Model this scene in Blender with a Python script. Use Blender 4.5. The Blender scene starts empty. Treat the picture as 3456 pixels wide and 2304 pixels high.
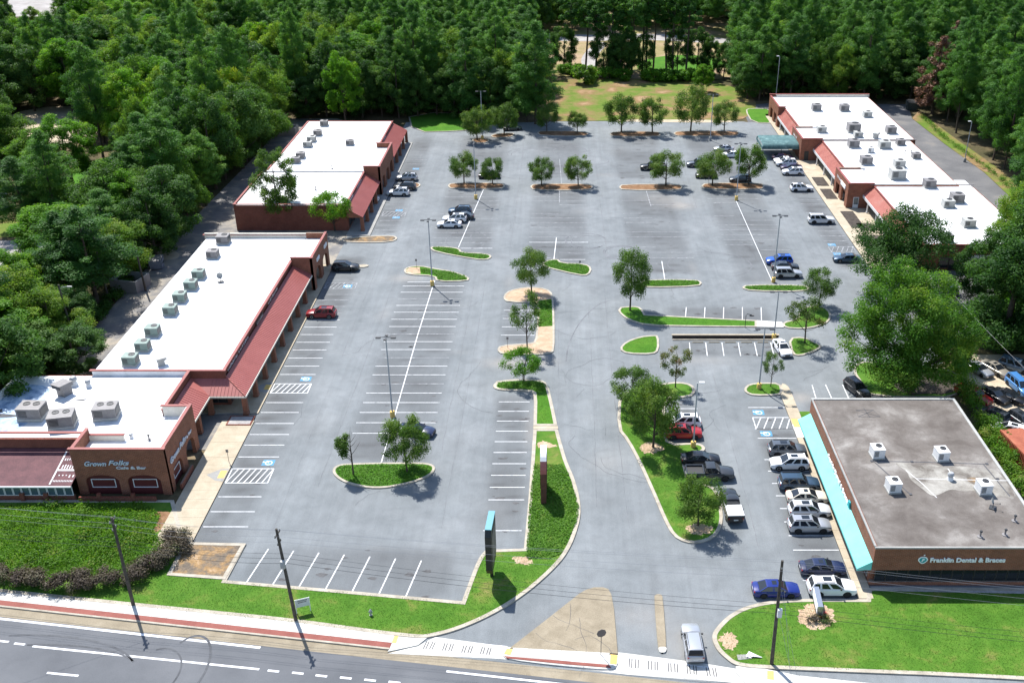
# Aerial view of a suburban shopping plaza: two brick strip malls, a dental office, parking lots, woods.
import bpy, bmesh, math, random
import numpy as np
from mathutils import Vector, Matrix
from mathutils.geometry import delaunay_2d_cdt

SC = bpy.context.scene
COL = SC.collection
R = math.radians

# ------------------------------------------------------------------ camera, sky, sun, exposure
cam_d = bpy.data.cameras.new('camera')
cam_d.sensor_width = 36.0
cam_d.lens = 35.664
cam_d.shift_x = -0.0485
cam_d.clip_start = 1.0
cam_d.clip_end = 3000.0
cam = bpy.data.objects.new('camera', cam_d)
COL.objects.link(cam)
cam.location = (0, 0, 71.0)
cam.rotation_euler = (R(90 - 27.23), 0, 0)
SC.camera = cam

SUN_AZ = 30.5          # degrees to the left of straight ahead
SUN_EL = 57.5
wd = bpy.data.worlds.new('World')
SC.world = wd
wd.use_nodes = True
nt = wd.node_tree
sky = nt.nodes.new('ShaderNodeTexSky')
sky.sky_type = 'NISHITA'
sky.sun_disc = False
sky.sun_elevation = R(SUN_EL)
sky.sun_rotation = R(-SUN_AZ)
sky.air_density = 1.0
sky.dust_density = 0.6
bgn = nt.nodes['Background']
bgn.inputs['Strength'].default_value = 0.12
nt.links.new(sky.outputs[0], bgn.inputs[0])

sun_d = bpy.data.lights.new('sun', 'SUN')
sun_d.energy = 4.4
sun_d.angle = R(0.53)
sun_d.color = (1.0, 0.97, 0.925)
sun = bpy.data.objects.new('sun', sun_d)
COL.objects.link(sun)
sv = Vector((-math.sin(R(SUN_AZ)) * math.cos(R(SUN_EL)), math.cos(R(SUN_AZ)) * math.cos(R(SUN_EL)), math.sin(R(SUN_EL))))
sun.rotation_euler = sv.to_track_quat('Z', 'Y').to_euler()
sun.location = sv * 300

vs = SC.view_settings
vs.view_transform = 'Standard'
vs.look = 'None'
vs.gamma = 1.0
vs.exposure = 0.95
vs.use_curve_mapping = False

# ------------------------------------------------------------------ helpers
RNG = random.Random(7)

def tag(o, label=None, cat=None, group=None, kind=None):
    if label: o['label'] = label
    if cat: o['category'] = cat
    if group: o['group'] = group
    if kind: o['kind'] = kind
    return o

def empty(name, loc=(0, 0, 0), rz=0.0, parent=None):
    o = bpy.data.objects.new(name, None)
    o.empty_display_size = 0.5
    o.location = loc
    o.rotation_euler = (0, 0, rz)
    o.parent = parent
    COL.objects.link(o)
    return o

def link_mesh(name, me, parent=None, loc=None, rot=None):
    o = bpy.data.objects.new(name, me)
    COL.objects.link(o)
    o.parent = parent
    if loc is not None: o.location = loc
    if rot is not None: o.rotation_euler = rot
    return o

class MB:
    """collects shapes, builds ONE mesh object"""
    def __init__(s):
        s.v = []; s.f = []; s.m = []; s.mi = 0
    def add(s, vs_, fs):
        b = len(s.v)
        s.v.extend(vs_)
        for f in fs:
            s.f.append(tuple(b + i for i in f)); s.m.append(s.mi)
        return s
    def box(s, x0, x1, y0, y1, z0, z1):
        v = [(x0, y0, z0), (x1, y0, z0), (x1, y1, z0), (x0, y1, z0), (x0, y0, z1), (x1, y0, z1), (x1, y1, z1), (x0, y1, z1)]
        return s.add(v, [(3, 2, 1, 0), (4, 5, 6, 7), (0, 1, 5, 4), (1, 2, 6, 5), (2, 3, 7, 6), (3, 0, 4, 7)])
    def obox(s, c, ax, ay, az):
        c = Vector(c); ax = Vector(ax); ay = Vector(ay); az = Vector(az)
        v = [tuple(c + a * ax + b * ay + d * az) for d in (-1, 1) for a, b in ((-1, -1), (1, -1), (1, 1), (-1, 1))]
        return s.add(v, [(3, 2, 1, 0), (4, 5, 6, 7), (0, 1, 5, 4), (1, 2, 6, 5), (2, 3, 7, 6), (3, 0, 4, 7)])
    def quad(s, a, b, c, d):
        return s.add([a, b, c, d], [(0, 1, 2, 3)])
    def poly(s, pts):
        return s.add([tuple(p) for p in pts], [tuple(range(len(pts)))])
    def prism(s, pts, z0, z1, bottom=False):
        n = len(pts)
        v = [(p[0], p[1], z0) for p in pts] + [(p[0], p[1], z1) for p in pts]
        f = [tuple(range(n, 2 * n))] + [(i, (i + 1) % n, n + (i + 1) % n, n + i) for i in range(n)]
        if bottom: f.append(tuple(range(n - 1, -1, -1)))
        return s.add(v, f)
    def lathe(s, prof, n=12, c=(0, 0, 0), axis='z'):
        v = []; f = []
        for (r, z) in prof:
            for i in range(n):
                a = 2 * math.pi * i / n
                if axis == 'z': v.append((c[0] + r * math.cos(a), c[1] + r * math.sin(a), c[2] + z))
                elif axis == 'y': v.append((c[0] + r * math.cos(a), c[1] + z, c[2] + r * math.sin(a)))
                else: v.append((c[0] + z, c[1] + r * math.cos(a), c[2] + r * math.sin(a)))
        m = len(prof)
        for j in range(m - 1):
            for i in range(n):
                q = (j * n + i, j * n + (i + 1) % n, (j + 1) * n + (i + 1) % n, (j + 1) * n + i)
                f.append(q if axis != 'y' else q[::-1])
        f.append(tuple(range(n))[::-1] if axis != 'y' else tuple(range(n)))
        f.append(tuple((m - 1) * n + i for i in range(n)) if axis != 'y' else tuple((m - 1) * n + i for i in range(n))[::-1])
        return s.add(v, f)
    def tube(s, pts, rad, n=6):
        pts = [Vector(p) for p in pts]
        if not hasattr(rad, '__len__'): rad = [rad] * len(pts)
        v = []; f = []
        for k, p in enumerate(pts):
            t = (pts[min(k + 1, len(pts) - 1)] - pts[max(k - 1, 0)]).normalized()
            u = t.cross(Vector((0, 0, 1)) if abs(t.z) < .9 else Vector((1, 0, 0))).normalized()
            w = t.cross(u)
            for i in range(n):
                a = 2 * math.pi * i / n
                v.append(tuple(p + rad[k] * (math.cos(a) * u + math.sin(a) * w)))
        for k in range(len(pts) - 1):
            for i in range(n):
                f.append((k * n + i, (k + 1) * n + i, (k + 1) * n + (i + 1) % n, k * n + (i + 1) % n))
        f.append(tuple(range(n)))
        f.append(tuple((len(pts) - 1) * n + i for i in range(n))[::-1])
        return s.add(v, f)
    def strip(s, pts, w, z):
        """flat ribbon of width w along a 2D polyline at height z"""
        pts = [Vector((p[0], p[1])) for p in pts]
        L = []; Rr = []
        for k, p in enumerate(pts):
            t = (pts[min(k + 1, len(pts) - 1)] - pts[max(k - 1, 0)])
            if t.length < 1e-6: t = Vector((1, 0))
            t.normalize()
            nrm = Vector((-t.y, t.x))
            ww = w[k] if hasattr(w, '__len__') else w
            L.append(p + nrm * ww / 2); Rr.append(p - nrm * ww / 2)
        v = [(p.x, p.y, z) for p in L] + [(p.x, p.y, z) for p in Rr]
        n = len(pts)
        return s.add(v, [(k, n + k, n + k + 1, k + 1) for k in range(n - 1)])
    def mesh(s, name, mats, smooth=None, fix=True):
        me = bpy.data.meshes.new(name)
        me.from_pydata(s.v, [], s.f)
        for m in (mats if isinstance(mats, (list, tuple)) else [mats]): me.materials.append(m)
        if len(me.polygons): me.polygons.foreach_set('material_index', s.m)
        if fix or smooth:
            bm = bmesh.new(); bm.from_mesh(me)
            if fix: bmesh.ops.recalc_face_normals(bm, faces=bm.faces)
            if smooth:
                for f in bm.faces: f.smooth = True
                for e in bm.edges:
                    if len(e.link_faces) == 2 and e.calc_face_angle(0) > smooth: e.smooth = False
            bm.to_mesh(me); bm.free()
        return me
    def build(s, name, mats, parent=None, loc=None, rot=None, smooth=None, fix=True):
        return link_mesh(name, s.mesh(name, mats, smooth, fix), parent, loc, rot)

def copy_tree(o, parent=None):
    c = o.copy(); COL.objects.link(c); c.parent = parent
    for ch in o.children: copy_tree(ch, c)
    return c

def flat(name, pts, z, mat, parent=None, kind='structure'):
    """flat sheet from a 2D polygon (any shape), facing up"""
    n = len(pts)
    r = delaunay_2d_cdt([Vector((p[0], p[1])) for p in pts], [(i, (i + 1) % n) for i in range(n)], [], 1, 1e-4)
    me = bpy.data.meshes.new(name)
    vs_ = [(v.x, v.y, z) for v in r[0]]
    fs = []
    for f in r[2]:
        q = [vs_[i] for i in f]
        fs.append(tuple(f) if area2(q) > 0 else tuple(f)[::-1])
    me.from_pydata(vs_, [], fs)
    me.materials.append(mat)
    o = link_mesh(name, me, parent)
    if kind and parent is None: o['kind'] = kind
    return o

def area2(p):
    return sum(p[i][0] * p[(i + 1) % len(p)][1] - p[(i + 1) % len(p)][0] * p[i][1] for i in range(len(p)))

def ccw(p):
    return list(p) if area2(p) > 0 else list(p)[::-1]

def chaikin(p, it=2, closed=True):
    p = [tuple(q) for q in p]
    for _ in range(it):
        q = []
        n = len(p)
        for i in range(n if closed else n - 1):
            a = p[i]; b = p[(i + 1) % n]
            q.append((a[0] * .75 + b[0] * .25, a[1] * .75 + b[1] * .25))
            q.append((a[0] * .25 + b[0] * .75, a[1] * .25 + b[1] * .75))
        p = q if closed else [p[0]] + q + [p[-1]]
    return p

def ragged(p, amp=.35, seed=1):
    """worn, uneven outline"""
    r = random.Random(seed); q = []
    p = chaikin(p, 2); n = len(p)
    for i in range(n):
        a = Vector(p[i]); b = Vector(p[(i + 1) % n])
        for t in (0, .5):
            v = a.lerp(b, t); q.append((v.x + r.uniform(-amp, amp), v.y + r.uniform(-amp, amp) * .8))
    return q

def soften(p, it=2, lim=52):
    """rounds gentle bends, keeps real corners"""
    p = [tuple(q) for q in p]
    for _ in range(it):
        n = len(p); q = []
        for i in range(n):
            a, b, c_ = Vector(p[i - 1]), Vector(p[i]), Vector(p[(i + 1) % n])
            if (b - a).length < 1e-6 or (c_ - b).length < 1e-6: continue
            t = math.degrees((b - a).angle(c_ - b))
            if t > lim: q.append(tuple(b))
            else: q += [tuple(a.lerp(b, .75)), tuple(b.lerp(c_, .25))]
        p = q
    return p

def inset(p, d):
    n = len(p); out = []
    for i in range(n):
        a = Vector(p[i - 1]); b = Vector(p[i]); c_ = Vector(p[(i + 1) % n])
        t1 = (b - a).normalized(); t2 = (c_ - b).normalized()
        n1 = Vector((-t1.y, t1.x)); n2 = Vector((-t2.y, t2.x))
        m = (n1 + n2)
        if m.length < 1e-4: m = n1
        m.normalize()
        k = 1 / max(.5, m.dot(n1))
        q = b + m * d * k
        out.append((q.x, q.y))
    return out

def inside(p, poly):
    x, y = p; r = False; n = len(poly); j = n - 1
    for i in range(n):
        xi, yi = poly[i]; xj, yj = poly[j]
        if (yi > y) != (yj > y) and x < (xj - xi) * (y - yi) / (yj - yi) + xi: r = not r
        j = i
    return r

# ------------------------------------------------------------------ materials
def nodes_of(m):
    m.use_nodes = True
    return m.node_tree, m.node_tree.nodes, m.node_tree.links, m.node_tree.nodes['Principled BSDF']

def simple(name, col, rough=.6, metal=0.0, spec=.5, coat=0.0, emit=None):
    m = bpy.data.materials.new(name)
    t, n, l, b = nodes_of(m)
    b.inputs['Base Color'].default_value = (*col, 1)
    b.inputs['Roughness'].default_value = rough
    b.inputs['Metallic'].default_value = metal
    b.inputs['Specular IOR Level'].default_value = spec
    b.inputs['Coat Weight'].default_value = coat
    b.inputs['Coat Roughness'].default_value = .05
    return m

def ramp(n, l, fac, stops):
    r = n.new('ShaderNodeValToRGB')
    e = r.color_ramp.elements
    while len(e) > 1: e.remove(e[0])
    e[0].position = stops[0][0]; e[0].color = (*stops[0][1], 1)
    for p, c_ in stops[1:]:
        q = e.new(p); q.color = (*c_, 1)
    l.new(fac, r.inputs[0])
    return r.outputs[0]

def noise_(n, l, co, scale, detail=4, rough=.6, dist=0.0):
    t = n.new('ShaderNodeTexNoise')
    t.inputs['Scale'].default_value = scale
    t.inputs['Detail'].default_value = detail
    t.inputs['Roughness'].default_value = rough
    t.inputs['Distortion'].default_value = dist
    if co is not None: l.new(co, t.inputs['Vector'])
    return t.outputs['Fac']

def mixc(n, l, fac, a, b, mode='MIX'):
    x = n.new('ShaderNodeMix'); x.data_type = 'RGBA'; x.blend_type = mode
    for sock, val in ((x.inputs[0], fac), (x.inputs[6], a), (x.inputs[7], b)):
        if isinstance(val, (int, float)): sock.default_value = val
        elif isinstance(val, tuple): sock.default_value = (*val, 1)
        else: l.new(val, sock)
    return x.outputs[2]

def math_(n, l, op, a, b=None, c_=None):
    x = n.new('ShaderNodeMath'); x.operation = op
    for i, val in enumerate((a, b, c_)):
        if val is None: continue
        if isinstance(val, (int, float)): x.inputs[i].default_value = val
        else: l.new(val, x.inputs[i])
    return x.outputs[0]

def bump(n, l, b, h, strength=.3, dist=.05):
    k = n.new('ShaderNodeBump'); k.inputs['Strength'].default_value = strength; k.inputs['Distance'].default_value = dist
    l.new(h, k.inputs['Height']); l.new(k.outputs[0], b.inputs['Normal'])

def surface(name, stops, scale=.4, fine=6.0, fine_amt=.25, rough=.85, spec=.3, bump_s=0.3, coords='pos', attr=None, attr_col=None, scale2=None, stops2=None, amt2=0.5, streak=None, dust=None):
    """weathered surface: large patches through a ramp, fine grain multiplied on"""
    m = bpy.data.materials.new(name)
    t, n, l, b = nodes_of(m)
    if coords == 'pos':
        co = n.new('ShaderNodeNewGeometry').outputs['Position']
    else:
        co = n.new('ShaderNodeTexCoord').outputs['Object']
    a = noise_(n, l, co, scale, 6, .62, .3)
    c_ = ramp(n, l, a, stops)
    if stops2:
        a2 = noise_(n, l, co, scale2, 5, .6, .5)
        k2 = ramp(n, l, a2, stops2)
        c_ = mixc(n, l, amt2, c_, k2, 'MULTIPLY')
    if streak:
        mp = n.new('ShaderNodeMapping'); mp.inputs['Scale'].default_value = streak[0]; l.new(co, mp.inputs['Vector'])
        a3 = noise_(n, l, mp.outputs[0], 1.0, 5, .65, .2)
        c_ = mixc(n, l, 1.0, c_, ramp(n, l, a3, [(.3, (1 - streak[1],) * 3), (.7, (1 + streak[1],) * 3)]), 'MULTIPLY')
    if dust:
        ad = n.new('ShaderNodeAttribute'); ad.attribute_name = 'dust'
        c_ = mixc(n, l, ad.outputs['Fac'], c_, dust)
    if attr:
        at = n.new('ShaderNodeAttribute'); at.attribute_name = attr
        c_ = mixc(n, l, at.outputs['Fac'], c_, attr_col)
    f = noise_(n, l, co, fine, 5, .7)
    k = ramp(n, l, f, [(.3, (1 - fine_amt,) * 3), (.72, (1 + fine_amt * .6,) * 3)])
    c_ = mixc(n, l, 1.0, c_, k, 'MULTIPLY')
    l.new(c_, b.inputs['Base Color'])
    b.inputs['Roughness'].default_value = rough
    b.inputs['Specular IOR Level'].default_value = spec
    if bump_s: bump(n, l, b, f, bump_s, .03)
    return m

def brick_mat(name, c1, c2, mortar, scale=1.0):
    m = bpy.data.materials.new(name)
    t, n, l, b = nodes_of(m)
    g = n.new('ShaderNodeNewGeometry')
    sep = n.new('ShaderNodeSeparateXYZ'); l.new(g.outputs['Position'], sep.inputs[0])
    s_ = math_(n, l, 'ADD', sep.outputs[0], sep.outputs[1])
    cb = n.new('ShaderNodeCombineXYZ'); l.new(s_, cb.inputs[0]); l.new(sep.outputs[2], cb.inputs[1])
    bt = n.new('ShaderNodeTexBrick')
    l.new(cb.outputs[0], bt.inputs['Vector'])
    bt.inputs['Color1'].default_value = (*c1, 1); bt.inputs['Color2'].default_value = (*c2, 1); bt.inputs['Mortar'].default_value = (*mortar, 1)
    bt.inputs['Scale'].default_value = scale
    bt.inputs['Brick Width'].default_value = .42; bt.inputs['Row Height'].default_value = .15; bt.inputs['Mortar Size'].default_value = .014
    k = noise_(n, l, g.outputs['Position'], .7, 5, .65)
    kk = ramp(n, l, k, [(.3, (.75, .73, .72)), (.7, (1.12, 1.1, 1.08))])
    c_ = mixc(n, l, 1.0, bt.outputs['Color'], kk, 'MULTIPLY')
    l.new(c_, b.inputs['Base Color'])
    b.inputs['Roughness'].default_value = .85
    b.inputs['Specular IOR Level'].default_value = .25
    bump(n, l, b, bt.outputs['Fac'], -.3, .02)
    return m

def leaf_mat(name, stops, transl=.3, vary=.35, rough=.55):
    m = bpy.data.materials.new(name)
    t, n, l, b = nodes_of(m)
    at = n.new('ShaderNodeAttribute'); at.attribute_name = 'rnd'
    oi = n.new('ShaderNodeObjectInfo')
    x = math_(n, l, 'MULTIPLY_ADD', oi.outputs['Random'], vary, at.outputs['Fac'])
    x = math_(n, l, 'SUBTRACT', x, vary / 2)
    c_ = ramp(n, l, x, stops)
    l.new(c_, b.inputs['Base Color'])
    b.inputs['Roughness'].default_value = rough
    b.inputs['Specular IOR Level'].default_value = .16
    tr = n.new('ShaderNodeBsdfTranslucent')
    l.new(mixc(n, l, 1.0, c_, (1.25, 1.3, .55), 'MULTIPLY'), tr.inputs[0])
    mx = n.new('ShaderNodeMixShader'); mx.inputs[0].default_value = transl
    l.new(b.outputs[0], mx.inputs[1]); l.new(tr.outputs[0], mx.inputs[2])
    l.new(mx.outputs[0], n['Material Output'].inputs[0])
    return m

M = {}
M['asphalt'] = surface('asphalt_lot', [(.22, (.143, .158, .165)), (.5, (.187, .203, .211)), (.78, (.236, .251, .258))], .11, 9.0, .24, .9, .25, .25,
                       attr='stain', attr_col=(.088, .091, .094), scale2=.55, stops2=[(.35, (.80, .80, .80)), (.6, (1.05, 1.05, 1.05))], amt2=.5, streak=((1.1, .05, 1), .075), dust=(.32, .29, .255))
M['asphalt_alley'] = surface('asphalt_alley', [(.3, (.14, .138, .14)), (.48, (.195, .187, .178)), (.60, (.31, .275, .225))], .25, 7.0, .3, .92, .2, .3)
M['asphalt_back'] = surface('asphalt_service', [(.3, (.10, .10, .105)), (.6, (.15, .148, .148)), (.78, (.22, .20, .175))], .16, 7.0, .25, .92, .2, .3)
M['road'] = surface('asphalt_road', [(.3, (.098, .103, .112)), (.55, (.122, .127, .136)), (.75, (.146, .150, .158))], .12, 11.0, .18, .88, .25, .2,
                    scale2=.3, stops2=[(.3, (.84, .84, .85)), (.6, (1.02, 1.02, 1.02))], amt2=.5)
M['concrete'] = surface('concrete', [(.3, (.34, .285, .205)), (.6, (.43, .37, .275)), (.8, (.50, .445, .345))], .5, 8.0, .18, .9, .3, .15)
M['concrete_white'] = surface('concrete_bright', [(.3, (.46, .45, .415)), (.7, (.575, .56, .52))], .5, 7.0, .12, .9, .3, .15)
M['concrete_tan'] = surface('concrete_tan', [(.25, (.20, .166, .115)), (.55, (.275, .232, .165)), (.8, (.335, .29, .215))], .45, 9.0, .22, .92, .3, .15)
M['concrete_grey'] = surface('concrete_grey', [(.25, (.22, .22, .21)), (.75, (.36, .35, .33))], .5, 8.0, .2, .92, .3, .15)
M['kerb'] = surface('kerb_concrete', [(.25, (.27, .24, .19)), (.5, (.38, .34, .275)), (.75, (.48, .44, .365))], .9, 7.0, .2, .9, .3, .15)
M['kerb_yellow'] = surface('yellow_paint', [(.3, (.55, .36, .09)), (.7, (.68, .48, .14))], 1.5, 9.0, .2, .7, .4, .1)
M['paver_red'] = surface('red_paver_band', [(.3, (.20, .066, .052)), (.7, (.27, .096, .076))], .7, 9.0, .18, .88, .3, .15)
M['paint'] = surface('white_road_paint', [(.30, (.34, .35, .36)), (.44, (.62, .63, .64)), (.7, (.76, .76, .76))], 1.7, 9.0, .16, .7, .4, .08)
M['paint_worn'] = surface('worn_white_paint', [(.40, (.19, .195, .21)), (.55, (.30, .31, .325)), (.72, (.58, .59, .60))], 1.3, 6.0, .2, .75, .3, .08)
M['paint_blue'] = surface('blue_paint', [(.3, (.07, .20, .33)), (.7, (.09, .30, .48))], 1.6, 7.0, .3, .75, .3, .08)
M['tar'] = surface('tar_crack_filler', [(.3, (.055, .056, .062)), (.7, (.10, .10, .108))], .8, 6.0, .2, .8, .3, 0)
M['skid'] = surface('tyre_rubber_on_asphalt', [(.35, (.105, .108, .116)), (.65, (.19, .198, .21))], .6, 6.0, .2, .85, .2, 0)
M['skid_road'] = surface('tyre_rubber_on_road', [(.35, (.066, .069, .075)), (.62, (.112, .116, .124))], .6, 6.0, .2, .85, .2, 0)
M['oil'] = surface('oil_stain', [(.3, (.055, .054, .055)), (.7, (.115, .115, .118))], .8, 4.0, .3, .8, .3, 0)
M['grass'] = surface('mown_grass', [(.22, (.046, .118, .012)), (.42, (.062, .155, .016)), (.54, (.082, .175, .021)), (.63, (.135, .180, .036)), (.76, (.24, .20, .08))], .30, 16.0, .35, .95, .15, .5,
                     scale2=1.6, stops2=[(.3, (.72, .78, .7)), (.65, (1.12, 1.08, 1.05))], amt2=.7)
M['grass_lush'] = surface('lush_grass', [(.25, (.042, .130, .010)), (.5, (.062, .175, .014)), (.75, (.092, .20, .020))], .3, 16.0, .38, .95, .15, .5,
                          scale2=1.8, stops2=[(.3, (.75, .8, .7)), (.65, (1.1, 1.08, 1.05))], amt2=.6)
M['field'] = surface('rough_field', [(.25, (.085, .165, .022)), (.42, (.125, .175, .034)), (.50, (.185, .170, .06)), (.58, (.235, .150, .08)), (.72, (.40, .27, .18))], .11, 5.0, .35, .95, .1, .5,
                     scale2=.6, stops2=[(.3, (.75, .85, .6)), (.65, (1.08, 1.04, 1.0))], amt2=.7)
M['forest_floor'] = surface('forest_floor', [(.3, (.045, .055, .022)), (.5, (.085, .072, .038)), (.62, (.15, .115, .065)), (.75, (.30, .235, .165))], .06, 1.2, .4, .95, .1, .5)
M['cleared'] = surface('cleared_ground', [(.25, (.10, .15, .04)), (.45, (.23, .20, .085)), (.6, (.36, .26, .17)), (.8, (.5, .4, .31))], .05, 1.5, .3, .95, .1, .3)
M['gravel'] = surface('pale_gravel', [(.25, (.36, .29, .20)), (.55, (.48, .40, .29)), (.8, (.56, .48, .36))], .3, 7.0, .25, .95, .2, .3)
M['gravel_grey'] = surface('grey_gravel', [(.25, (.24, .22, .21)), (.75, (.42, .40, .385))], .15, 3.0, .3, .95, .2, .3)
M['mulch'] = surface('pine_straw_mulch', [(.25, (.13, .07, .036)), (.5, (.22, .125, .068)), (.75, (.30, .19, .11))], .9, 9.0, .4, .95, .1, .6)
M['mulch_dark'] = surface('dark_mulch', [(.3, (.045, .038, .034)), (.7, (.10, .085, .072))], 1.2, 9.0, .35, .95, .1, .6)
M['dirt'] = surface('bare_dirt', [(.25, (.34, .23, .15)), (.55, (.47, .34, .235)), (.8, (.58, .46, .34))], .9, 8.0, .3, .95, .1, .4)
M['dirt_pad'] = surface('scruffy_dirt_bed', [(.28, (.10, .09, .078)), (.45, (.17, .135, .10)), (.58, (.30, .19, .09)), (.75, (.47, .36, .26))], .7, 5.0, .35, .95, .1, .5)
M['brick'] = brick_mat('brown_red_brick', (.205, .066, .034), (.27, .092, .048), (.27, .20, .155))
M['brick_dark'] = brick_mat('dark_red_brick', (.165, .045, .028), (.21, .06, .036), (.20, .14, .11))
M['brick_brown'] = brick_mat('brown_pylon_brick', (.095, .036, .022), (.13, .05, .03), (.12, .085, .065))
M['coping'] = surface('painted_red_coping', [(.3, (.22, .055, .046)), (.7, (.28, .078, .066))], .6, 6.0, .12, .6, .4, .05)
M['metal_red'] = surface('red_metal_roof', [(.3, (.30, .085, .072)), (.6, (.345, .105, .090)), (.8, (.385, .128, .110))], .25, 5.0, .1, .5, .5, .05)
M['metal_rust'] = surface('red_metal_roof_faded', [(.3, (.34, .10, .075)), (.55, (.42, .145, .11)), (.75, (.40, .20, .16))], .35, 5.0, .15, .6, .4, .05)
M['metal_plum'] = surface('plum_shingle_roof', [(.3, (.085, .035, .042)), (.7, (.15, .062, .068))], .8, 6.0, .25, .75, .3, .2)
M['roof_white'] = surface('white_roof_membrane', [(.3, (.66, .66, .655)), (.7, (.78, .78, .775))], .25, 3.0, .05, .6, .4, .03,
                          scale2=.35, stops2=[(.28, (.74, .74, .73)), (.5, (1, 1, 1))], amt2=.8)
M['roof_patch'] = surface('worn_blue_grey_membrane', [(.3, (.10, .17, .28)), (.45, (.26, .36, .50)), (.6, (.46, .56, .67)), (.72, (.70, .74, .78))], .8, 5.0, .15, .7, .4, .1)
M['roof_grey'] = surface('weathered_gravel_roof', [(.28, (.092, .079, .070)), (.42, (.130, .114, .102)), (.54, (.165, .148, .134)), (.64, (.245, .227, .208)), (.80, (.37, .358, .335))], .20, 14.0, .25, .95, .2, .4,
                         scale2=.9, stops2=[(.3, (.78, .77, .76)), (.65, (1.08, 1.08, 1.08))], amt2=.6)
M['roof_pale'] = surface('pale_patched_roof', [(.34, (.13, .115, .10)), (.48, (.235, .22, .195)), (.70, (.38, .365, .33))], .45, 10.0, .2, .95, .2, .3)
M['white_metal'] = surface('white_painted_metal', [(.3, (.62, .62, .62)), (.7, (.74, .74, .73))], 1.2, 6.0, .08, .5, .5, .03)
M['cream'] = surface('cream_parapet_back', [(.3, (.56, .52, .44)), (.7, (.66, .62, .54))], .8, 5.0, .1, .8, .3, .05)
M['aqua'] = surface('aqua_canvas', [(.3, (.155, .53, .49)), (.7, (.20, .62, .575))], .5, 8.0, .08, .7, .3, .05)
M['teal'] = simple('teal_sign_paint', (.02, .30, .33), .5)
M['teal_canvas'] = surface('weathered_dark_teal_canvas', [(.3, (.035, .085, .09)), (.55, (.07, .15, .155)), (.75, (.17, .27, .27))], .9, 7.0, .25, .8, .3, .1)
M['glass_dark'] = simple('dark_window_glass', (.018, .021, .024), .06, 0, .6)
M['glass_blue'] = simple('blue_grey_window_glass', (.07, .11, .13), .08, 0, .6)
M['frame_white'] = simple('white_frame_paint', (.66, .67, .67), .5)
M['frame_alu'] = simple('aluminium_frame', (.42, .42, .41), .45, .3)
M['wall_dark'] = surface('dark_brown_block', [(.3, (.035, .028, .024)), (.7, (.075, .06, .05))], .8, 6.0, .2, .9, .2, .2)  # near-black brown, slightly mottled, for the retaining wall face
M['frame_dark'] = simple('dark_bronze_frame', (.03, .028, .026), .5)
M['frame_bronze'] = simple('bronze_anodised_frame', (.075, .072, .068), .45, .3)
M['maroon'] = simple('maroon_panel_paint', (.085, .012, .012), .6)
M['hvac_green'] = surface('green_grey_sheet_metal', [(.3, (.135, .19, .165)), (.7, (.20, .265, .235))], 1.5, 6.0, .12, .55, .5, .04)
M['hvac_grey'] = surface('grey_sheet_metal', [(.3, (.15, .14, .14)), (.7, (.22, .208, .205))], 1.5, 6.0, .12, .55, .5, .04)
M['hvac_pale'] = surface('pale_grey_sheet_metal', [(.3, (.30, .30, .285)), (.7, (.41, .41, .385))], 1.5, 6.0, .1, .55, .5, .04)
M['hvac_white'] = surface('white_sheet_metal', [(.3, (.60, .60, .60)), (.7, (.72, .72, .71))], 1.5, 6.0, .08, .5, .5, .04)
M['black_metal'] = simple('black_metal', (.012, .012, .013), .5)
M['dark_metal'] = simple('dark_grille_metal', (.035, .036, .038), .5)
M['galv'] = surface('galvanised_steel', [(.3, (.30, .31, .32)), (.7, (.42, .43, .44))], 2.0, 6.0, .12, .45, .5, .03)
M['wood_pole'] = surface('weathered_utility_wood', [(.3, (.055, .048, .04)), (.7, (.12, .105, .085))], 2.0, 9.0, .3, .9, .2, .3)
M['bark'] = surface('bark', [(.3, (.05, .038, .028)), (.7, (.12, .095, .07))], 2.0, 9.0, .3, .95, .15, .5, coords='obj')
M['bark_pale'] = surface('pale_bark', [(.3, (.13, .11, .09)), (.7, (.24, .21, .175))], 2.0, 9.0, .25, .95, .15, .4, coords='obj')
M['wire'] = simple('wire_metal', (.30, .30, .31), .5, .4)
M['wire_black'] = simple('black_cable', (.02, .02, .022), .6)
M['rust'] = surface('rusty_red_steel', [(.3, (.24, .06, .03)), (.55, (.33, .095, .05)), (.75, (.40, .17, .09))], .8, 6.0, .2, .7, .4, .1)
M['dumpster'] = surface('grey_blue_dumpster_steel', [(.3, (.17, .20, .245)), (.7, (.27, .30, .345))], 1.2, 6.0, .15, .6, .4, .1)
M['dumpster_dark'] = surface('dark_green_dumpster_steel', [(.3, (.025, .04, .038)), (.7, (.05, .065, .06))], 1.2, 6.0, .15, .6, .4, .1)
M['shingle'] = surface('grey_house_shingle', [(.3, (.12, .125, .135)), (.7, (.2, .205, .215))], .8, 6.0, .2, .9, .2, .2)
M['siding'] = simple('pale_house_siding', (.45, .45, .44), .7)
M['letters_edge'] = simple('dark_letter_returns', (.10, .13, .17), .5)
M['letters_pale'] = simple('pale_channel_letters', (.62, .63, .66), .5)
M['letters_steel'] = simple('steel_blue_letter_faces', (.58, .63, .70), .4)
M['sign_face'] = simple('white_sign_face', (.84, .84, .84), .5)
M['sign_grey'] = simple('sign_back_grey', (.14, .12, .11), .6)
M['sign_lit'] = simple('silver_sign_metal', (.45, .47, .5), .25, .8)
M['red_flower'] = simple('red_flower_petals', (.38, .03, .03), .7)
M['tyre'] = simple('tyre_rubber', (.014, .014, .015), .85)
M['rim'] = simple('alloy_rim', (.42, .42, .43), .3, .8)
M['rim_black'] = simple('black_rim', (.03, .03, .03), .35, .5)
M['glass_car'] = simple('car_window_glass', (.014, .017, .021), .03, 0, .7)
M['lamp_clear'] = simple('headlight_lens', (.55, .56, .58), .1, .2)
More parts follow.
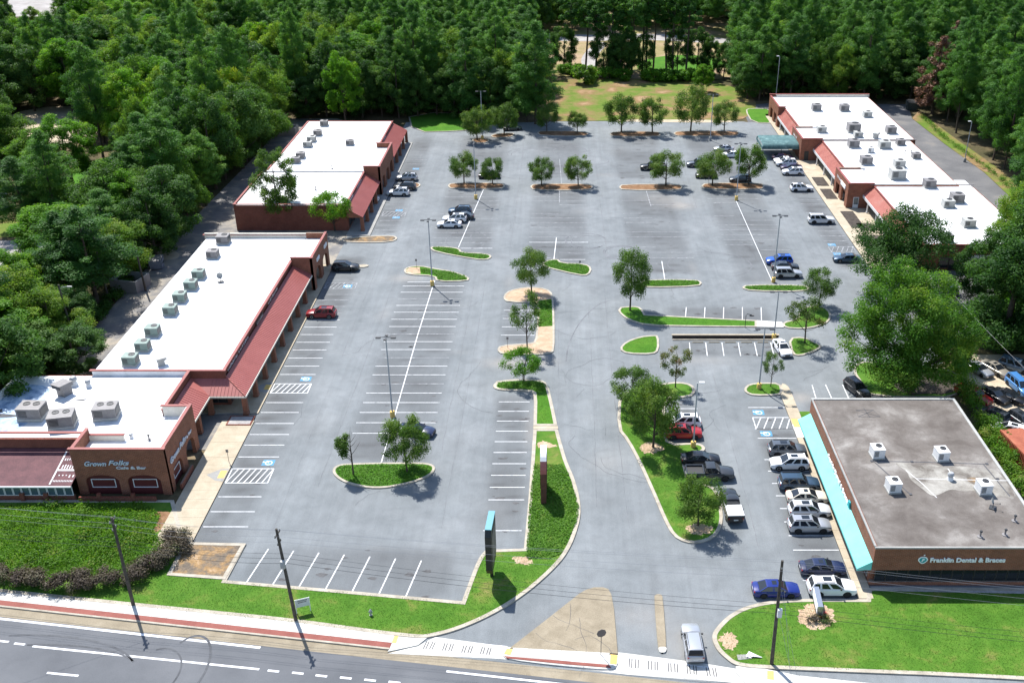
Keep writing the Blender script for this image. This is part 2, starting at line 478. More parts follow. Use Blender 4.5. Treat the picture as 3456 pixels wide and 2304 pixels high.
M['lamp_red'] = simple('taillight_lens', (.30, .012, .014), .15)
M['trim'] = simple('black_plastic_trim', (.016, .016, .017), .6)
M['plate'] = simple('number_plate', (.6, .6, .58), .5)
M['skin'] = simple('skin', (.16, .085, .055), .6)
M['cloth_black'] = simple('black_clothing', (.012, .012, .014), .85)
M['hair'] = simple('black_hair', (.008, .007, .007), .6)

M['leaf_oak'] = leaf_mat('leaf_oak_foliage', [(0, (0.044, 0.108, 0.018)), (.35, (0.085, 0.186, 0.026)), (.65, (0.135, 0.243, 0.033)), (1, (0.218, 0.299, 0.047))], 0.55, .55)
M['leaf_bright'] = leaf_mat('leaf_bright_foliage', [(0, (0.047, 0.144, 0.012)), (.4, (0.090, 0.227, 0.018)), (.75, (0.137, 0.277, 0.025)), (1, (0.212, 0.315, 0.035))], 0.54, .4)
M['leaf_pine'] = leaf_mat('leaf_pine_foliage', [(0, (0.034, 0.100, 0.022)), (.4, (0.064, 0.166, 0.029)), (.75, (0.097, 0.221, 0.037)), (1, (0.142, 0.260, 0.049))], 0.48, .5)
M['leaf_dark'] = leaf_mat('leaf_dark_foliage', [(0, (0.026, 0.073, 0.017)), (.4, (0.048, 0.119, 0.023)), (.8, (0.078, 0.166, 0.032)), (1, (0.111, 0.199, 0.044))], 0.46, .4)
M['leaf_lot'] = leaf_mat('leaf_lot_foliage', [(0, (0.044, 0.100, 0.018)), (.4, (0.081, 0.155, 0.028)), (.75, (0.122, 0.199, 0.041)), (1, (0.173, 0.233, 0.061))], 0.50, .35)
M['leaf_rust'] = leaf_mat('leaves_turning', [(0, (0.041, 0.084, 0.018)), (.45, (0.083, 0.133, 0.029)), (.72, (0.139, 0.155, 0.042)), (1, (0.242, 0.123, 0.050))], 0.46)
M['leaf_yellow'] = leaf_mat('leaf_yellow_foliage', [(0, (0.052, 0.139, 0.008)), (.4, (0.104, 0.221, 0.012)), (.75, (0.173, 0.277, 0.018)), (1, (0.271, 0.315, 0.027))], 0.54, .35)
M['leaf_big'] = leaf_mat('leaves_big_maple', [(0, (.036, .110, .014)), (.4, (.070, .176, .020)), (.72, (.110, .222, .027)), (1, (.178, .262, .034))], .50, .1)
M['leaf_dead'] = leaf_mat('dead_brown_needles', [(0, (.11, .055, .036)), (.6, (.18, .092, .062)), (1, (.24, .14, .10))], .15)
M['leaf_cover'] = leaf_mat('ground_cover_leaves', [(0, (0.053, 0.144, 0.014)), (.4, (0.083, 0.199, 0.018)), (.75, (0.111, 0.238, 0.025)), (1, (0.159, 0.260, 0.037))], 0.46, 0.0)
M['leaf_grass'] = leaf_mat('grass_blades', [(0, (0.059, 0.142, 0.016)), (.4, (0.084, 0.183, 0.020)), (.75, (0.111, 0.205, 0.027)), (1, (0.195, 0.227, 0.055))], 0.46)
M['leaf_hedge'] = leaf_mat('purple_brown_hedge_leaves', [(0, (.048, .036, .028)), (.45, (.080, .064, .044)), (.8, (.112, .094, .062)), (1, (.090, .115, .04))], .2, 0.0)
M['leaf_weed'] = leaf_mat('weed_leaves', [(0, (0.055, 0.144, 0.013)), (.4, (0.090, 0.205, 0.018)), (.75, (0.128, 0.238, 0.026)), (1, (0.222, 0.250, 0.060))], 0.48, 0.0)

# ------------------------------------------------------------------ ground, lots, roads
ground = flat('ground', [(-900, -200), (900, -200), (900, 1500), (-900, 1500)], -.06, M['forest_floor'])
# clearing seen through the trunks behind the field
flat('clearing', chaikin([(-12, 312), (60, 312), (78, 350), (70, 430), (20, 440), (-25, 400)], 2), -.05, M['cleared'])
flat('far_track', chaikin([(-20, 380), (5, 372), (28, 378), (60, 368), (64, 378), (34, 390), (8, 384), (-22, 396)], 2), -.03, M['gravel_grey'])
flat('far_track', chaikin([(2, 318), (7, 330), (6, 345), (12, 372), (17, 372), (11, 345), (12, 330), (8, 318)], 2), -.026, M['gravel_grey'])
flat('far_meadow', chaikin([(22, 325), (44, 322), (56, 338), (46, 352), (28, 346)], 2), -.034, M['grass_lush'])
flat('far_road', [(-300, 425), (-205, 425), (-218, 470), (-300, 490)], -.03, M['gravel_grey'])
flat('yard_ground', chaikin([(-150, 240), (-120, 240), (-112, 275), (-150, 285)], 2), -.04, M['gravel'])
flat('yard_lawn', chaikin([(-112, 208), (-96, 206), (-94, 232), (-110, 236)], 2), -.04, M['grass_lush'])
flat('yard_drive', chaikin([(-118, 160), (-93, 158), (-93, 176), (-100, 180), (-120, 180)], 2), -.04, M['gravel_grey'])
flat('yard_strip', chaikin([(-120, 182), (-90, 181), (-88, 190), (-120, 192)], 2), -.036, M['field'])

# main parking lot: a fine sheet whose grime follows the bays
BAYS = [(-41, -35.2, 88, 172), (-27.4, -16.4, 105, 161), (-9.2, -4, 91, 122), (-9.6, -4, 137, 152), (-37, -31.4, 183, 250), (-24.8, -12.7, 173, 211),
        (-24.8, -12.7, 217, 252), (-6.3, 5.1, 168, 211), (-6.3, 5.1, 217, 252), (12.3, 24, 164, 211), (12.3, 24, 217, 252), (30.5, 42.5, 160, 211), (30.5, 42.5, 217, 252),
        (49.3, 55, 166, 252), (25, 31, 82, 120), (12.5, 18.6, 108, 120), (17.5, 33, 133, 138.5), (17, 34, 144.5, 150.5), (-33.5, -11, 80, 88.7), (33, 42, 112, 120)]
def smooth(e0, e1, x):
    t = np.clip((x - e0) / (e1 - e0), 0, 1); return t * t * (3 - 2 * t)
def lot_sheet():
    x0, x1, y0, y1 = -41.0, 56.0, 60.0, 264.0
    nx, ny = 195, 409
    xs = np.linspace(x0, x1, nx); ys = np.linspace(y0, y1, ny)
    X, Y = np.meshgrid(xs, ys)
    st = np.zeros_like(X)
    for a, b, c_, d in BAYS:
        w = smooth(a - .8, a + 1.4, X) * (1 - smooth(b - 1.8, b + .7, X)) * smooth(c_ - 1, c_ + 1.6, Y) * (1 - smooth(d - 1.6, d + 1, Y)) * (.75 + .25 * np.sin(Y * .37 + X * .21 + a))
        st = np.maximum(st, w * .58)
    rs = np.random.RandomState(3)
    # streaks of grime inside the bays, one per stall, uneven
    for a, b, c_, d in BAYS:
        n = int((d - c_) / 2.6)
        for k in range(n):
            for _ in range(2):
                cx = a + (b - a) * rs.uniform(.2, .8); cy = c_ + (k + .5) * 2.6 + rs.normal(0, .3)
                sx = rs.uniform(.5, 1.6); sy = rs.uniform(.25, .6); am = rs.uniform(0, .45)
                st = st + am * np.exp(-((X - cx) / sx) ** 2 - ((Y - cy) / sy) ** 2)
    # wheel lanes polished paler, with a few dark drips
    for _ in range(240):
        cx = rs.uniform(x0, x1); cy = rs.uniform(70, y1); sx = rs.uniform(.3, 1.6); sy = rs.uniform(.3, 2.2)
        st = st + rs.uniform(.05, .25) * np.exp(-((X - cx) / sx) ** 2 - ((Y - cy) / sy) ** 2)
    lane = np.exp(-((X - 3.2) / 2.6) ** 2) * (Y < 160) + np.exp(-((X + 12.8) / 1.4) ** 2) * (Y < 168) + np.exp(-((X + 31.5) / 1.6) ** 2) + np.exp(-((X - 21.5) / 1.4) ** 2) * (Y < 130)
    st = st - .10 * lane
    st = np.clip(st + .10, 0, .95)
    v = np.stack([X.ravel(), Y.ravel(), np.zeros(X.size)], 1)
    i = np.arange((nx - 1) * (ny - 1)); r = i // (nx - 1); c_ = i % (nx - 1); b = r * nx + c_
    f = np.stack([b, b + 1, b + nx + 1, b + nx], 1)
    me = bpy.data.meshes.new('parking_lot')
    me.vertices.add(len(v)); me.vertices.foreach_set('co', v.astype(np.float32).ravel())
    me.loops.add(f.size); me.loops.foreach_set('vertex_index', f.astype(np.int32).ravel())
    me.polygons.add(len(f)); me.polygons.foreach_set('loop_start', (np.arange(len(f)) * 4).astype(np.int32))
    me.update(calc_edges=True)
    at = me.attributes.new('stain', 'FLOAT', 'POINT'); at.data.foreach_set('value', st.ravel().astype(np.float32))
    du = np.zeros_like(X)
    for (cx, cy, sx, sy, am) in ((21, 203, 5, 4, .5), (24, 199, 3, 2, .6), (15, 262, 14, 4, .75), (36, 261, 14, 4, .6), (-20, 259, 8, 3, .4), (-8, 131, 3.2, 1.6, .6), (-3.2, 131.5, 2.2, 1.6, .6), (-4.2, 113, .7, 4, .5), (-27, 162, 2.5, 1.6, .5), (33, 121, 1.6, 1.4, .6), (20, 132, 6, 1.4, .25), (8, 78, 3, 2, .3), (12, 74, 2.5, 3, .35)):
        du = du + am * np.exp(-((X - cx) / sx) ** 2 - ((Y - cy) / sy) ** 2) * rs.uniform(.75, 1.1, X.shape)
    for _ in range(40):
        cx = rs.uniform(x0, x1); cy = rs.uniform(75, y1); du = du + rs.uniform(.05, .22) * np.exp(-((X - cx) / rs.uniform(.6, 3)) ** 2 - ((Y - cy) / rs.uniform(.6, 4)) ** 2)
    at = me.attributes.new('dust', 'FLOAT', 'POINT'); at.data.foreach_set('value', np.clip(du, 0, .85).ravel().astype(np.float32))
    me.materials.append(M['asphalt'])
    return tag(link_mesh('parking_lot', me), kind='structure')
lot = lot_sheet()

flat('service_alley', [(-76, 108), (-40.9, 108), (-40.9, 250), (-60, 268), (-74, 268), (-74, 200)], -.004, M['asphalt_alley'])
flat('alley_dirt_edge', chaikin([(-79, 112), (-72, 112), (-73.5, 140), (-74, 175), (-72, 260), (-78, 262), (-80, 170)], 1), .004, M['forest_floor'])
flat('alley_dirt_patch', chaikin([(-85.99, 178.07), (-79.27, 179.84), (-69.82, 173.75), (-70.02, 169.61), (-78.66, 171.66)], 2), .006, M['gravel'])
flat('rear_service_road', [(55.9, 140), (77, 140), (82, 160), (90.52, 187.25), (94.61, 200.69), (95.48, 221.14), (94.10, 244.32), (93.43, 267.59), (96.92, 282.91), (60, 285), (50, 281), (49, 262), (55.9, 262)], -.008, M['asphalt_back'])
flat('back_lot_road', chaikin([(-30, 250), (54, 250), (54, 264.5), (30, 265.5), (0, 265), (-12, 263.5), (-24, 256)], 1), .004, M['asphalt'])

# public road in front, gutter, pavement with its red band (the road runs at a slight angle)
RD = Vector((72.7, -10.7)).normalized(); RN = Vector((-RD.y, RD.x))
RO = Vector((-43.4, 79.1))
def rp(s, d):
    q = RO + RD * s + RN * d
    return (q.x, q.y)
SE = 0.55
flat('road', [rp(-90, -2.5 + SE), rp(130, -2.5 + SE), rp(130, -40), rp(-90, -40)], .004, M['road'])
flat('gutter', [rp(-90, -2.5 + SE), rp(130, -2.5 + SE), rp(130, -3.75 + SE), rp(-90, -3.75 + SE)], .008, M['concrete_tan'])

# lane paint on the road
mk = MB()
def road_line(s0, s1, d, w=.16):
    mk.strip([rp(s0, d), rp(s1, d)], w, .014)
road_line(-90, 15, -4.0 + SE, .3)
road_line(33.5, 47, -4.35 + SE, .25); road_line(62, 130, -4.3 + SE, .25)
def seg(a, b, w=.16, z=.014): mk.strip([a, b], w, z)
seg((-51.12, 73.70), (-28.44, 70.71), .24); seg((-48.18, 70.27), (-45.08, 69.89), .24)
for a, b in (((0,1471), (5,1471)),): pass
for q in ((-52.52, 74.00), (-27.04, 70.49), (-24.69, 70.22), (-22.42, 69.89), (-20.09, 69.62), (-17.78, 69.35), (-15.48, 69.09), (-54.25, 74.35)):
    mk.strip([(q[0] - .55, q[1] + .08), (q[0] + .55, q[1] - .08)], .24, .014)
mk.build('lane_paint', M['paint'], None, fix=False)['kind'] = 'structure'

def pavement_slabs(name, s0, s1, d0, d1, mat, step=1.55, z=.13, parent=None, taper=None):
    """a row of concrete slabs, each its own piece with an open joint"""
    n = int(round((s1 - s0) / step)); st = (s1 - s0) / n
    for k in range(n):
        a = s0 + k * st + .025; b = s0 + (k + 1) * st - .025
        mb = MB()
        mb.prism(ccw([rp(a, d1), rp(b, d1), rp(b, d0), rp(a, d0)]), -.05, z + RNG.uniform(-.006, .004))
        mb.build('slab', mat, parent)
def pavement(s0, s1, step=1.55, d_in=0.35):
    base = MB(); base.prism(ccw([rp(s0, d_in - .02), rp(s1, d_in - .02), rp(s1, -2.3 + SE), rp(s0, -2.3 + SE)]), -.05, .11)
    root = base.build('pavement', M['concrete_grey']); root['kind'] = 'structure'
    pavement_slabs('pavement', s0, s1, -1.62 + SE, d_in, M['concrete_white'], step, .13, root)
    b = MB(); b.prism(ccw([rp(s0, -2.3 + SE), rp(s1, -2.3 + SE), rp(s1, -1.63 + SE), rp(s0, -1.63 + SE)]), -.05, .128); b.build('red_band', M['paver_red'], root)
    k = MB(); k.prism(ccw([rp(s0, -2.52 + SE), rp(s1, -2.52 + SE), rp(s1, -2.31 + SE), rp(s0, -2.31 + SE)]), -.05, .135); k.build('kerb', M['kerb'], root)
    return root
pavement(-75, 27.4)
pavement(66.2, 118, 1.9)

def pad(name, pts, z, mat, parent=None, z0=-.05, kind='structure'):
    mb = MB(); mb.prism(ccw(pts), z0, z)
    o = mb.build(name, mat, parent)
    if parent is None: o['kind'] = kind
    return o
# flared ends of the pavements by the driveway
pad('pavement_ramp', [rp(27.4, .35), (-12.97, 74.94), (-13.89, 73.76), (-16.70, 72.90), rp(27.4, -2.5 + SE)], .10, M['concrete_white'])
pad('tactile_paving', [(-16.51, 75.24), (-15.91, 75.24), (-16.03, 74.00), (-16.76, 74.11)], .108, M['kerb_yellow'])
pad('pavement_ramp', [(16.42, 71.04), (19.03, 70.71), rp(66.2, .35), rp(66.2, -2.5 + SE), (17.08, 68.77), (16.30, 70.22)], .10, M['concrete_white'])
pad('tactile_paving', [(19.27, 70.44), (19.87, 70.38), (19.67, 69.30), (19.08, 69.41)], .112, M['kerb_yellow'])

# driveway crossing: concrete apron with painted ladder bars
flat('crossing_apron', [(-13.89, 73.76), (-12.34, 74.94), (-5.04, 73.59), (5.43, 72.90), (12.79, 71.60), (16.46, 70.76), (17.30, 68.87), (6.10, 70.05), (-5.80, 72.05), (-16.68, 72.73)], .010, M['concrete_white'])
cm = MB()
def qd(a, b, c_, d, z=.018): cm.poly([(q[0], q[1], z) for q in (a, b, c_, d)])
qd((-11.87, 74.58), (-5.26, 73.70), (-5.25, 73.53), (-12.02, 74.41)); qd((-14.26, 73.36), (-6.03, 72.38), (-6.02, 72.21), (-14.24, 73.18))
qd((5.49, 72.38), (14.35, 70.93), (14.33, 70.76), (5.48, 72.21)); qd((5.42, 71.04), (16.58, 69.41), (16.55, 69.25), (5.41, 70.87))
cm.build('crossing_edge_lines', M['paint'], None)['kind'] = 'structure'
cb = MB()
for a, b in (((-12.69, 74.29), (-12.91, 73.30)), ((-10.89, 74.05), (-11.04, 73.07)), ((-9.01, 73.76), (-9.18, 72.78)), ((-7.22, 73.53), (-7.37, 72.61)), ((6.88, 72.05), (6.76, 70.82)), ((8.68, 71.76), (8.59, 70.60)), ((10.51, 71.48), (10.44, 70.33)), ((12.25, 71.21), (12.20, 70.05)), ((14.03, 70.93), (14.04, 69.78))):
    for off in (-.42, -.18, .18, .42): cb.strip([(a[0] + off, a[1] - off * .14), (b[0] + off, b[1] - off * .14)], .09, .019)
cb.build('crossing_bars', [M['tar']], None, fix=False)['kind'] = 'structure'

# concrete triangle in the driveway and the narrow divider
tri = pad('driveway_island', [(-4.95, 73.36), (-1.73, 76.99), (1.79, 81.01), (2.48, 81.61), (3.35, 82.01), (4.30, 82.01), (4.83, 81.74), (5.11, 80.88), (5.28, 78.75), (5.37, 72.61), (0.42, 72.90)], .14, M['concrete_tan'])
ti = [(-5.83, 72.56), (-5.24, 73.41), (0.42, 73.07), (5.37, 72.50), (5.30, 71.04), (4.49, 70.49), (0.00, 71.04), (-5.17, 71.88)]
tp = pad('island_pavement', chaikin(ti, 1), .12, M['concrete_white'])
for k in range(6):
    a = Vector((-4.70, 73.36)).lerp(Vector((4.58, 72.67)), k / 6); b = Vector((-4.70, 73.36)).lerp(Vector((4.58, 72.67)), (k + 1) / 6)
    c_ = Vector((-4.74, 72.33)).lerp(Vector((4.35, 71.10)), (k + 1) / 6); d = Vector((-4.74, 72.33)).lerp(Vector((4.35, 71.10)), k / 6)
    mb = MB(); mb.prism(ccw([tuple(a.lerp(b, .02)), tuple(b), tuple(c_), tuple(d.lerp(c_, .02))]), 0, .145 + RNG.uniform(-.004, .003)); mb.build('slab', M['concrete_white'], tp)
pad('red_band', [(-5.48, 72.27), (0.00, 71.65), (4.44, 71.15), (4.67, 70.76), (0.41, 71.21), (-5.18, 71.99)], .155, M['paver_red'], tp, 0)
pad('tactile_paving', [(-5.28, 73.24), (-4.69, 73.18), (-4.91, 72.44), (-5.50, 72.56)], .152, M['kerb_yellow'])
pad('tactile_paving', [(4.66, 72.50), (5.32, 72.38), (5.18, 71.21), (4.57, 71.32)], .152, M['kerb_yellow'])
pad('driveway_divider', chaikin([(9.47, 80.55), (9.68, 80.95), (10.22, 80.95), (10.37, 80.55), (10.10, 73.30), (9.84, 72.73), (9.42, 72.73), (9.26, 73.30)], 1), .15, M['concrete_tan'])
pad('divider_nose', chaikin([(9.32, 73.47), (10.12, 73.47), (10.02, 72.90), (9.80, 72.73), (9.47, 72.73), (9.32, 72.95)], 1), .156, M['concrete_white'])

# ------------------------------------------------------------------ kerbed islands and lawns
def leaf_arrays(pos, nrm, size, aspect, rs):
    """diamond leaves: pos (n,3), nrm (n,3) -> verts, faces"""
    n = len(pos)
    nrm = nrm / (np.linalg.norm(nrm, axis=1, keepdims=True) + 1e-9)
    t = rs.normal(size=(n, 3)); t -= nrm * (t * nrm).sum(1, keepdims=True); t /= (np.linalg.norm(t, axis=1, keepdims=True) + 1e-9)
    b = np.cross(nrm, t)
    s_ = (size * rs.uniform(.7, 1.3, n))[:, None]
    a = s_ * aspect
    v = np.stack([pos - t * s_, pos - b * a + t * s_ * .15, pos + t * s_, pos + b * a + t * s_ * .15], 1).reshape(-1, 3)
    f = np.arange(4 * n).reshape(-1, 4)
    return v, f
def leaf_mesh(name, v, f, rnd, mat):
    me = bpy.data.meshes.new(name)
    me.vertices.add(len(v)); me.vertices.foreach_set('co', v.astype(np.float32).ravel())
    me.loops.add(f.size); me.loops.foreach_set('vertex_index', f.astype(np.int32).ravel())
    me.polygons.add(len(f)); me.polygons.foreach_set('loop_start', (np.arange(len(f)) * f.shape[1]).astype(np.int32))
    me.update(calc_edges=True)
    at = me.attributes.new('rnd', 'FLOAT', 'FACE'); at.data.foreach_set('value', rnd.astype(np.float32))
    me.materials.append(mat)
    return me
def pts_in(poly, n, rs):
    xs = [p[0] for p in poly]; ys = [p[1] for p in poly]
    out = []
    px = np.array(xs); py = np.array(ys)
    while len(out) < n:
        x = rs.uniform(min(xs), max(xs), n); y = rs.uniform(min(ys), max(ys), n)
        r = np.zeros(n, bool); j = len(px) - 1
        for i in range(len(px)):
            cnd = ((py[i] > y) != (py[j] > y)) & (x < (px[j] - px[i]) * (y - py[i]) / (py[j] - py[i] + 1e-12) + px[i])
            r ^= cnd; j = i
        out.extend(zip(x[r], y[r]))
    return np.array(out[:n])
def parea(p): return abs(area2(p)) / 2
COVER_SEED = [11]
def cover(name, poly, dens, h, size, mat, parent, z=.12, bulge=.0, upright=.42, label=None):
    COVER_SEED[0] += 1
    rs = np.random.RandomState(COVER_SEED[0])
    n = int(parea(poly) * dens)
    p = pts_in(poly, n, rs)
    hz = z + h * rs.uniform(.25, 1, n) * (.75 + .5 * np.sin(p[:, 0] * 1.3 + np.cos(p[:, 1] * 1.1) * 2) * .5)
    pos = np.column_stack([p, hz])
    nr = rs.normal(size=(n, 3)) * upright + np.array([0, 0, 1.0])
    v, f = leaf_arrays(pos, nr, size, .55, rs)
    cl = .5 + .28 * np.sin(p[:, 0] * .9 + 2 * np.sin(p[:, 1] * .6)) * np.sin(p[:, 1] * .8 + 1)
    me = leaf_mesh(name, v, f, np.clip(cl * .5 + rs.uniform(0, .5, n), 0, 1), mat)
    o = link_mesh(name, me, parent)
    o['kind'] = 'stuff'
    if parent is None: tag(o, label or name.replace('_', ' '), 'plants')
    return o

def island(name, pts, fill, kw=.32, it=2, h=.15, leafy=None, label=None, z0=-.02, part='turf', sharp=False):
    """raised kerb ring with its filling as a part"""
    p = ccw(pts)
    if it: p = soften(p, it) if sharp else chaikin(p, it)
    q = inset(p, kw)
    n = len(p)
    v = [(a[0], a[1], z0) for a in p] + [(a[0] * .985 + b[0] * .015, a[1] * .985 + b[1] * .015, h) for a, b in zip(p, q)] + [(a[0], a[1], h) for a in q] + [(a[0], a[1], h - .08) for a in q]
    f = []
    for r in range(3):
        for i in range(n):
            j = (i + 1) % n
            f.append((r * n + i, r * n + j, (r + 1) * n + j, (r + 1) * n + i))
    mb = MB(); mb.add(v, f)
    root = mb.build('kerb_' + name if not name.startswith('kerb') else name, M['kerb'], None, fix=False)
    root['kind'] = 'structure'
    flat(part, inset(p, kw - .02), h - .03, fill, root)
    if leafy:
        mat, dens, hh, size = leafy
        cover('ground_cover', inset(p, kw + .12), dens, hh, size, mat, root, h - .03)
    return root

GC = (M['leaf_cover'], 95, .26, .10)
GR = (M['leaf_grass'], 50, .06, .05)
island('planting_island', [(-28.20, 103.42), (-27.71, 104.46), (-26.44, 104.84), (-17.83, 105.03), (-16.17, 104.74), (-15.43, 103.89), (-15.87, 102.12), (-18.54, 100.31), (-22.19, 99.33), (-25.61, 100.40), (-27.46, 101.85)], M['grass_lush'], leafy=GC)
island('median', [(-9.74, 124.04), (-9.21, 125.41), (-6.82, 126.04), (-3.10, 125.91), (-1.97, 124.79), (-1.19, 119.03), (-0.57, 113.56), (-3.72, 113.56), (-3.81, 121.86), (-4.44, 122.70), (-7.91, 122.82), (-9.26, 123.19)], M['grass_lush'], it=1, kw=.45, sharp=True, leafy=GR)
cover('ivy_ground_cover', chaikin([(-9.21, 124.29), (-8.64, 125.16), (-3.09, 125.41), (-2.15, 124.29), (-2.43, 122.58), (-3.96, 122.94), (-8.53, 123.19)], 1), 110, .35, .10, M['leaf_cover'], None, .12, label='dark green ground cover on the median nose under the low tree')
pad('median_walkway', [(-3.72, 113.51), (-0.52, 113.51), (-0.46, 112.81), (-3.70, 112.81)], .13, M['concrete'])
LAWN = [(-3.70, 112.71), (-0.51, 112.71), (0.60, 105.32), (1.58, 101.57), (2.28, 96.31), (2.02, 92.62), (0.76, 87.64), (-1.29, 84.13), (-4.02, 80.62), (-6.99, 77.86), (-10.28, 75.72), (-12.95, 74.76), (-14.00, 74.64), (-19.24, 75.48),
        (-26.40, 76.87), (-34.53, 77.99), (-43.41, 79.19), (-58.00, 81.28), (-70.68, 82.96), (-79.08, 97.16), (-45.41, 97.16), (-41.53, 89.28), (-34.72, 89.13), (-35.11, 83.10), (-22.07, 81.48), (-10.18, 79.90), (-9.07, 86.62), (-8.28, 88.08), (-4.14, 88.31), (-3.90, 96.31)]
lawn = island('front_lawn', LAWN, M['grass'], kw=.45, it=2, h=.15, leafy=None, sharp=True)
cover('grass_blades', [(-8.53, 87.64), (0.47, 87.64), (-1.29, 84.27), (-6.99, 77.99), (-10.29, 75.84), (-14.02, 74.82), (-19.27, 75.66), (-34.56, 78.11), (-58.10, 81.48), (-58.53, 82.35), (-50.22, 82.01), (-44.05, 83.71), (-41.01, 84.20), (-35.11, 82.96), (-10.20, 79.64)], 60, .07, .045, M['leaf_grass'], lawn, .12, upright=.9)
cover('median_ground_cover', [(-3.44, 104.36), (-2.69, 104.55), (0.00, 104.55), (0.85, 102.49), (2.02, 95.89), (1.73, 93.02), (0.00, 87.49), (-1.41, 86.54), (-3.86, 86.69), (-3.75, 96.31)], 95, .28, .11, M['leaf_cover'], lawn, .10)
flat('bare_patch', ragged([(-3.45, 109.07), (-2.79, 109.89), (-1.56, 109.68), (-0.44, 108.67), (-1.55, 108.26), (-2.87, 108.26)], .28, 1), .127, M['dirt'], lawn)
flat('bare_patch', ragged([(-5.64, 86.62), (-4.25, 87.13), (-2.90, 86.18), (-3.49, 85.47), (-4.66, 85.61)], .28, 2), .127, M['dirt'], lawn)
flat('bare_patch', ragged([(-47.12, 94.81), (-43.69, 95.06), (-43.41, 93.02), (-44.39, 91.28), (-46.01, 91.05), (-45.63, 93.42)], .28, 3), .127, M['mulch'], lawn)
island('grass_island', [(-9.78, 153.33), (-9.47, 155.78), (-7.84, 157.38), (-5.20, 158.10), (-2.52, 157.38), (-1.39, 155.07), (-1.11, 144.62), (-1.05, 134.83), (-1.69, 133.85), (-3.89, 133.30), (-8.96, 133.58), (-9.74, 134.83), (-9.38, 136.53), (-4.97, 137.10), (-4.06, 137.68), (-3.90, 142.76), (-3.81, 151.63), (-8.99, 151.97)], M['dirt'], it=1, leafy=None, part='bare_soil')
cover('median_grass', [(-3.74, 152.14), (-1.73, 152.82), (-1.51, 143.38), (-3.69, 142.76)], 60, .12, .12, M['leaf_weed'], None, .12, label='strip of bright grass on the long median island')
flat('median_turf', [(-3.82, 152.48), (-1.59, 153.16), (-1.44, 143.07), (-3.83, 142.76)], .135, M['grass_lush'])
island('shrub_island', [(-24.62, 175.67), (-23.99, 176.54), (-21.12, 176.32), (-18.93, 175.46), (-18.44, 173.54), (-15.22, 173.33), (-13.08, 172.49), (-12.69, 171.25), (-13.56, 170.02), (-15.78, 170.22), (-23.27, 173.75)], M['grass_lush'], it=1, leafy=GC)
island('shrub_island', [(-28.00, 165.04), (-27.55, 166.80), (-25.29, 167.40), (-22.42, 166.02), (-19.21, 164.85), (-16.00, 162.17), (-16.17, 160.49), (-21.63, 160.30), (-22.21, 162.74), (-27.07, 163.31)], M['grass_lush'], it=1, leafy=None)
cover('shrub_cover', [(-25.30, 166.21), (-22.33, 165.24), (-19.18, 164.46), (-16.53, 162.17), (-16.59, 161.04), (-21.39, 160.86), (-22.12, 163.31), (-24.65, 164.07)], 95, .34, .10, M['leaf_cover'], None, .1, label='dark ground cover on the curved island by the tall lamp post')
flat('bare_soil', [(-27.57, 165.24), (-27.11, 166.41), (-25.27, 166.61), (-24.76, 163.69), (-26.90, 163.69)], .135, M['dirt'])
island('shrub_island', [(-3.89, 167.20), (-2.99, 169.61), (-0.79, 170.63), (0.00, 168.60), (4.30, 168.20), (5.42, 166.21), (4.80, 163.12), (3.04, 162.93)], M['grass_lush'], it=1, leafy=GC)
island('shrub_island', [(13.52, 160.30), (15.09, 161.23), (23.25, 161.23), (24.29, 159.93), (23.42, 158.28), (14.83, 157.74), (13.56, 158.65)], M['grass_lush'], it=1, leafy=GC)
island('shrub_island', [(30.47, 157.74), (31.72, 159.01), (41.04, 159.01), (42.41, 157.74), (41.17, 156.13), (32.01, 156.31)], M['grass_lush'], it=1, leafy=GC)
for pts in ([(-24.91, 211.67), (-24.26, 213.75), (-13.18, 213.75), (-12.12, 211.67), (-12.96, 209.62), (-23.86, 209.62)], [(-6.99, 211.08), (-6.10, 213.15), (6.10, 213.15), (6.98, 210.79), (5.99, 208.76), (-5.99, 208.76)],
            [(12.27, 210.79), (13.32, 212.85), (25.70, 212.85), (26.43, 210.79), (25.27, 208.76), (13.11, 208.76)], [(30.18, 211.37), (31.52, 213.75), (43.75, 213.75), (44.28, 211.37), (42.97, 209.34), (30.96, 209.34)],
            [(-22.54, 247.37), (-21.27, 249.31), (-18.47, 248.14), (-17.70, 246.22), (-19.29, 244.32), (-21.46, 244.70)], [(-18.10, 250.88), (-16.57, 252.86), (-12.40, 253.67), (-11.66, 251.67), (-13.11, 249.70), (-16.88, 248.92)],
            [(-6.42, 253.67), (-5.35, 255.69), (5.89, 254.88), (7.06, 252.46), (5.81, 250.48), (-5.26, 250.88)], [(11.91, 252.46), (13.35, 254.88), (24.47, 254.88), (25.37, 252.46), (24.06, 250.09), (13.13, 250.09)], [(28.16, 252.86), (29.62, 255.29), (44.55, 255.29), (45.50, 252.86), (43.81, 250.48), (29.14, 250.48)]):
    island('mulch_island', pts, M['mulch'], it=1, part='mulch')
island('dirt_island', [(-41.94, 178.95), (-41.42, 180.51), (-36.67, 181.87), (-32.12, 182.10), (-31.06, 180.51), (-32.04, 178.73), (-36.89, 178.29)], M['dirt_pad'], it=1, part='soil')
island('dirt_island', [(-36.61, 167.60), (-35.12, 168.00), (-34.32, 167.40), (-34.89, 166.61), (-36.28, 166.61)], M['concrete'], it=1, part='soil')
island('dirt_island', [(-33.31, 212.85), (-31.75, 214.05), (-30.57, 212.26), (-31.26, 210.21), (-33.43, 210.21)], M['mulch'], it=1, part='soil')
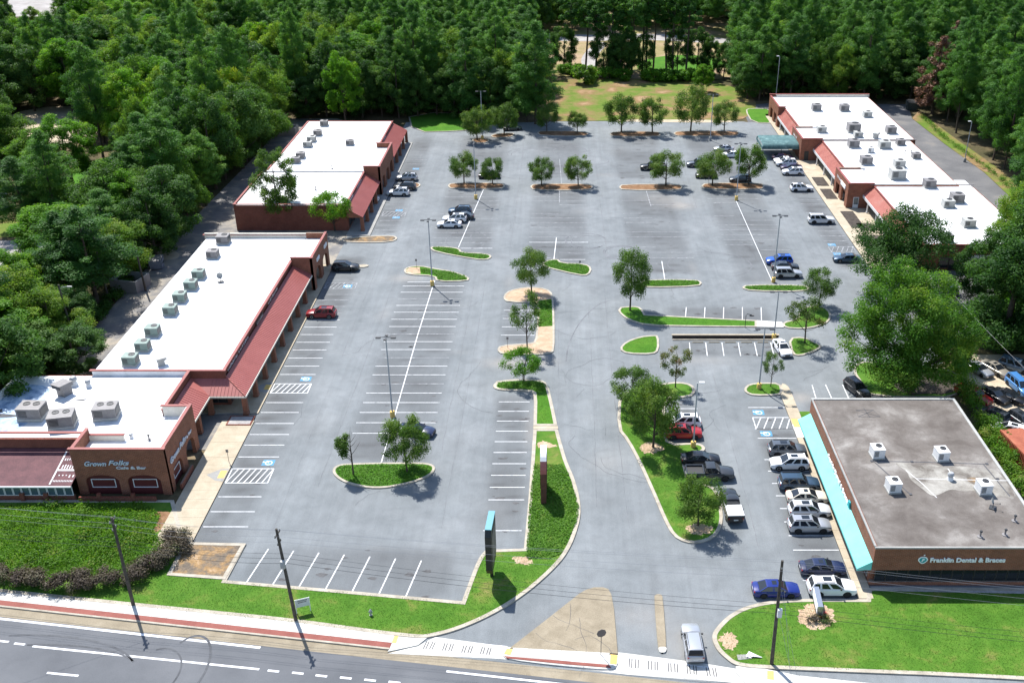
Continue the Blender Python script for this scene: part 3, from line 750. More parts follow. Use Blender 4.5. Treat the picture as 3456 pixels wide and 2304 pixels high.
# islands between the right hand bays
island('grass_strip', [(9.04, 148.47), (9.61, 149.95), (11.77, 150.45), (13.01, 149.78), (13.46, 147.17), (21.62, 146.20), (31.05, 145.09), (30.65, 142.76), (21.23, 142.91), (13.31, 143.22), (10.42, 145.41)], M['grass_lush'], it=1, leafy=GR, sharp=True)
pad('concrete_pad', [(31.05, 145.09), (34.95, 144.46), (34.87, 142.60), (30.65, 142.76)], .14, M['concrete_white'])
island('grass_bulb', [(34.95, 144.46), (37.49, 145.41), (38.83, 149.12), (40.71, 150.62), (43.09, 150.12), (43.54, 147.49), (42.52, 144.62), (40.40, 142.91), (37.81, 141.99), (34.84, 142.45)], M['grass'], it=1, leafy=GR)
island('grass_bulb', [(8.59, 135.25), (9.71, 137.68), (12.09, 139.44), (14.14, 139.89), (15.00, 139.74), (14.65, 134.83), (13.63, 133.58), (9.75, 133.71)], M['grass_lush'], it=1, leafy=GR)
island('grass_bulb', [(34.83, 139.00), (37.24, 139.29), (38.83, 137.39), (39.53, 136.10), (37.84, 134.41), (35.46, 133.02), (34.28, 133.58)], M['grass'], it=1, leafy=GR)
CL = [(7.92, 121.98), (7.24, 112.92), (8.39, 109.99), (9.60, 104.74), (10.80, 98.28), (11.64, 93.26), (12.36, 90.51), (13.55, 89.36), (15.12, 89.21), (16.92, 90.12), (18.06, 92.07), (18.57, 94.65), (18.63, 99.07), (17.36, 100.49), (15.48, 100.94), (15.21, 104.84), (15.52, 106.68), (17.43, 107.07), (18.32, 108.06), (17.90, 109.17),
      (16.72, 109.48), (13.79, 109.17), (13.48, 111.86), (14.23, 120.78), (17.72, 120.90), (18.76, 122.58), (18.44, 124.54), (16.67, 125.29), (14.48, 124.91), (11.58, 123.19)]
big_isl = island('planted_strip', CL, M['grass'], it=1, kw=.4, leafy=None)
cover('strip_grass', [(8.37, 120.20), (13.76, 120.20), (12.89, 110.30), (14.92, 108.26), (14.49, 101.57), (18.09, 98.89), (18.02, 94.65), (17.04, 91.05), (13.78, 90.12), (11.59, 95.47), (9.25, 110.30), (7.73, 113.45)], 60, .07, .05, M['leaf_grass'], big_isl, .11, upright=.9)
flat('mulch_ring', ragged([(13.81, 91.83), (14.53, 92.54), (16.50, 92.54), (17.15, 91.83), (16.28, 90.81), (14.34, 90.81)], .28, 4), .13, M['dirt'], big_isl)
flat('soil_patch', ragged([(9.98, 108.77), (11.17, 109.78), (12.78, 109.07), (12.94, 107.77), (11.21, 106.78), (10.00, 107.47)], .28, 5), .13, M['dirt'], big_isl)
island('grass_bulb', [(25.50, 123.31), (26.39, 124.66), (28.36, 125.04), (30.93, 124.91), (30.85, 122.58), (30.15, 121.50), (26.52, 121.38), (25.57, 122.22)], M['grass'], it=1, leafy=GR)
pad('concrete_pad', chaikin([(30.99, 124.91), (31.82, 124.42), (32.00, 121.98), (31.72, 119.73), (30.72, 119.49), (30.40, 121.50)], 1), .125, M['concrete'])
RL = [(42.07, 128.48), (43.31, 130.85), (44.86, 131.39), (49.07, 130.45), (57.76, 128.87), (56.78, 120.90), (42.18, 120.90), (42.30, 125.04)]
tree_lawn = island('tree_lawn', RL, M['grass'], it=1, leafy=None)
flat('worn_earth', ragged([(46.86, 125.04), (53.02, 128.87), (56.90, 127.31), (55.95, 121.98), (47.08, 121.62)], .28, 6), .127, M['mulch_dark'], tree_lawn)
LR = [(31.19, 80.23), (24.97, 80.29), (21.57, 80.03), (18.92, 79.32), (16.88, 78.05), (15.32, 76.26), (14.59, 74.94), (14.80, 73.30), (15.43, 72.16), (16.41, 70.99), (19.02, 70.65), (42.94, 69.41), (56.15, 67.82), (63.61, 81.68), (47.99, 81.88), (33.48, 82.01), (31.72, 81.88)]
rlawn = island('corner_lawn', LR, M['grass'], kw=.45, it=2, sharp=True)
cover('grass_blades', [(31.05, 79.71), (21.70, 79.51), (17.45, 77.80), (15.50, 75.66), (15.30, 73.30), (16.67, 71.32), (19.28, 70.93), (43.02, 69.62), (45.34, 70.49), (49.79, 81.01), (31.98, 81.48)], 60, .07, .045, M['leaf_grass'], rlawn, .12, upright=.9)
flat('bare_patch', ragged([(15.29, 74.76), (16.27, 75.66), (17.20, 74.76), (16.85, 73.30), (15.55, 73.01)], .28, 7), .127, M['dirt'], rlawn)
flat('flower_bed', ragged([(23.71, 78.11), (24.51, 79.19), (25.70, 79.58), (26.94, 79.19), (27.49, 77.99), (27.02, 76.75), (25.73, 75.84), (24.07, 76.08), (23.59, 76.87)], .28, 8), .13, M['dirt'], rlawn)
pad('meter_pad', [(16.72, 72.44), (17.81, 72.50), (17.97, 71.93), (16.74, 71.76)], .15, M['concrete_grey'])
flat('foundation_gravel', [(32.07, 82.15), (50.16, 81.88), (49.77, 80.95), (32.16, 81.48)], .135, M['gravel_grey'], rlawn)
# scruffy bed with its own kerb at the lot corner
island('corner_bed', [(-41.61, 89.36), (-34.72, 89.13), (-35.27, 83.16), (-41.67, 83.85)], M['dirt_pad'], kw=.45, it=0, h=.19, part='soil')
# lawn behind the far left shops, the rough field and the strip by the right shops
island('far_lawn', [(-38, 254.2), (-26.3, 255), (-21, 258), (-15, 263), (-14, 272), (-42, 274)], M['grass_lush'], it=1)
flat('field', chaikin([(-10, 264.8), (20, 265.8), (46, 264), (55, 278), (54, 306), (30, 314), (2, 316), (-9, 302)], 1), .02, M['field'])
flat('field_edge', chaikin([(14, 264.6), (45, 263.4), (46, 266.2), (14, 267)], 1), .026, M['gravel'])
island('side_lawn', [(50.17, 275.76), (51.63, 278.11), (58.15, 277.63), (55.97, 262.80), (49.99, 263.23)], M['grass_lush'], it=1)
flat('brush_ground', [(50.4, 60), (110, 60), (110, 134), (64, 136), (51, 128)], .006, M['forest_floor'])
flat('impound_ground', [(58.75, 133.58), (80.04, 133.99), (71.94, 97.16), (59.05, 98.02), (56.99, 111.33), (56.17, 122.58)], .012, M['gravel'])

# ------------------------------------------------------------------ bay lines and other paint on the lots
ln = MB(); lw = MB()
def hline(x0, x1, y, w=.105, worn=False): (lw if worn else ln).strip([(x0, y), (x1, y)], w, .011)
for k, y in enumerate((145.5, 142.9, 140.3, 137.7, 135.2, 132.6, 130.1, 127.6, 119.7, 117.1, 114.3, 111.6, 109.1, 106.4, 98.0, 95.1, 92.3)): hline(-40.5, -35.4, y)
for y in (155.2, 153.0, 150.5, 148.0): hline(-40.4, -35.3, y, worn=True)
def hatch(x0, x1, y0, y1, n=7, mb=ln):
    for y in (y0, y1): mb.strip([(x0, y), (x1, y)], .12, .011)
    for x in (x0, x1): mb.strip([(x, y0), (x, y1)], .12, .0112)
    d = (x1 - x0) / n
    for k in range(n): mb.strip([(x0 + k * d, y0), (min(x0 + (k + 1.1) * d, x1), y1)], .12, .0114)
hatch(-40.6, -35.4, 122.3, 124.9); hatch(-40.5, -35.4, 100.8, 103.8); hatch(-40.4, -35.2, 157.6, 160, 7, lw)
for k in range(19): hline(-27.2, -16.7, 159.3 - k * 2.6 - .6, worn=(k in (2, 7, 10, 13)))
hline(-26.6, -22, 160.4)
ln.strip([(-22, 161), (-22.3, 140), (-22.4, 105)], .13, .0116)
for k in range(10): hline(-8.6, -4.4, 119.9 - k * 2.5)
hline(-8.8, -4.5, 91.6)
for y in (149.0, 146, 143, 140.1): hline(-9.4, -4.2, y)
for k in range(7): ln.strip([(-32.1 + k * 2.83 - (0 if k < 1 else 0), 88.4 - k * .33), (-33.0 + k * 2.83, 82.9 - k * .36)], .13, .011)
for y in (118.4, 113, 110.7, 105.8, 103.3, 100.7, 98.2, 95.7, 93.2, 90.7, 88.2, 85.7, 83.2): hline(25.3, 30.3, y)
hatch(25.5, 30.5, 113.0, 115.8, 5)
for y in (118.1, 115.3, 112.6): hline(13.4, 18.4, y)
for k in range(6): ln.strip([(19.5 + k * 2.48, 137.6), (19.2 + k * 2.48, 133.3)], .12, .011)
for k in range(5): ln.strip([(20.4 + k * 3.06, 150.2), (19.7 + k * 3.04, 145.4)], .12, .011)
ln.strip([(35.35, 124.54), (35.09, 120.90)], .12, .011); ln.strip([(37.28, 124.66), (37.25, 120.90)], .12, .011); ln.strip([(39.68, 124.66), (39.59, 120.90)], .12, .011)
# the far lots, worn
for (x0, xm, x1, y0, y1) in ((-24.7, -18.9, -12.8, 176.0, 211), (-6.2, -.6, 5.0, 168.5, 211), (12.4, 18.2, 24, 166, 211), (30.7, 36.6, 42.4, 162, 211)):
    n = int((y1 - y0) / 2.6)
    for k in range(n + 1):
        y = y0 + k * 2.6
        r = RNG.random()
        if r < .28: hline(x0, x1, y, .10, True)
        elif r > .8: pass
        elif r < .55: hline(x0, xm - RNG.uniform(0, 2), y, .11, True)
        else: hline(xm + RNG.uniform(0, 1), x1, y, .11, True)
for a, b in (((-19.25, 176.32), (-16.64, 212.56)), ): ln.strip([a, b], .12, .0116)
ln.strip([(-1.00, 181.19), (-1.42, 170.22)], .13, .0116); ln.strip([(18.09, 169.61), (17.90, 161.42)], .13, .0116); lw.strip([(18.14, 211.08), (18.41, 198.83)], .12, .0116); lw.strip([(-0.47, 209.05), (-0.45, 201.23)], .12, .0116); lw.strip([(-0.51, 231.72), (0.00, 212.56)], .1, .0116)
ln.strip([(36.51, 202.05), (36.36, 160.30)], .11, .0116)
hline(-18.8, -12.9, 175.8); hline(-6.1, 5, 178.8); hline(-6.2, 4, 176.3); hline(-.3, 4.3, 170.4)
for y in (182.5, 185.2, 187.8, 190.4, 197.5, 200, 216, 218.6, 228, 231): hline(-36.2, -31.6, y, .11, True)
for y in (166.5, 169.1, 171.7, 179.5, 182.1, 184.7, 187.3, 192.5, 195.1, 200.3, 202.9, 208, 210.6, 218, 246, 248.6): hline(49.6, 54.4, y, .11, True)
hatch(-36.2, -31.6, 193, 195.6, 6, lw); hatch(49.8, 54.4, 174, 176.6, 5, lw)
ln.build('bay_lines', M['paint'], lot, fix=False); lw.build('worn_bay_lines', M['paint_worn'], lot, fix=False)
# wheelchair marks
def wheelchair(x, y, s=1.0, worn=False):
    bl = MB(); bl.box(x - .75 * s, x + .75 * s, y - .62 * s, y + .62 * s, .002, .0125)
    root = bl.build('accessible_bay_mark', M['paint_blue'], lot)
    w = MB(); z = .0165
    ring = [(x + .05 * s + .40 * s * math.cos(a), y - .05 + .40 * s * math.sin(a)) for a in [2 * math.pi * i / 14 for i in range(15)]]
    w.strip(ring, .13 * s, z)
    w.strip([(x - .2 * s, y + .1 * s), (x - .62 * s, y + .16 * s)], .15 * s, z + .001)
    w.strip([(x + .1 * s, y), (x - .2 * s, y + .12 * s), (x - .25 * s, y + .45 * s)], .15 * s, z + .002)
    w.strip([(x - .72 * s, y + .16 * s), (x - .60 * s, y + .16 * s)], .24 * s, z + .003)
    w.build('wheelchair_symbol', M['paint_worn' if worn else 'paint'], root, fix=False)
for x, y in ((-36.5, 126.3), (-36.4, 105.1), (-36.6, 158.6), (26.5, 117.1), (26.6, 111.8)): wheelchair(x, y)
for x, y in ((-33.2, 192.2), (-33.2, 196.4), (-33.3, 224), (50.6, 173), (50.7, 177.6), (52.2, 250.5)): wheelchair(x, y, .95, True)
# tyre marks and cracks
sk = MB()
def loop(cx, cy, rx, ry, a0, a1, w=.22, dx=0, n=28):
    sk.strip([(cx + rx * math.cos(R(a0 + (a1 - a0) * i / n)) + dx * i / n, cy + ry * math.sin(R(a0 + (a1 - a0) * i / n))) for i in range(n + 1)], w, .0135)
loop(4.6, 179.5, 3.9, 3.9, 20, 330, .26); loop(5.4, 179.2, 3.6, 3.0, 60, 300, .18); loop(10.9, 173.9, 3.2, 3.3, 40, 400, .24); loop(11.3, 173.7, 3.3, 3.0, 30, 300, .18); loop(3.5, 181, 8, 8, 240, 290, .2)
loop(-2, 236, 11, 6, 60, 200, .2); loop(-2, 235.5, 10, 5.2, 80, 190, .2); loop(-8, 224, 9, 7, 150, 280, .18); loop(2, 238, 4, 4, 0, 300, .18); loop(6, 230, 5, 3.2, 200, 380, .18); loop(12, 232, 9, 8, 120, 200, .18)
loop(25, 168, 6, 4.5, 80, 250, .2); loop(26, 168, 8, 6, 300, 460, .18); loop(-18, 180, 4, 4.5, 30, 330, .16); loop(-12, 182, 5.4, 5.6, 110, 220, .16)
sk.strip(chaikin([(0.64, 131.53), (0.99, 137.10), (2.77, 144.62), (5.73, 151.12), (7.95, 152.82)], 2, False), .16, .0135)
sk.build('tyre_marks', M['skid'], lot, fix=False)
rk = MB()
def rloop(cx, cy, rx, ry, a0, a1, w, n=30): rk.strip([(cx + rx * math.cos(R(a0 + (a1 - a0) * i / n)), cy + ry * math.sin(R(a0 + (a1 - a0) * i / n))) for i in range(n + 1)], w, .016)
rloop(-35.6, 70.9, 2.2, 4.2, -60, 130, .24); rloop(-38.2, 70.2, 2.4, 3.2, -40, 110, .18); rloop(-52, 70, 12, 5.2, 20, 100, .22); rloop(-50, 70.5, 10, 3.4, 20, 100, .2)
rk.strip([(-34.63, 68.98), (-29.39, 68.98)], .01, .016)
rk.build('road_tyre_marks', M['skid_road'], None, fix=False)['kind'] = 'structure'
ck = MB()
def crack(p, ang, length, w=.035):
    pts = [p]; x, y = p; a = ang
    for _ in range(int(length / .8)):
        a += RNG.gauss(0, .32); x += .8 * math.cos(a); y += .8 * math.sin(a); pts.append((x, y))
    ck.strip(pts, [w * RNG.uniform(.5, 1.4) for _ in pts], .0128)
for q, a, L in (((22.25, 123.19), -2.0, 9), ((22.44, 119.03), -2.4, 8), ((20.33, 115.64), -1.9, 5), ((37.87, 128.87), -2.2, 5), ((39.13, 130.19), -2.5, 4), ((-13.73, 152.82), -1.6, 30), ((-11.87, 131.53), -1.7, 18), ((0.00, 128.87), -1.5, 30), ((8.49, 141.54), -1.6, 30), ((1.69, 111.33), -1.5, 22), ((4.91, 106.29), -1.6, 16),
                ((-17.49, 111.33), -1.55, 14), ((-9.85, 147.81), .05, 5), ((-17.24, 147.81), -1.2, 3), ((-36.15, 135.68), -1.3, 6), ((9.84, 161.79), -1.5, 8), ((25.39, 178.07), -1.2, 9), ((30.74, 187.25), -.9, 10), ((17.93, 187.25), -1.4, 9), ((9.60, 192.14), .2, 8), ((24.09, 197.25), .8, 7), ((33.58, 178.07), -1.1, 9), ((-4.27, 187.25), .2, 6), ((4.09, 178.07), .3, 6)): crack(q, a, L)
for _ in range(70):
    x = RNG.uniform(-38, 53); y = RNG.uniform(85, 255)
    if not (28 < x and y < 164): crack((x, y), RNG.uniform(-3, 3), RNG.uniform(2, 7), .03)
sm_ = MB()
for x, y0, y1, d in ((-13.6, 92, 164, .5), (-15.2, 108, 160, .2), (-32.4, 92, 250, -.6), (-29.2, 100, 165, .3), (-1.2, 92, 150, .8), (7.6, 92, 160, -.4), (4.1, 96, 150, .3), (21.6, 88, 128, .2), (27.5, 165, 250, .4), (45.6, 150, 258, .5), (8.4, 170, 256, -.5), (-9.6, 172, 256, .3)):
    sm_.strip([(x + d * math.sin(t * 2.2) + RNG.uniform(-.06, .06), y0 + (y1 - y0) * t) for t in [i / 24 for i in range(25)]], [RNG.uniform(.02, .07) for _ in range(25)], .0098)
sm_.build('paving_seams', M['skid'], lot, fix=False)
ck.build('cracks', M['tar'], lot, fix=False)
cc = MB(); ck_, ck = ck, cc
for q, a, L in (((-0.87, 77.80), -.6, 5), ((1.74, 77.49), -1.6, 8), ((-2.56, 75.36), -.7, 5), ((1.27, 74.46), .1, 6), ((0.43, 75.66), 1.2, 4)): crack(q, a, L, .035)
cc.build('concrete_cracks', M['tar'], tri, fix=False, loc=(0, 0, .135))
ck = ck_
os_ = MB()
for _ in range(300):
    a, b, c_, d = RNG.choice(BAYS); cx = RNG.uniform(a + .6, b - .6); cy = RNG.uniform(c_, d)
    r = RNG.uniform(.08, .42)
    os_.poly([(cx + r * (1.5 + .5 * math.sin(3 * t + cx)) * math.cos(t), cy + r * .7 * (1 + .3 * math.cos(2 * t + cy)) * math.sin(t), .0105) for t in [2 * math.pi * i / 10 for i in range(10)]])
os_.build('oil_stains', M['oil'], lot, fix=False)

# ------------------------------------------------------------------ buildings
def rebase(root):
    """move an assembly's empty to the middle of its base, parts stay where they are"""
    xs = []; ys = []
    for c_ in root.children:
        if c_.type == 'MESH':
            for k in c_.bound_box:
                q = c_.location + (Matrix.Rotation(c_.rotation_euler.z, 3, 'Z') @ Vector(k)); xs.append(q.x); ys.append(q.y)
    d = Vector(((min(xs) + max(xs)) / 2, (min(ys) + max(ys)) / 2, 0))
    root.location = d
    for c_ in root.children: c_.location = c_.location - d

def arch_wall(mb, a, b, H, th, arches, z0=0.0, n=10):
    """wall from a to b (2D), thickness th to the left of a->b, with arched openings (s_center, half_width, spring, rise)"""
    a = Vector(a); b = Vector(b); L = (b - a).length; t = (b - a) / L; nr = Vector((-t.y, t.x))
    cuts = [0.0, L]
    for (c_, hw, sp, ri) in arches:
        cuts += [c_ - hw + 2 * hw * i / n for i in range(n + 1)]
    cuts = sorted(set(round(x, 4) for x in cuts))
    def low(s, mid):
        for (c_, hw, sp, ri) in arches:
            if c_ - hw < mid < c_ + hw:
                k = min(1, abs(s - c_) / hw); return sp + ri * math.sqrt(max(0, 1 - k * k))
        return z0
    for s0, s1 in zip(cuts[:-1], cuts[1:]):
        m = (s0 + s1) / 2; l0 = low(s0, m); l1 = low(s1, m)
        p0 = a + t * s0; p1 = a + t * s1; q0 = p0 + nr * th; q1 = p1 + nr * th
        v = [(p0.x, p0.y, l0), (p1.x, p1.y, l1), (p1.x, p1.y, H), (p0.x, p0.y, H), (q0.x, q0.y, l0), (q1.x, q1.y, l1), (q1.x, q1.y, H), (q0.x, q0.y, H)]
        f = [(0, 1, 2, 3), (5, 4, 7, 6), (3, 2, 6, 7), (1, 0, 4, 5)]
        # jamb faces where the opening starts/ends
        if l0 > z0 and low(s0, s0 - .01) == z0: mb.add([(p0.x, p0.y, z0), (p0.x, p0.y, l0), (q0.x, q0.y, l0), (q0.x, q0.y, z0)], [(0, 1, 2, 3)])
        if l1 > z0 and low(s1, s1 + .01) == z0: mb.add([(p1.x, p1.y, z0), (p1.x, p1.y, l1), (q1.x, q1.y, l1), (q1.x, q1.y, z0)], [(3, 2, 1, 0)])
        mb.add(v, f)
    p0 = a; q0 = a + nr * th; p1 = b; q1 = b + nr * th
    mb.add([(p0.x, p0.y, z0), (p0.x, p0.y, H), (q0.x, q0.y, H), (q0.x, q0.y, z0)], [(0, 3, 2, 1)])
    mb.add([(p1.x, p1.y, z0), (p1.x, p1.y, H), (q1.x, q1.y, H), (q1.x, q1.y, z0)], [(0, 1, 2, 3)])

def ribbed_roof(name, quads, mat, parent, rib=.45, th=.10, ribs=True):
    """sloping metal roof made of planar quads (top a->b, eave d->c) with raised seams"""
    mb = MB()
    for (a, b, c_, d) in quads:
        a, b, c_, d = map(Vector, (a, b, c_, d))
        up = (b - a).cross(d - a).normalized()
        if up.z < 0: up = -up
        lo = [p - up * th for p in (a, b, c_, d)]
        mb.add([tuple(p) for p in (a, b, c_, d)] + [tuple(p) for p in lo], [(0, 1, 2, 3), (7, 6, 5, 4), (0, 4, 5, 1), (1, 5, 6, 2), (2, 6, 7, 3), (3, 7, 4, 0)])
    root = mb.build(name, mat, parent)
    if ribs:
        rb = MB()
        for (a, b, c_, d) in quads:
            a, b, c_, d = map(Vector, (a, b, c_, d))
            up = (b - a).cross(d - a).normalized()
            if up.z < 0: up = -up
            ev = (c_ - d); L = ev.length; et = ev / L; n = max(1, int(L / rib))
            # seams run straight up the slope from each eave point to the top line (clipped at hips)
            slope = (a - d) - et * (a - d).dot(et)
            h = slope.length; sn = slope / h
            sa = (a - d).dot(et); sb = (b - d).dot(et)
            for k in range(n + 1):
                s_ = k * L / n; t1 = 1.0
                if s_ < sa: t1 = s_ / sa if sa > 0 else 1
                if s_ > sb: t1 = (L - s_) / (L - sb) if L > sb else 1
                if t1 < .03: continue
                p0 = d + et * s_; p1 = p0 + slope * t1
                m = (p0 + p1) / 2 + up * .02
                rb.obox(m, et * .022, (p1 - p0) / 2, up * .03)
        s_ = rb.build('seams', mat, root); s_['kind'] = 'stuff'
    return root

def columns(spots, parent, w=.62, h=2.85, mat=None):
    for (x, y) in spots:
        mb = MB(); mb.box(x - w / 2, x + w / 2, y - w / 2, y + w / 2, .1, h)
        mb.box(x - w / 2 - .05, x + w / 2 + .05, y - w / 2 - .05, y + w / 2 + .05, .1, .45)
        mb.build('column', mat or M['brick'], parent)

def window_row(parent, axis, pos, s0, s1, z0, z1, n, out, frame, glass, door_at=(), depth=.06, fw=.07):
    """row of framed panes on a wall; axis 'x': wall runs along x at y=pos; out = +-1 direction of the outside"""
    w = (s1 - s0) / n
    for k in range(n):
        a = s0 + k * w + .03; b = s0 + (k + 1) * w - .03
        zz0 = .12 if k in door_at else z0
        fr = MB()
        def bx(mb, p0, p1, q0, q1, d0, d1):
            lo, hi = sorted((pos + out * d0, pos + out * d1))
            if axis == 'x': mb.box(p0, p1, lo, hi, q0, q1)
            else: mb.box(lo, hi, p0, p1, q0, q1)
        bx(fr, a, b, zz0, zz0 + fw, .003, depth + .03); bx(fr, a, b, z1 - fw, z1, .003, depth + .03)
        bx(fr, a, a + fw, zz0 + fw, z1 - fw, .003, depth + .03); bx(fr, b - fw, b, zz0 + fw, z1 - fw, .003, depth + .03)
        o = fr.build('door' if k in door_at else 'window', frame, parent)
        g = MB(); bx(g, a + fw, b - fw, zz0 + fw, z1 - fw, .004, depth); g.build('pane', glass, o)
        if k in door_at:
            hd = MB(); bx(hd, b - fw - .12, b - fw - .08, 1.0, 1.35, depth, depth + .06); hd.build('handle', M['frame_alu'], o)

def text_mesh(txt, size, ext, mat, shear=0.0, name='lettering', spacing=1.0, bold=0.0):
    cu = bpy.data.curves.new(name, 'FONT')
    cu.body = txt; cu.size = size; cu.extrude = ext; cu.shear = shear; cu.align_x = 'LEFT'; cu.space_character = spacing; cu.offset = bold; cu.resolution_u = 3
    o = bpy.data.objects.new(name, cu); COL.objects.link(o)
    dg = bpy.context.evaluated_depsgraph_get(); dg.update()
    me = bpy.data.meshes.new_from_object(o.evaluated_get(dg))
    bpy.data.objects.remove(o)
    me.name = name
    me.materials.clear(); me.materials.append(mat)
    return me
def text_width(me):
    xs = [v.co.x for v in me.vertices]; return min(xs), max(xs)

def parapet(mb, pts, z0, z1, th=.3):
    """thin upright wall along a polyline, thickness to the left"""
    for a, b in zip(pts[:-1], pts[1:]):
        a = Vector(a); b = Vector(b); t = (b - a).normalized(); n = Vector((-t.y, t.x)) * th
        mb.prism(ccw([tuple(a), tuple(b), tuple(b + n), tuple(a + n)]), z0, z1, True)
def coping(parent, runs, z, w=.42, mat=None, name='coping'):
    for a, b in runs:
        mb = MB()
        a = Vector(a); b = Vector(b); t = (b - a).normalized(); n = Vector((-t.y, t.x)) * w / 2; e = t * .12
        k = RNG.uniform(0, .004)
        mb.prism(ccw([tuple(a - n - e), tuple(b - n + e), tuple(b + n + e), tuple(a + n - e)]), z - .02, z + .10 + k, True)
        mb.build(name, mat or M['coping'], parent)

def blurry_sign(parent, axis_y0, axis_y1, x, z, h, out, mat, seed, back=None):
    """small channel-letter shop sign too far away to read: a row of uneven letter blocks standing off the wall"""
    r = random.Random(seed)
    s_ = axis_y0; mb = MB()
    while s_ < axis_y1:
        w = r.uniform(.16, .30); hh = h * r.choice((.7, .7, 1.0, .8))
        mb.box(min(x, x + out * .14), max(x, x + out * .14), s_, s_ + w * .35, z, z + hh)
        mb.box(min(x, x + out * .14), max(x, x + out * .14), s_ + w * .35, s_ + w, z + hh * r.choice((0, .6, .35)), z + hh * r.choice((.35, 1.0, .8)))
        s_ += w + r.choice((.07, .07, .25))
    mb.build('shop_lettering', mat, parent)['kind'] = 'stuff'

# ---- long strip of shops on the left with the cafe at its near end
A = empty('shopping_strip', (-52, 130, 0))
tag(A, 'long brick shopping strip with white flat roof, red metal canopy and corner cafe', 'building', 'plaza buildings')
A.location = (0, 0, 0)
w = MB()
w.box(-62.7, -45.0, 118.9, 168.5, 0, 4.95)                       # hall
w.box(-72.0, -49.6, 103.1, 118.85, 0, 4.75)                      # cafe back part
w.build('wall', M['brick_dark'], A)
pw = MB()
parapet(pw, [(-45.0, 118.8), (-45.0, 156.6)], 4.0, 5.55); parapet(pw, [(-49.6, 108.6), (-49.6, 118.5)], 4.0, 5.55)
parapet(pw, [(-49.6, 118.8), (-45.0, 118.8)], 4.0, 5.55, -.3)
pw.build('front_parapet', M['brick_dark'], A)
sh = MB()                                                           # pale backs of the walls above the roofs
sh.box(-62.7, -49.6, 118.55, 118.85, 4.6, 5.55); sh.build('parapet_back', M['roof_white'], A); sh = MB()
sh.box(-72.3, -72.0, 103.1, 117.6, 4.7, 5.55)
sh.build('parapet_back', M['roof_white'], A)
fp = MB(); fp.box(-63.2, -45.2, 168.2, 168.5, 4.9, 5.9); fp.build('far_parapet', M['cream'], A)
rf = MB(); rf.box(-62.9, -45.3, 119.1, 168.2, 4.90, 5.0); rf.build('roof', M['roof_white'], A)
rf = MB(); rf.box(-72.0, -49.9, 103.4, 118.54, 4.70, 4.8); rf.build('roof', M['roof_white'], A)
rf = MB(); rf.box(-56.6, -46.35, 98.75, 103.45, 4.71, 4.805); rf.box(-49.95, -46.35, 103.45, 108.3, 4.71, 4.803); rf.build('roof', M['roof_white'], A)
mbp = MB(); mbp.poly([(x, y, 4.812) for x, y in chaikin([(-72, 104.5), (-67.5, 104.2), (-65.5, 106.5), (-66.8, 109.2), (-66, 112), (-67, 115.8), (-71.9, 116.6)], 1)]); mbp.build('worn_roof_patch', M['roof_patch'], A)
for pts in ([(-72, 108.6), (-70, 108.9), (-67.8, 108.5), (-66, 108.9), (-66, 108.4), (-69, 108.0), (-71.9, 107.8)], [(-71.6, 109.2), (-70.7, 110.1), (-70.2, 109.2)], [(-63.5, 111.9), (-61, 112.6), (-61.2, 112.1)]):
    dk = MB(); dk.poly([(x, y, 4.818) for x, y in pts]); dk.build('torn_membrane', M['tar'], A)
sm = MB(); sm.strip([(-62, 105.3), (-57, 105.8), (-50, 106.2)], .05, 4.812); sm.strip([(-62.3, 121), (-62.2, 140), (-62.3, 160)], .06, 5.006); sm.strip([(-61.4, 122), (-61.3, 145), (-61.5, 164)], .05, 5.006); sm.strip([(-57.5, 125), (-58.2, 135), (-58.5, 150)], .05, 5.006); sm.strip([(-58.5,108), (-60,113), (-62,117)], .05, 4.812); sm.build('roof_cables', M['hvac_pale'], A, fix=False)
coping(A, [((-45.15, 118.6), (-45.15, 156.6)), ((-49.75, 108.6), (-49.75, 118.4)), ((-49.6, 118.7), (-45.0, 118.7)), ((-62.9, 118.7), (-49.9, 118.7)), ((-72.3, 103.25), (-57.0, 103.25)), ((-63.4, 168.35), (-41.6, 168.35))], 5.55)
# far tower
tw = MB(); arch_wall(tw, (-41.6, 156.6), (-41.6, 168.5), 6.0, .45, [(3.2, 1.9, 2.0, 1.2), (8.7, 1.9, 2.0, 1.2)])
arch_wall(tw, (-45.2, 156.6), (-41.61, 156.6), 6.0, .4, [(1.8, 1.2, 1.9, .9)]); arch_wall(tw, (-41.61, 168.5), (-45.2, 168.5), 6.0, .4, [(1.8, 1.2, 1.9, .9)])
tw.build('tower', M['brick'], A)
rf = MB(); rf.box(-45.25, -42.06, 157.0, 168.1, 4.9, 4.996); rf.build('roof', M['roof_white'], A)
ce = MB(); ce.box(-45.2, -42.06, 157.0, 168.1, 3.5, 3.6); ce.build('porch_ceiling', M['cream'], A)
coping(A, [((-41.8, 156.6), (-41.8, 168.5)), ((-45.2, 156.8), (-41.6, 156.8))], 6.0)
for y, c_ in ((159.3, 1), (165.2, 2)):
    s_ = MB(); s_.box(-41.6, -41.45, y, y + 1.9, 4.2, 4.75); s_.build('shop_sign', M['sign_face'], A); blurry_sign(A, y + .2, y + 1.6, -41.44, 4.35, .24, .03, M['frame_dark'], c_)
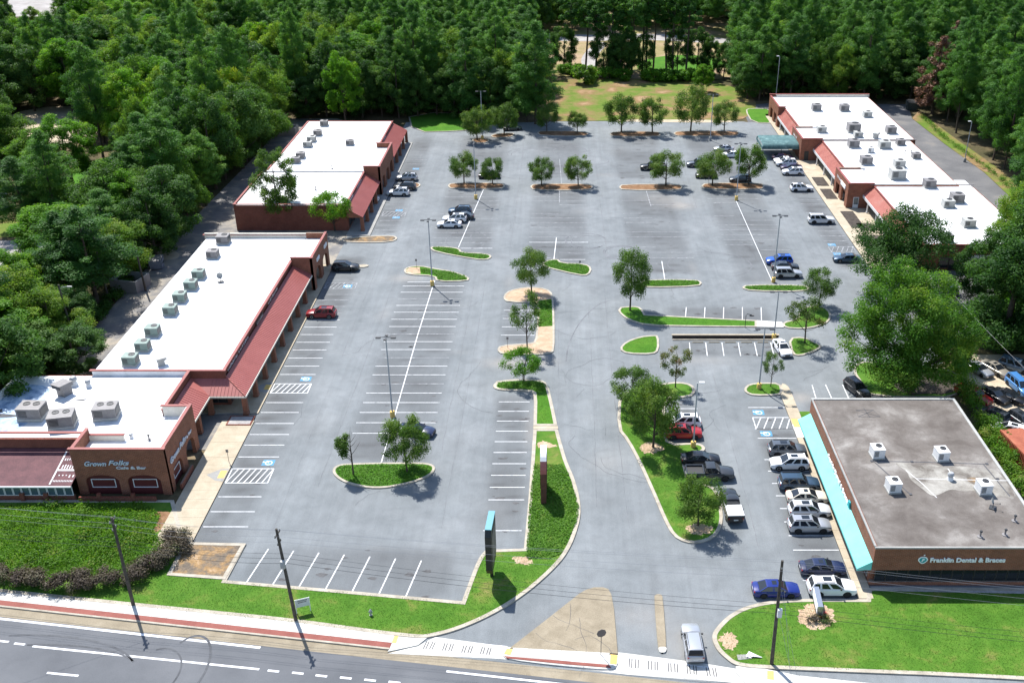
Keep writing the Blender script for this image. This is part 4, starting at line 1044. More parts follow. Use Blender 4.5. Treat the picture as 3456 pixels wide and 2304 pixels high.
# cafe tower
tw = MB(); arch_wall(tw, (-56.9, 98.4), (-46.0, 98.4), 6.3, .45, [(3.0, 1.95, 2.05, .75), (7.9, 1.95, 2.05, .75)])
arch_wall(tw, (-46.0, 98.41), (-46.0, 108.6), 6.3, .45, [(2.9, 1.5, 1.9, .9), (7.4, 1.5, 1.9, 1.0)])
tw.build('cafe_tower', M['brick'], A)
tb = MB(); tb.box(-56.45, -46.46, 98.86, 98.95, 4.7, 6.28); tb.build('parapet_lining', M['roof_white'], A); tb = MB(); tb.box(-46.55, -46.46, 98.95, 108.2, 4.7, 6.28); tb.build('parapet_lining', M['roof_white'], A)
fn = MB(); fn.box(-56.9, -56.5, 98.86, 102.9, 4.0, 6.29); fn.build('tower_return', M['brick'], A)
fn = MB(); fn.box(-56.49, -52.4, 102.6, 102.9, 4.7, 5.6); fn.build('tower_return', M['cream'], A); fn = MB(); fn.box(-49.6, -46.47, 108.25, 108.55, 4.7, 6.25); fn.build('tower_return', M['cream'], A)
coping(A, [((-57.0, 98.6), (-46.0, 98.6)), ((-46.2, 98.6), (-46.2, 108.6)), ((-56.7, 98.6), (-56.7, 102.9))], 6.3)
coping(A, [((-56.6, 102.75), (-52.4, 102.75)),], 5.6); coping(A, [((-49.7, 108.4), (-46.4, 108.4))], 6.25)
inn = MB(); inn.box(-56.4, -49.6, 103.0, 103.08, 0, 4.7); inn.box(-49.7, -49.65, 98.9, 108.5, 0.1, 4.7); inn.build('inner_wall', M['brick_dark'], A)
for c_ in (3.0, 7.9):
    x = -56.9 + c_
    m_ = MB(); m_.box(x - 2.1, x + 2.1, 98.62, 98.72, .0, 3.3); p = m_.build('arch_panel', M['maroon'], A)
    f_ = MB()
    for (a, b, c2, d) in ((-1.42, 1.42, 2.05, 2.13), (-1.42, 1.42, .95, 1.03), (-1.42, -1.34, 1.03, 2.05), (1.34, 1.42, 1.03, 2.05)): f_.box(x + a, x + b, 98.55, 98.615, c2, d)
    f_.build('panel_frame', M['frame_white'], p)
m_ = MB(); m_.box(-46.35, -46.25, 99.6, 103.0, .0, 3.3); p = m_.build('arch_panel', M['maroon'], A)
f_ = MB()
for (a, b, c2, d) in ((-1.1, 1.1, 2.05, 2.13), (-1.1, 1.1, .95, 1.03), (-1.1, -1.02, 1.03, 2.05), (1.02, 1.1, 1.03, 2.05)): f_.box(-46.24, -46.18, 101.3 + a, 101.3 + b, c2, d)
f_.build('panel_frame', M['frame_white'], p)
# cafe lettering on the front and on the side
def put_text(me, origin, rot, parent, name='lettering'):
    o = link_mesh(name, me, parent); o.location = origin; o.rotation_euler = rot; return o
def sign_on_front(x, y, z, txt, size, mat, shear, parent, width=None, sp=1.0, bold=.0, edge=None):
    me = text_mesh(txt, size, .05, mat, shear, spacing=sp, bold=bold)
    a, b = text_width(me); sc = (width / (b - a)) if width else 1
    o = put_text(me, (x, y, z), (R(90), 0, 0), parent); o.scale = (sc, 1, 1)
    if edge:
        me2 = text_mesh(txt, size, .02, edge, shear, spacing=sp, bold=bold + .02)
        o2 = put_text(me2, (x, y + .045, z), (R(90), 0, 0), parent, 'lettering_outline'); o2.scale = (sc, 1, 1)
    return o
def sign_on_side(x, y, z, txt, size, mat, shear, parent, width=None, right=True, sp=1.0, bold=0.0, edge=None):
    me = text_mesh(txt, size, .05, mat, shear, spacing=sp, bold=bold)
    a, b = text_width(me); sc = (width / (b - a)) if width else 1
    o = put_text(me, (x, y, z), (R(90), 0, R(90) if right else R(-90)), parent); o.scale = (sc, 1, 1)
    if edge:
        me2 = text_mesh(txt, size, .02, edge, shear, spacing=sp, bold=bold + .02)
        o2 = put_text(me2, (x - .045 * (1 if right else -1), y, z), (R(90), 0, R(90) if right else R(-90)), parent, 'lettering_outline'); o2.scale = (sc, 1, 1)
    return o
sign_on_front(-55.6, 98.32, 4.15, 'Grown', .85, M['letters_steel'], .35, A, 2.55, bold=.016, edge=M['letters_edge'])
sign_on_front(-52.75, 98.32, 4.28, 'Folks', .85, M['letters_steel'], .35, A, 2.45, bold=.016, edge=M['letters_edge'])
sign_on_front(-51.9, 98.32, 3.72, 'Cafe & Bar', .48, M['letters_pale'], 0, A, 3.5, bold=.014)
sign_on_side(-45.92, 99.3, 3.6, 'Grown Folks', 1.0, M['letters_steel'], .35, A, 5.4, bold=.016, edge=M['letters_edge'])
sign_on_side(-45.92, 103.2, 3.6, 'Cafe & Bar', .5, M['letters_pale'], 0, A, 3.6, bold=.014)
# sun room in front of the cafe with its shingle lean-to
ribbed_roof('lean_to_roof', [((-78, 103.0, 3.55), (-56.95, 103.0, 3.55), (-56.95, 96.9, 2.25), (-78, 96.9, 2.25))], M['metal_plum'], A, ribs=False)
lw_ = MB(); lw_.strip([(-59.4, 102.2), (-59.5, 97.0)], .10, 0)
sp = MB()
def on_lean(x, y): return (x, y, 2.25 + (y - 96.9) / 6.1 * 1.3 + .02)
def lean_quad(x0, x1, y0, y1): sp.quad(on_lean(x0, y0), on_lean(x1, y0), on_lean(x1, y1), on_lean(x0, y1))
lean_quad(-59.6, -59.42, 97.2, 102.4); lean_quad(-59.4, -57, 99.3, 99.55)
rr = random.Random(4)
for k in range(13): lean_quad(-59.3 + k * .18, -59.3 + k * .18 + .08, 97.6, 97.85)
for k in range(9): lean_quad(-59.2 + k * .26, -59.2 + k * .26 + .1, 101.0 + rr.uniform(-.1, .1), 101.3)
for k in range(7): lean_quad(-59.1 + k * .3, -59.1 + k * .3 + .12, 99.65, 100.15 + rr.uniform(0, .3))
for k in range(5): lean_quad(-59.0 + k * .42, -59.0 + k * .42 + .14, 98.4 + rr.uniform(-.2, .2), 98.7)
sp.build('roof_paint_spatter', M['paint'], A)
bw = MB(); bw.box(-78, -56.95, 97.25, 97.5, 0, .75); bw.build('sunroom_base_wall', M['brick_dark'], A)
for x in (-63.0, -60.2, -72.0): 
    pr = MB(); pr.box(x - .25, x + .25, 96.95, 97.5, 0, 1.2); pr.build('pier', M['brick_dark'], A)
window_row(A, 'x', 97.3, -68.0, -57.0, .75, 2.15, 11, -1, M['frame_white'], M['glass_blue'])
window_row(A, 'x', 97.3, -78.0, -68.0, .75, 2.15, 10, -1, M['frame_white'], M['glass_blue'])
gt = MB(); gt.box(-78, -56.9, 96.78, 96.9, 2.12, 2.28); gt.build('gutter', M['frame_white'], A)
pl = MB(); pl.box(-56.4, -47.4, 96.9, 97.15, 0, .7); pl.box(-54.2, -53.8, 96.85, 97.2, 0, 1.15); pl.box(-50.2, -49.8, 96.85, 97.2, 0, 1.15)
pl.box(-45.4, -45.15, 99.5, 103.6, 0, .75); pl.build('terrace_wall', M['brick_dark'], A)
# canopy of the long strip
cr = ribbed_roof('canopy', [((-45.02, 118.78, 4.62), (-45.02, 156.55, 4.62), (-41.95, 156.55, 3.02), (-41.95, 116.25, 3.02)),
                       ((-49.62, 118.78, 4.62), (-45.02, 118.78, 4.62), (-41.95, 116.25, 3.02), (-46.7, 116.25, 3.02)),
                       ((-49.62, 108.65, 4.62), (-49.62, 118.78, 4.62), (-46.7, 116.25, 3.02), (-46.7, 108.65, 3.02))], M['metal_red'], A)
hp = MB(); hp.tube([(-45.02, 118.78, 4.68), (-41.95, 116.25, 3.08)], .07, 5); hp.build('hip_cap', M['metal_rust'], A)
fa = MB(); fa.box(-42.05, -41.85, 116.2, 156.5, 2.74, 2.98); fa.box(-46.6, -42.06, 116.15, 116.35, 2.74, 2.98); fa.box(-46.8, -46.6, 108.7, 116.3, 2.74, 2.98); fa.build('fascia', M['cream'], A)
so = MB(); so.box(-44.95, -42.06, 116.4, 156.4, 2.70, 2.74); so.box(-49.5, -46.81, 108.7, 118.7, 2.70, 2.74); so.box(-46.8, -44.95, 116.4, 118.7, 2.70, 2.74); so.build('soffit', M['cream'], A)
columns([(-42.2, 151.5), (-42.2, 146.4), (-42.2, 141.4), (-42.2, 136.3), (-42.2, 131.3), (-42.2, 126.3), (-42.2, 121.3), (-42.25, 116.55), (-46.9, 116.55), (-46.95, 111.8)], A)
window_row(A, 'y', -45.0, 119.2, 156.2, .5, 2.6, 24, 1, M['frame_dark'], M['glass_dark'], door_at=(2, 6, 10, 14, 18, 22))
window_row(A, 'x', 118.9, -49.3, -45.3, .5, 2.6, 3, -1, M['frame_dark'], M['glass_dark'])
window_row(A, 'y', -49.6, 109.0, 118.4, .5, 2.6, 6, 1, M['frame_dark'], M['glass_dark'], door_at=(3,))
for k, (y0, y1, mt) in enumerate(((119.8, 124.4, 'letters_pale'), (124.9, 129.5, 'letters_pale'), (141.0, 146.6, 'sign_face'), (153.6, 155.4, 'frame_dark'))): blurry_sign(A, y0, y1, -44.98, 4.85, .42, .16, M[mt], 20 + k)
s_ = MB(); s_.box(-44.99, -44.8, 133.6, 137.4, 4.75, 5.25); s_.build('shop_sign', M['frame_dark'], A); blurry_sign(A, 134, 137, -44.79, 4.85, .28, .04, M['sign_face'], 31)
# walkway with slabs between shops and lot
def walkway(name, x0, x1, ys, z=.14, mats=None):
    root = MB(); root.box(x0, x1, ys[0], ys[-1], -.05, z - .02)
    rt = root.build(name, M['concrete_grey']); rt['kind'] = 'structure'
    for k, (a, b) in enumerate(zip(ys[:-1], ys[1:])):
        mb = MB(); mb.box(x0, x1, a + .012, b - .012, 0, z + RNG.uniform(-.004, .004)); mb.build('slab', (mats or {}).get(k, M['concrete']), rt)
    return rt
walkway('shop_walkway', -45.0, -40.75, [88.6 + k * 1.75 for k in range(16)])
walkway('shop_walkway', -49.6, -40.75, [116.7 + k * 2.05 for k in range(26)], .141)
pad('ramp_mark', [(-43.2, 102.3), (-41.8, 103.5), (-40.8, 103.6), (-40.8, 100.9), (-41.8, 101.1)], .149, M['concrete_grey'])
pad('tactile_paving', [(-41.7, 101.6), (-40.9, 101.6), (-40.9, 103.2), (-41.7, 103.2)], .155, M['kerb_yellow'])
pad('ramp_mark', [(-43.2, 123.5), (-41.8, 125), (-40.8, 125), (-40.8, 122.3), (-41.8, 122.4)], .149, M['concrete_grey'])
pad('tactile_paving', [(-41.7, 123), (-40.9, 123), (-40.9, 124.4), (-41.7, 124.4)], .155, M['kerb_yellow'])
bed = MB(); bed.box(-44.2, -40.9, 113.6, 115.9, .1, .22); b_ = bed.build('planter_edging', M['brick_dark']); b_['kind'] = 'structure'
flat('planter_gravel', [(-44, 113.8), (-41.1, 113.8), (-41.1, 115.7), (-44, 115.7)], .226, M['gravel_grey'], b_)

# ---- far left shops
B = empty('shopping_strip'); tag(B, 'shorter brick shop row with two level white roof beyond the long strip', 'building', 'plaza buildings')
w = MB(); w.box(-63.0, -41.3, 185.0, 205.6, 0, 5.0); w.box(-62.0, -41.3, 205.61, 245.3, 0, 5.2); w.build('wall', M['brick_dark'], B)
rf = MB(); rf.box(-62.6, -41.6, 185.3, 205.3, 5.0, 5.1); rf.build('roof', M['roof_white'], B)
rf = MB(); rf.box(-61.7, -41.6, 205.9, 245.0, 5.2, 5.3); rf.build('roof', M['roof_white'], B)
st = MB(); st.box(-61.9, -41.4, 205.55, 205.9, 5.0, 5.42); st.build('roof_step', M['roof_white'], B)
coping(B, [((-63, 185.15), (-41.3, 185.15)), ((-41.45, 185.2), (-41.45, 205.5)), ((-41.45, 223.4), (-41.45, 245.2)), ((-62, 245.2), (-41.3, 245.2)), ((-62.0, 206), (-62.0, 245)), ((-62.9, 185.2), (-62.9, 205))], 5.28, .36)
tw = MB(); arch_wall(tw, (-38.1, 205.7), (-38.1, 223.3), 6.3, .45, [(3.4, 1.7, 2.3, 1.0), (8.8, 1.7, 2.3, 1.0), (14.2, 1.7, 2.3, 1.0)])
arch_wall(tw, (-41.6, 205.7), (-38.11, 205.7), 6.3, .4, []); arch_wall(tw, (-38.11, 223.3), (-41.6, 223.3), 6.3, .4, [])
tw.build('tower', M['brick'], B)
rf = MB(); rf.box(-41.7, -38.56, 206.1, 222.9, 5.2, 5.305); rf.build('roof', M['roof_white'], B)
coping(B, [((-38.3, 205.7), (-38.3, 223.3)), ((-41.6, 205.9), (-38.1, 205.9)), ((-41.6, 223.1), (-38.1, 223.1))], 6.3)
ribbed_roof('canopy', [((-41.3, 184.2, 4.75), (-41.3, 205.6, 4.75), (-38.2, 205.6, 3.0), (-38.2, 184.2, 3.0))], M['metal_red'], B)
ribbed_roof('canopy', [((-41.3, 223.4, 4.75), (-41.3, 245.6, 4.75), (-37.95, 245.6, 3.0), (-37.95, 223.4, 3.0))], M['metal_red'], B)
ge = MB(); ge.add([(-41.3, 245.3, 2.9), (-38.0, 245.3, 2.9), (-41.3, 245.3, 4.7), (-41.3, 245.55, 2.9), (-38.0, 245.55, 2.9), (-41.3, 245.55, 4.7)], [(0, 1, 2), (5, 4, 3), (0, 3, 4, 1), (1, 4, 5, 2), (2, 5, 3, 0)])
ge.add([(-41.3, 184.25, 2.9), (-38.3, 184.25, 2.9), (-41.3, 184.25, 4.65), (-41.3, 184.5, 2.9), (-38.3, 184.5, 2.9), (-41.3, 184.5, 4.65)], [(0, 1, 2), (5, 4, 3), (0, 3, 4, 1), (1, 4, 5, 2), (2, 5, 3, 0)]); ge.build('gable_end', M['brick'], B)
columns([(-38.5, 184.6), (-38.5, 189.8), (-38.5, 195.0), (-38.5, 200.2), (-38.25, 228.5), (-38.25, 234), (-38.25, 239.5), (-38.25, 245.1)], B)
window_row(B, 'y', -41.3, 186, 205, .5, 2.7, 10, 1, M['frame_dark'], M['glass_dark'], (2, 7)); window_row(B, 'y', -41.3, 224, 245, .5, 2.7, 11, 1, M['frame_dark'], M['glass_dark'], (3, 8))
blurry_sign(B, 188, 192, -41.29, 4.78, .4, .15, M['sign_face'], 41); blurry_sign(B, 196, 201, -41.29, 4.78, .4, .15, M['letters_pale'], 42); blurry_sign(B, 230, 234, -41.29, 4.78, .4, .15, M['letters_pale'], 43)
walkway('shop_walkway', -41.3, -36.7, [182.0 + k * 3.0 for k in range(22)], .14, {k: M['concrete_grey'] for k in range(22)})

# ---- right hand shops: three stepped sections
Cb = empty('shopping_strip'); tag(Cb, 'stepped brick shop row with three white roof sections on the right', 'building', 'plaza buildings')
w = MB(); w.box(57.3, 82.0, 230.3, 271.5, 0, 4.85); w.box(60.3, 80.9, 197.8, 230.29, 0, 4.7); w.box(63.4, 83.6, 165.5, 197.79, 0, 4.6); w.build('wall', M['brick'], Cb)
for (x0, x1, y0, y1, z) in ((57.6, 81.7, 230.6, 271.1, 4.85), (60.6, 80.6, 198.1, 230.0, 4.7), (63.7, 83.3, 165.8, 197.5, 4.6)):
    rf = MB(); rf.box(x0, x1, y0, y1, z, z + .09); rf.build('roof', M['roof_white'], Cb)
pb = MB(); pb.box(57.3, 82.2, 271.1, 271.5, 4.8, 5.6); pb.build('far_parapet', M['cream'], Cb)
coping(Cb, [((55.7, 271.4), (82.2, 271.4))], 5.6, .5)
coping(Cb, [((60.0, 230.2), (82, 230.2)), ((62.8, 197.7), (83.6, 197.7))], 4.98, .36, M['hvac_grey'])
coping(Cb, [((63.4, 165.7), (83.6, 165.7)), ((60.4, 209), (60.4, 230)), ((63.5, 166), (63.5, 197.5)), ((57.4, 241), (57.4, 259))], 4.75, .3)
for (x, x2, y0, y1, h, ar) in ((55.7, 57.5, 259.1, 271.5, 5.3, [(4.0, 1.5, 2.9, .01), (9, 1.5, 2.9, .01)]), (55.6, 60.4, 230.1, 240.9, 5.25, []), (58.3, 63.5, 197.6, 208.6, 5.25, [(3.0, 1.4, 2.7, .01), (7.7, 1.5, 2.9, .01)])):
    tw = MB(); arch_wall(tw, (x, y1), (x, y0), h, .4, ar)
    arch_wall(tw, (x + .41, y0), (x2, y0), h, .4, [] ); arch_wall(tw, (x2, y1), (x + .41, y1), h, .4, [])
    tw.build('tower', M['brick'], Cb)
    rf = MB(); rf.box(x + .41, x2 + .3, y0 + .41, y1 - .41, h - .6, h - .33); rf.build('roof', M['roof_white'], Cb)
    fn = MB(); fn.box(x2 - .6, x2 + .9, y1 - .3, y1 - .02, h - .7, h + .0); fn.build('tower_return', M['white_metal'], Cb)
    coping(Cb, [((x + .2, y0), (x + .2, y1)), ((x, y0 + .2), (x2, y0 + .2))], h, .44)
    if y0 < 240: blurry_sign(Cb, y0 + 5.2, y0 + 9.2, x - .01, 3.7, .6, -.1, M['sign_face'], int(y0)); 
sg = MB(); sg.box(58.16, 58.29, 199.6, 203.2, 3.4, 4.2); sg.build('shop_sign', M['sign_face'], Cb)
dr = MB(); dr.box(56.5, 57.5, 230.02, 230.09, .1, 2.3); dr.build('door', M['frame_dark'], Cb)
dr = MB(); dr.box(59.6, 60.7, 197.52, 197.59, .1, 2.4); d_ = dr.build('door', M['frame_white'], Cb); g_ = MB(); g_.box(59.7, 60.6, 197.49, 197.53, .9, 2.3); g_.build('pane', M['glass_blue'], d_)
for (x0, x1, y0, y1) in ((57.3, 55.7, 240.9, 259.1), (60.3, 58.5, 208.7, 230.1), (63.4, 61.5, 166.5, 197.6)):
    ribbed_roof('canopy', [((x0, y0, 4.45), (x0, y1, 4.45), (x1, y1, 2.95), (x1, y0, 2.95))], M['metal_rust'], Cb)
    fa = MB(); fa.box(x1 - .06, x1 + .06, y0 + .02, y1 - .02, 2.35, 2.93); fa.build('fascia', M['white_metal'], Cb)
    so = MB(); so.box(x1 + .08, x0, y0 + .05, y1 - .05, 2.5, 2.55); so.build('soffit', M['cream'], Cb)
    n = int((y1 - y0) / 1.7); window_row(Cb, 'y', x0, y0 + .4, y1 - .4, .4, 2.45, n, -1, M['frame_dark'], M['glass_dark'], (2, n - 3))
    n = int((y1 - y0) / 5.5)
    columns([(x1 + .25, y0 + (y1 - y0) * (k + .5) / n) for k in range(n)], Cb, .22, 2.5, M['white_metal'])
# near end wall: shop front with white glazing
window_row(Cb, 'x', 165.5, 66.5, 70.0, .5, 2.5, 2, -1, M['frame_dark'], M['glass_dark'], (1,))
window_row(Cb, 'x', 165.5, 71.0, 75.4, .3, 2.6, 3, -1, M['frame_white'], M['glass_dark'])
wp = MB(); wp.box(70.6, 75.8, 165.40, 165.48, .1, 2.9); wp.build('panel', M['frame_white'], Cb)
lt = MB(); lt.box(68.3, 68.9, 165.2, 165.47, 3.3, 3.6); lt.build('wall_lamp', M['frame_dark'], Cb)
# walkway and mulch beds in front of the right hand shops
wk = walkway('shop_walkway', 54.75, 56.4, [166 + k * 2.6 for k in range(41)], .14)
for (x0, x1, y0, y1, mt) in ((56.4, 63.4, 166, 197.4, 'concrete'), (56.4, 60.3, 197.5, 230, 'concrete'), (56.4, 57.3, 240.9, 271, 'concrete'), (55.0, 56.4, 258, 272, 'concrete')): pad('shop_forecourt', [(x0, y0), (x1, y0), (x1, y1), (x0, y1)], .12, M[mt])
for (x0, x1, y0, y1) in ((55.6, 58.2, 211.5, 217.5), (55.6, 58.0, 203.0, 209.5), (56.6, 59.2, 186, 195.5), (58, 61, 184.5, 188.5), (56.6, 61, 174, 182)): pad('mulch_bed', [(x0, y0), (x1, y0), (x1, y1), (x0, y1)], .17, M['mulch_dark'])
# drop-off canopy
D_ = empty('entrance_canopy'); tag(D_, 'dark teal weathered canvas drop-off canopy on posts by the right shops', 'canopy')
cv = MB()
prof = [(231.8, 2.75), (231.9, 3.15), (232.6, 3.5), (234.5, 3.62), (237.5, 3.62), (239.4, 3.5), (240.0, 3.15), (240.1, 2.75)]
vv = [(x, y, z) for x in (47.3, 55.5) for y, z in prof] + [(47.0, y, z - .25) for y, z in prof]
n = len(prof); ff = [(i, i + 1, n + i + 1, n + i) for i in range(n - 1)] + [(i + 1, i, 2 * n + i, 2 * n + i + 1) for i in range(n - 1)]
cv.add(vv, ff); cv.build('canvas', M['teal_canvas'], D_, smooth=R(50), fix=False)
vl = MB(); vl.box(47.02, 55.5, 231.72, 231.8, 2.3, 3.0); vl.box(46.95, 47.03, 231.8, 240.1, 2.3, 2.9); vl.build('valance', M['teal_canvas'], D_)
for x, y in ((47.2, 232), (47.2, 236), (47.2, 239.9), (51.5, 232), (51.5, 239.9)):
    p_ = MB(); p_.lathe([(.07, 0), (.07, 2.8)], 8, (x, y, 0)); p_.build('post', M['black_metal'], D_)

# ---- dental office
F = empty('dental_office'); tag(F, 'single storey brick dental office with grey gravel roof and aqua awning', 'building', 'plaza buildings')
X0_, X1_, Y0_, Y1_ = 32.0, 50.3, 82.3, 112.3
w = MB(); w.box(X0_ + .02, X1_, Y0_ + .6, Y1_, 0, 4.9)
w.box(X0_, X1_, Y0_, Y0_ + .59, 2.15, 4.9); w.box(X0_, X1_, Y0_ + .15, Y0_ + .59, 0, .45); w.box(X1_ - .5, X1_, Y0_ + .05, Y0_ + .59, .45, 2.15); w.build('wall', M['brick'], F)
rf = MB(); rf.box(X0_ + .3, X1_ - .3, Y0_ + .3, Y1_ - .3, 4.85, 4.95); rf.build('roof', M['roof_grey'], F)
pt = MB(); pt.poly([(x, y, 4.956) for x, y in chaikin([(38.2, 97.7), (39.6, 97.9), (41, 97.2), (42.6, 97.6), (44, 96.8), (46, 97.2), (48, 96.4), (49.9, 96.6), (49.9, 90.4), (48.4, 91.4), (47.2, 91.0), (45.6, 92.4), (44.4, 92.1), (43.2, 92.7), (41.6, 91.6), (40.6, 91.2), (39.9, 93.0), (39.2, 94.4), (39.4, 96.2)], 2)]); pt.build('roof_patch', M['roof_pale'], F)
pt = MB(); pt.poly([(x, y, 4.962) for x, y in chaikin([(45.4, 94.8), (47.2, 94.9), (47.3, 93.4), (46, 93.3)], 2)]); pt.build('rust_stain', M['dirt_pad'], F)
bl = MB()
for pts in ([(35.9, 98.1), (42, 97.9), (48.9, 97.5), (49.2, 97.5)], [(36.1, 98.1), (38.4, 91.5)], [(48.6, 97.4), (49.2, 91.2)]): bl.strip(pts, .14, 4.966)
for q in ((35.9, 98.1), (40.5, 97.95), (49, 97.5), (38.4, 91.6), (49.1, 94.5)): bl.box(q[0] - .15, q[0] + .15, q[1] - .15, q[1] + .15, 4.95, 5.03)
bl.build('gas_pipe', M['tar'], F)
wl = MB()
for pts in ([(40.0, 94.6), (50, 94.2)], [(39.3, 96.2), (40.2, 94.0), (41.1, 91.0)], [(44.2, 96.6), (44.3, 94.5)], [(46.9, 94.4), (47, 92.9), (48, 92.9)]): wl.strip(pts, .08, 4.97)
wl.build('white_pipe', M['white_metal'], F)
ms = MB()
for pts in ([(37.0, 109.5), (39.2, 109.5), (39.6, 107.9), (36.9, 107.9), (37.0, 109.5), (39.6, 107.9)], [(39.2, 109.5), (36.9, 107.9)], [(38.1, 110), (38.3, 107.7)]): ms.strip(pts, .07, 4.968)
ms.build('old_antenna_frame', M['tar'], F)
cp = MB()
for (x0, x1, y0, y1, mt) in ((X0_ - .03, X1_, Y1_ - .3, Y1_ + .03, 'hvac_pale'), (X1_ - .3, X1_ + .03, Y0_, Y1_ - .31, 'hvac_pale'), (X0_ - .02, X1_ - .31, Y0_ - .03, Y0_ + .2, 'concrete_grey')):
    cp = MB(); cp.box(x0, x1, y0, y1, 4.9, 5.06); cp.build('roof_edge', M[mt], F)
ce_ = MB(); ce_.box(X0_ - .03, X0_ + .18, Y0_ + .31, Y1_ - .31, 4.9, 5.05); ce_.build('roof_edge', M['concrete_grey'], F)
window_row(F, 'x', Y0_ + .4, X0_ + .5, X1_ - .6, .45, 2.15, 15, -1, M['frame_bronze'], M['glass_dark'], fw=.04)
window_row(F, 'y', X0_ + .02, Y0_ + 1, Y1_ - 1.2, .45, 2.3, 16, -1, M['frame_alu'], M['glass_dark'], (4, 10))
aw = MB()
ya, yb = Y0_ + .1, Y1_ - .6
for y0, y1 in ((ya, yb),):
    aw.add([(X0_ - .02, y0, 3.15), (X0_ - .02, y1, 3.15), (X0_ - 1.5, y1, 2.25), (X0_ - 1.5, y0, 2.25), (X0_ - .02, y0, 2.1), (X0_ - .02, y1, 2.1), (X0_ - 1.5, y1, 2.0), (X0_ - 1.5, y0, 2.0)],
           [(0, 1, 2, 3), (3, 2, 6, 7), (0, 3, 7, 4), (1, 5, 6, 2)])
aw.build('awning', M['aqua'], F)
at_ = MB(); at_.box(X0_ - 1.48, X0_ - .03, ya + .02, yb - .02, 1.93, 1.99); at_.build('awning_underside', M['frame_dark'], F)
sign_on_front(X0_ + 5.75, Y0_ - .08, 3.28, 'Franklin Dental & Braces', .74, M['sign_face'], 0, F, 7.7, bold=.024)
# apple emblem: white ring body, teal ground, leaf, letter
em = MB(); cx, cz = X0_ + 5.05, 3.52
body = [(cx + (.46 + .05 * math.cos(2 * t)) * math.cos(t), Y0_ - .06, cz + (.45 - .07 * abs(math.cos(t)) ** 6 + .05 * math.sin(t) * math.cos(2 * t)) * math.sin(t)) for t in [2 * math.pi * i / 28 for i in range(28)]]
em.poly(body); em.add([(p[0], Y0_, p[2]) for p in body] + body, [(i, (i + 1) % 28, 28 + (i + 1) % 28, 28 + i) for i in range(28)]); eo = em.build('emblem', M['sign_face'], F)
e2 = MB(); e2.poly([(cx + (p[0] - cx) * .76, Y0_ - .075, cz + (p[2] - cz) * .76) for p in body]); e2.build('emblem_ground', M['teal'], eo)
e3 = MB(); e3.poly([(cx + .02, Y0_ - .07, cz + .50), (cx + .16, Y0_ - .07, cz + .66), (cx + .05, Y0_ - .07, cz + .70), (cx - .04, Y0_ - .07, cz + .60)]); e3.build('emblem_leaf', M['sign_face'], eo)
me = text_mesh('F', .55, .01, M['sign_face'], .2, bold=.02); put_text(me, (cx - .17, Y0_ - .09, cz - .2), (R(90), 0, 0), eo, 'emblem_letter')
# side lettering stands along the awning top, seen from behind-left
me = text_mesh('Franklin Dental & Braces', .72, .06, M['sign_face'], 0, bold=.016)
o = put_text(me, (X0_ - .16, Y0_ + 19.3, 3.2), (R(90), 0, R(-90)), F); a, b = text_width(me); o.scale = (9.4 / (b - a), 1, 1)
e4 = MB(); e4.box(X0_ - .22, X0_ - .04, Y0_ + 9.2, Y0_ + 9.75, 3.2, 3.9); e4.build('side_emblem', M['teal'], F)
walkway('office_walkway', 30.35, 31.95, [80.3 + k * 1.6 for k in range(27)], .135, {19: M['concrete_white'], 20: M['concrete_white']})
pad('tactile_paving', [(30.5, 113.2), (31.3, 113.2), (31.3, 115.3), (30.5, 115.3)], .142, M['kerb_yellow'])
flat('side_turf', [(32.0, 112.4), (34.6, 112.4), (34.2, 117.2), (32.0, 117.2)], .10, M['grass'])

for q in (A, B, Cb, D_, F): rebase(q)

# ------------------------------------------------------------------ rooftop equipment
def make_rtu(w, d, h, mat, fans=1, curb=.28):
    root = empty('rooftop_unit')
    c_ = MB(); c_.box(-w / 2 - .06, w / 2 + .06, -d / 2 - .06, d / 2 + .06, 0, curb); c_.build('base', M['hvac_pale'], root)
    b = MB(); b.box(-w / 2, w / 2, -d / 2, d / 2, curb, h)
    b.box(-w / 2 - .03, w / 2 + .03, -d / 2 - .03, d / 2 + .03, h, h + .05); b.build('cabinet', mat, root)
    lv = MB()
    for k in range(5): lv.box(-w * .42, -w * .05, -d / 2 - .03, -d / 2 - .005, curb + (h - curb) * (.2 + .14 * k), curb + (h - curb) * (.27 + .14 * k))
    lv.build('louvre', M['dark_metal'], root); lv = MB()
    lv.box(w / 2 + .005, w / 2 + .03, -d * .4, d * .4, curb + .15, h - .2)
    lv.build('coil_panel', M['dark_metal'], root)
    for k in range(fans):
        x = (k - (fans - 1) / 2) * w * .42 + (w * .12 if fans == 1 else 0); r = min(w, d) * (.27 if fans == 1 else .19)
        f = MB(); f.lathe([(r, 0), (r, .07), (r * .86, .075), (r * .84, .02), (.08, .02), (.08, .06), (.0, .06)], 14, (x, d * .12, h + .05)); f.build('fan', M['dark_metal'], root)
    return root
RTU = {'green': make_rtu(1.9, 1.7, 1.45, M['hvac_green']), 'grey': make_rtu(2.0, 1.9, 1.45, M['hvac_grey']), 'grey_big': make_rtu(2.9, 2.3, 1.75, M['hvac_grey'], 2, .45), 'pale': make_rtu(1.8, 1.6, 1.2, M['hvac_pale']), 'white': make_rtu(1.35, 1.5, 1.25, M['hvac_white'], 1, .18)}
USED = set()
def rtu(kind, xy, z, label, s=1.0, rz=0.0, group=None):
    o = RTU[kind] if kind not in USED else copy_tree(RTU[kind])
    USED.add(kind)
    o.location = (xy[0], xy[1], z); o.rotation_euler = (0, 0, rz); o.scale = (s, s, s)
    tag(o, label, 'rooftop unit', group)
ORD = ['first', 'second', 'third', 'fourth', 'fifth', 'sixth', 'seventh', 'eighth', 'ninth', 'tenth', 'eleventh', 'twelfth']
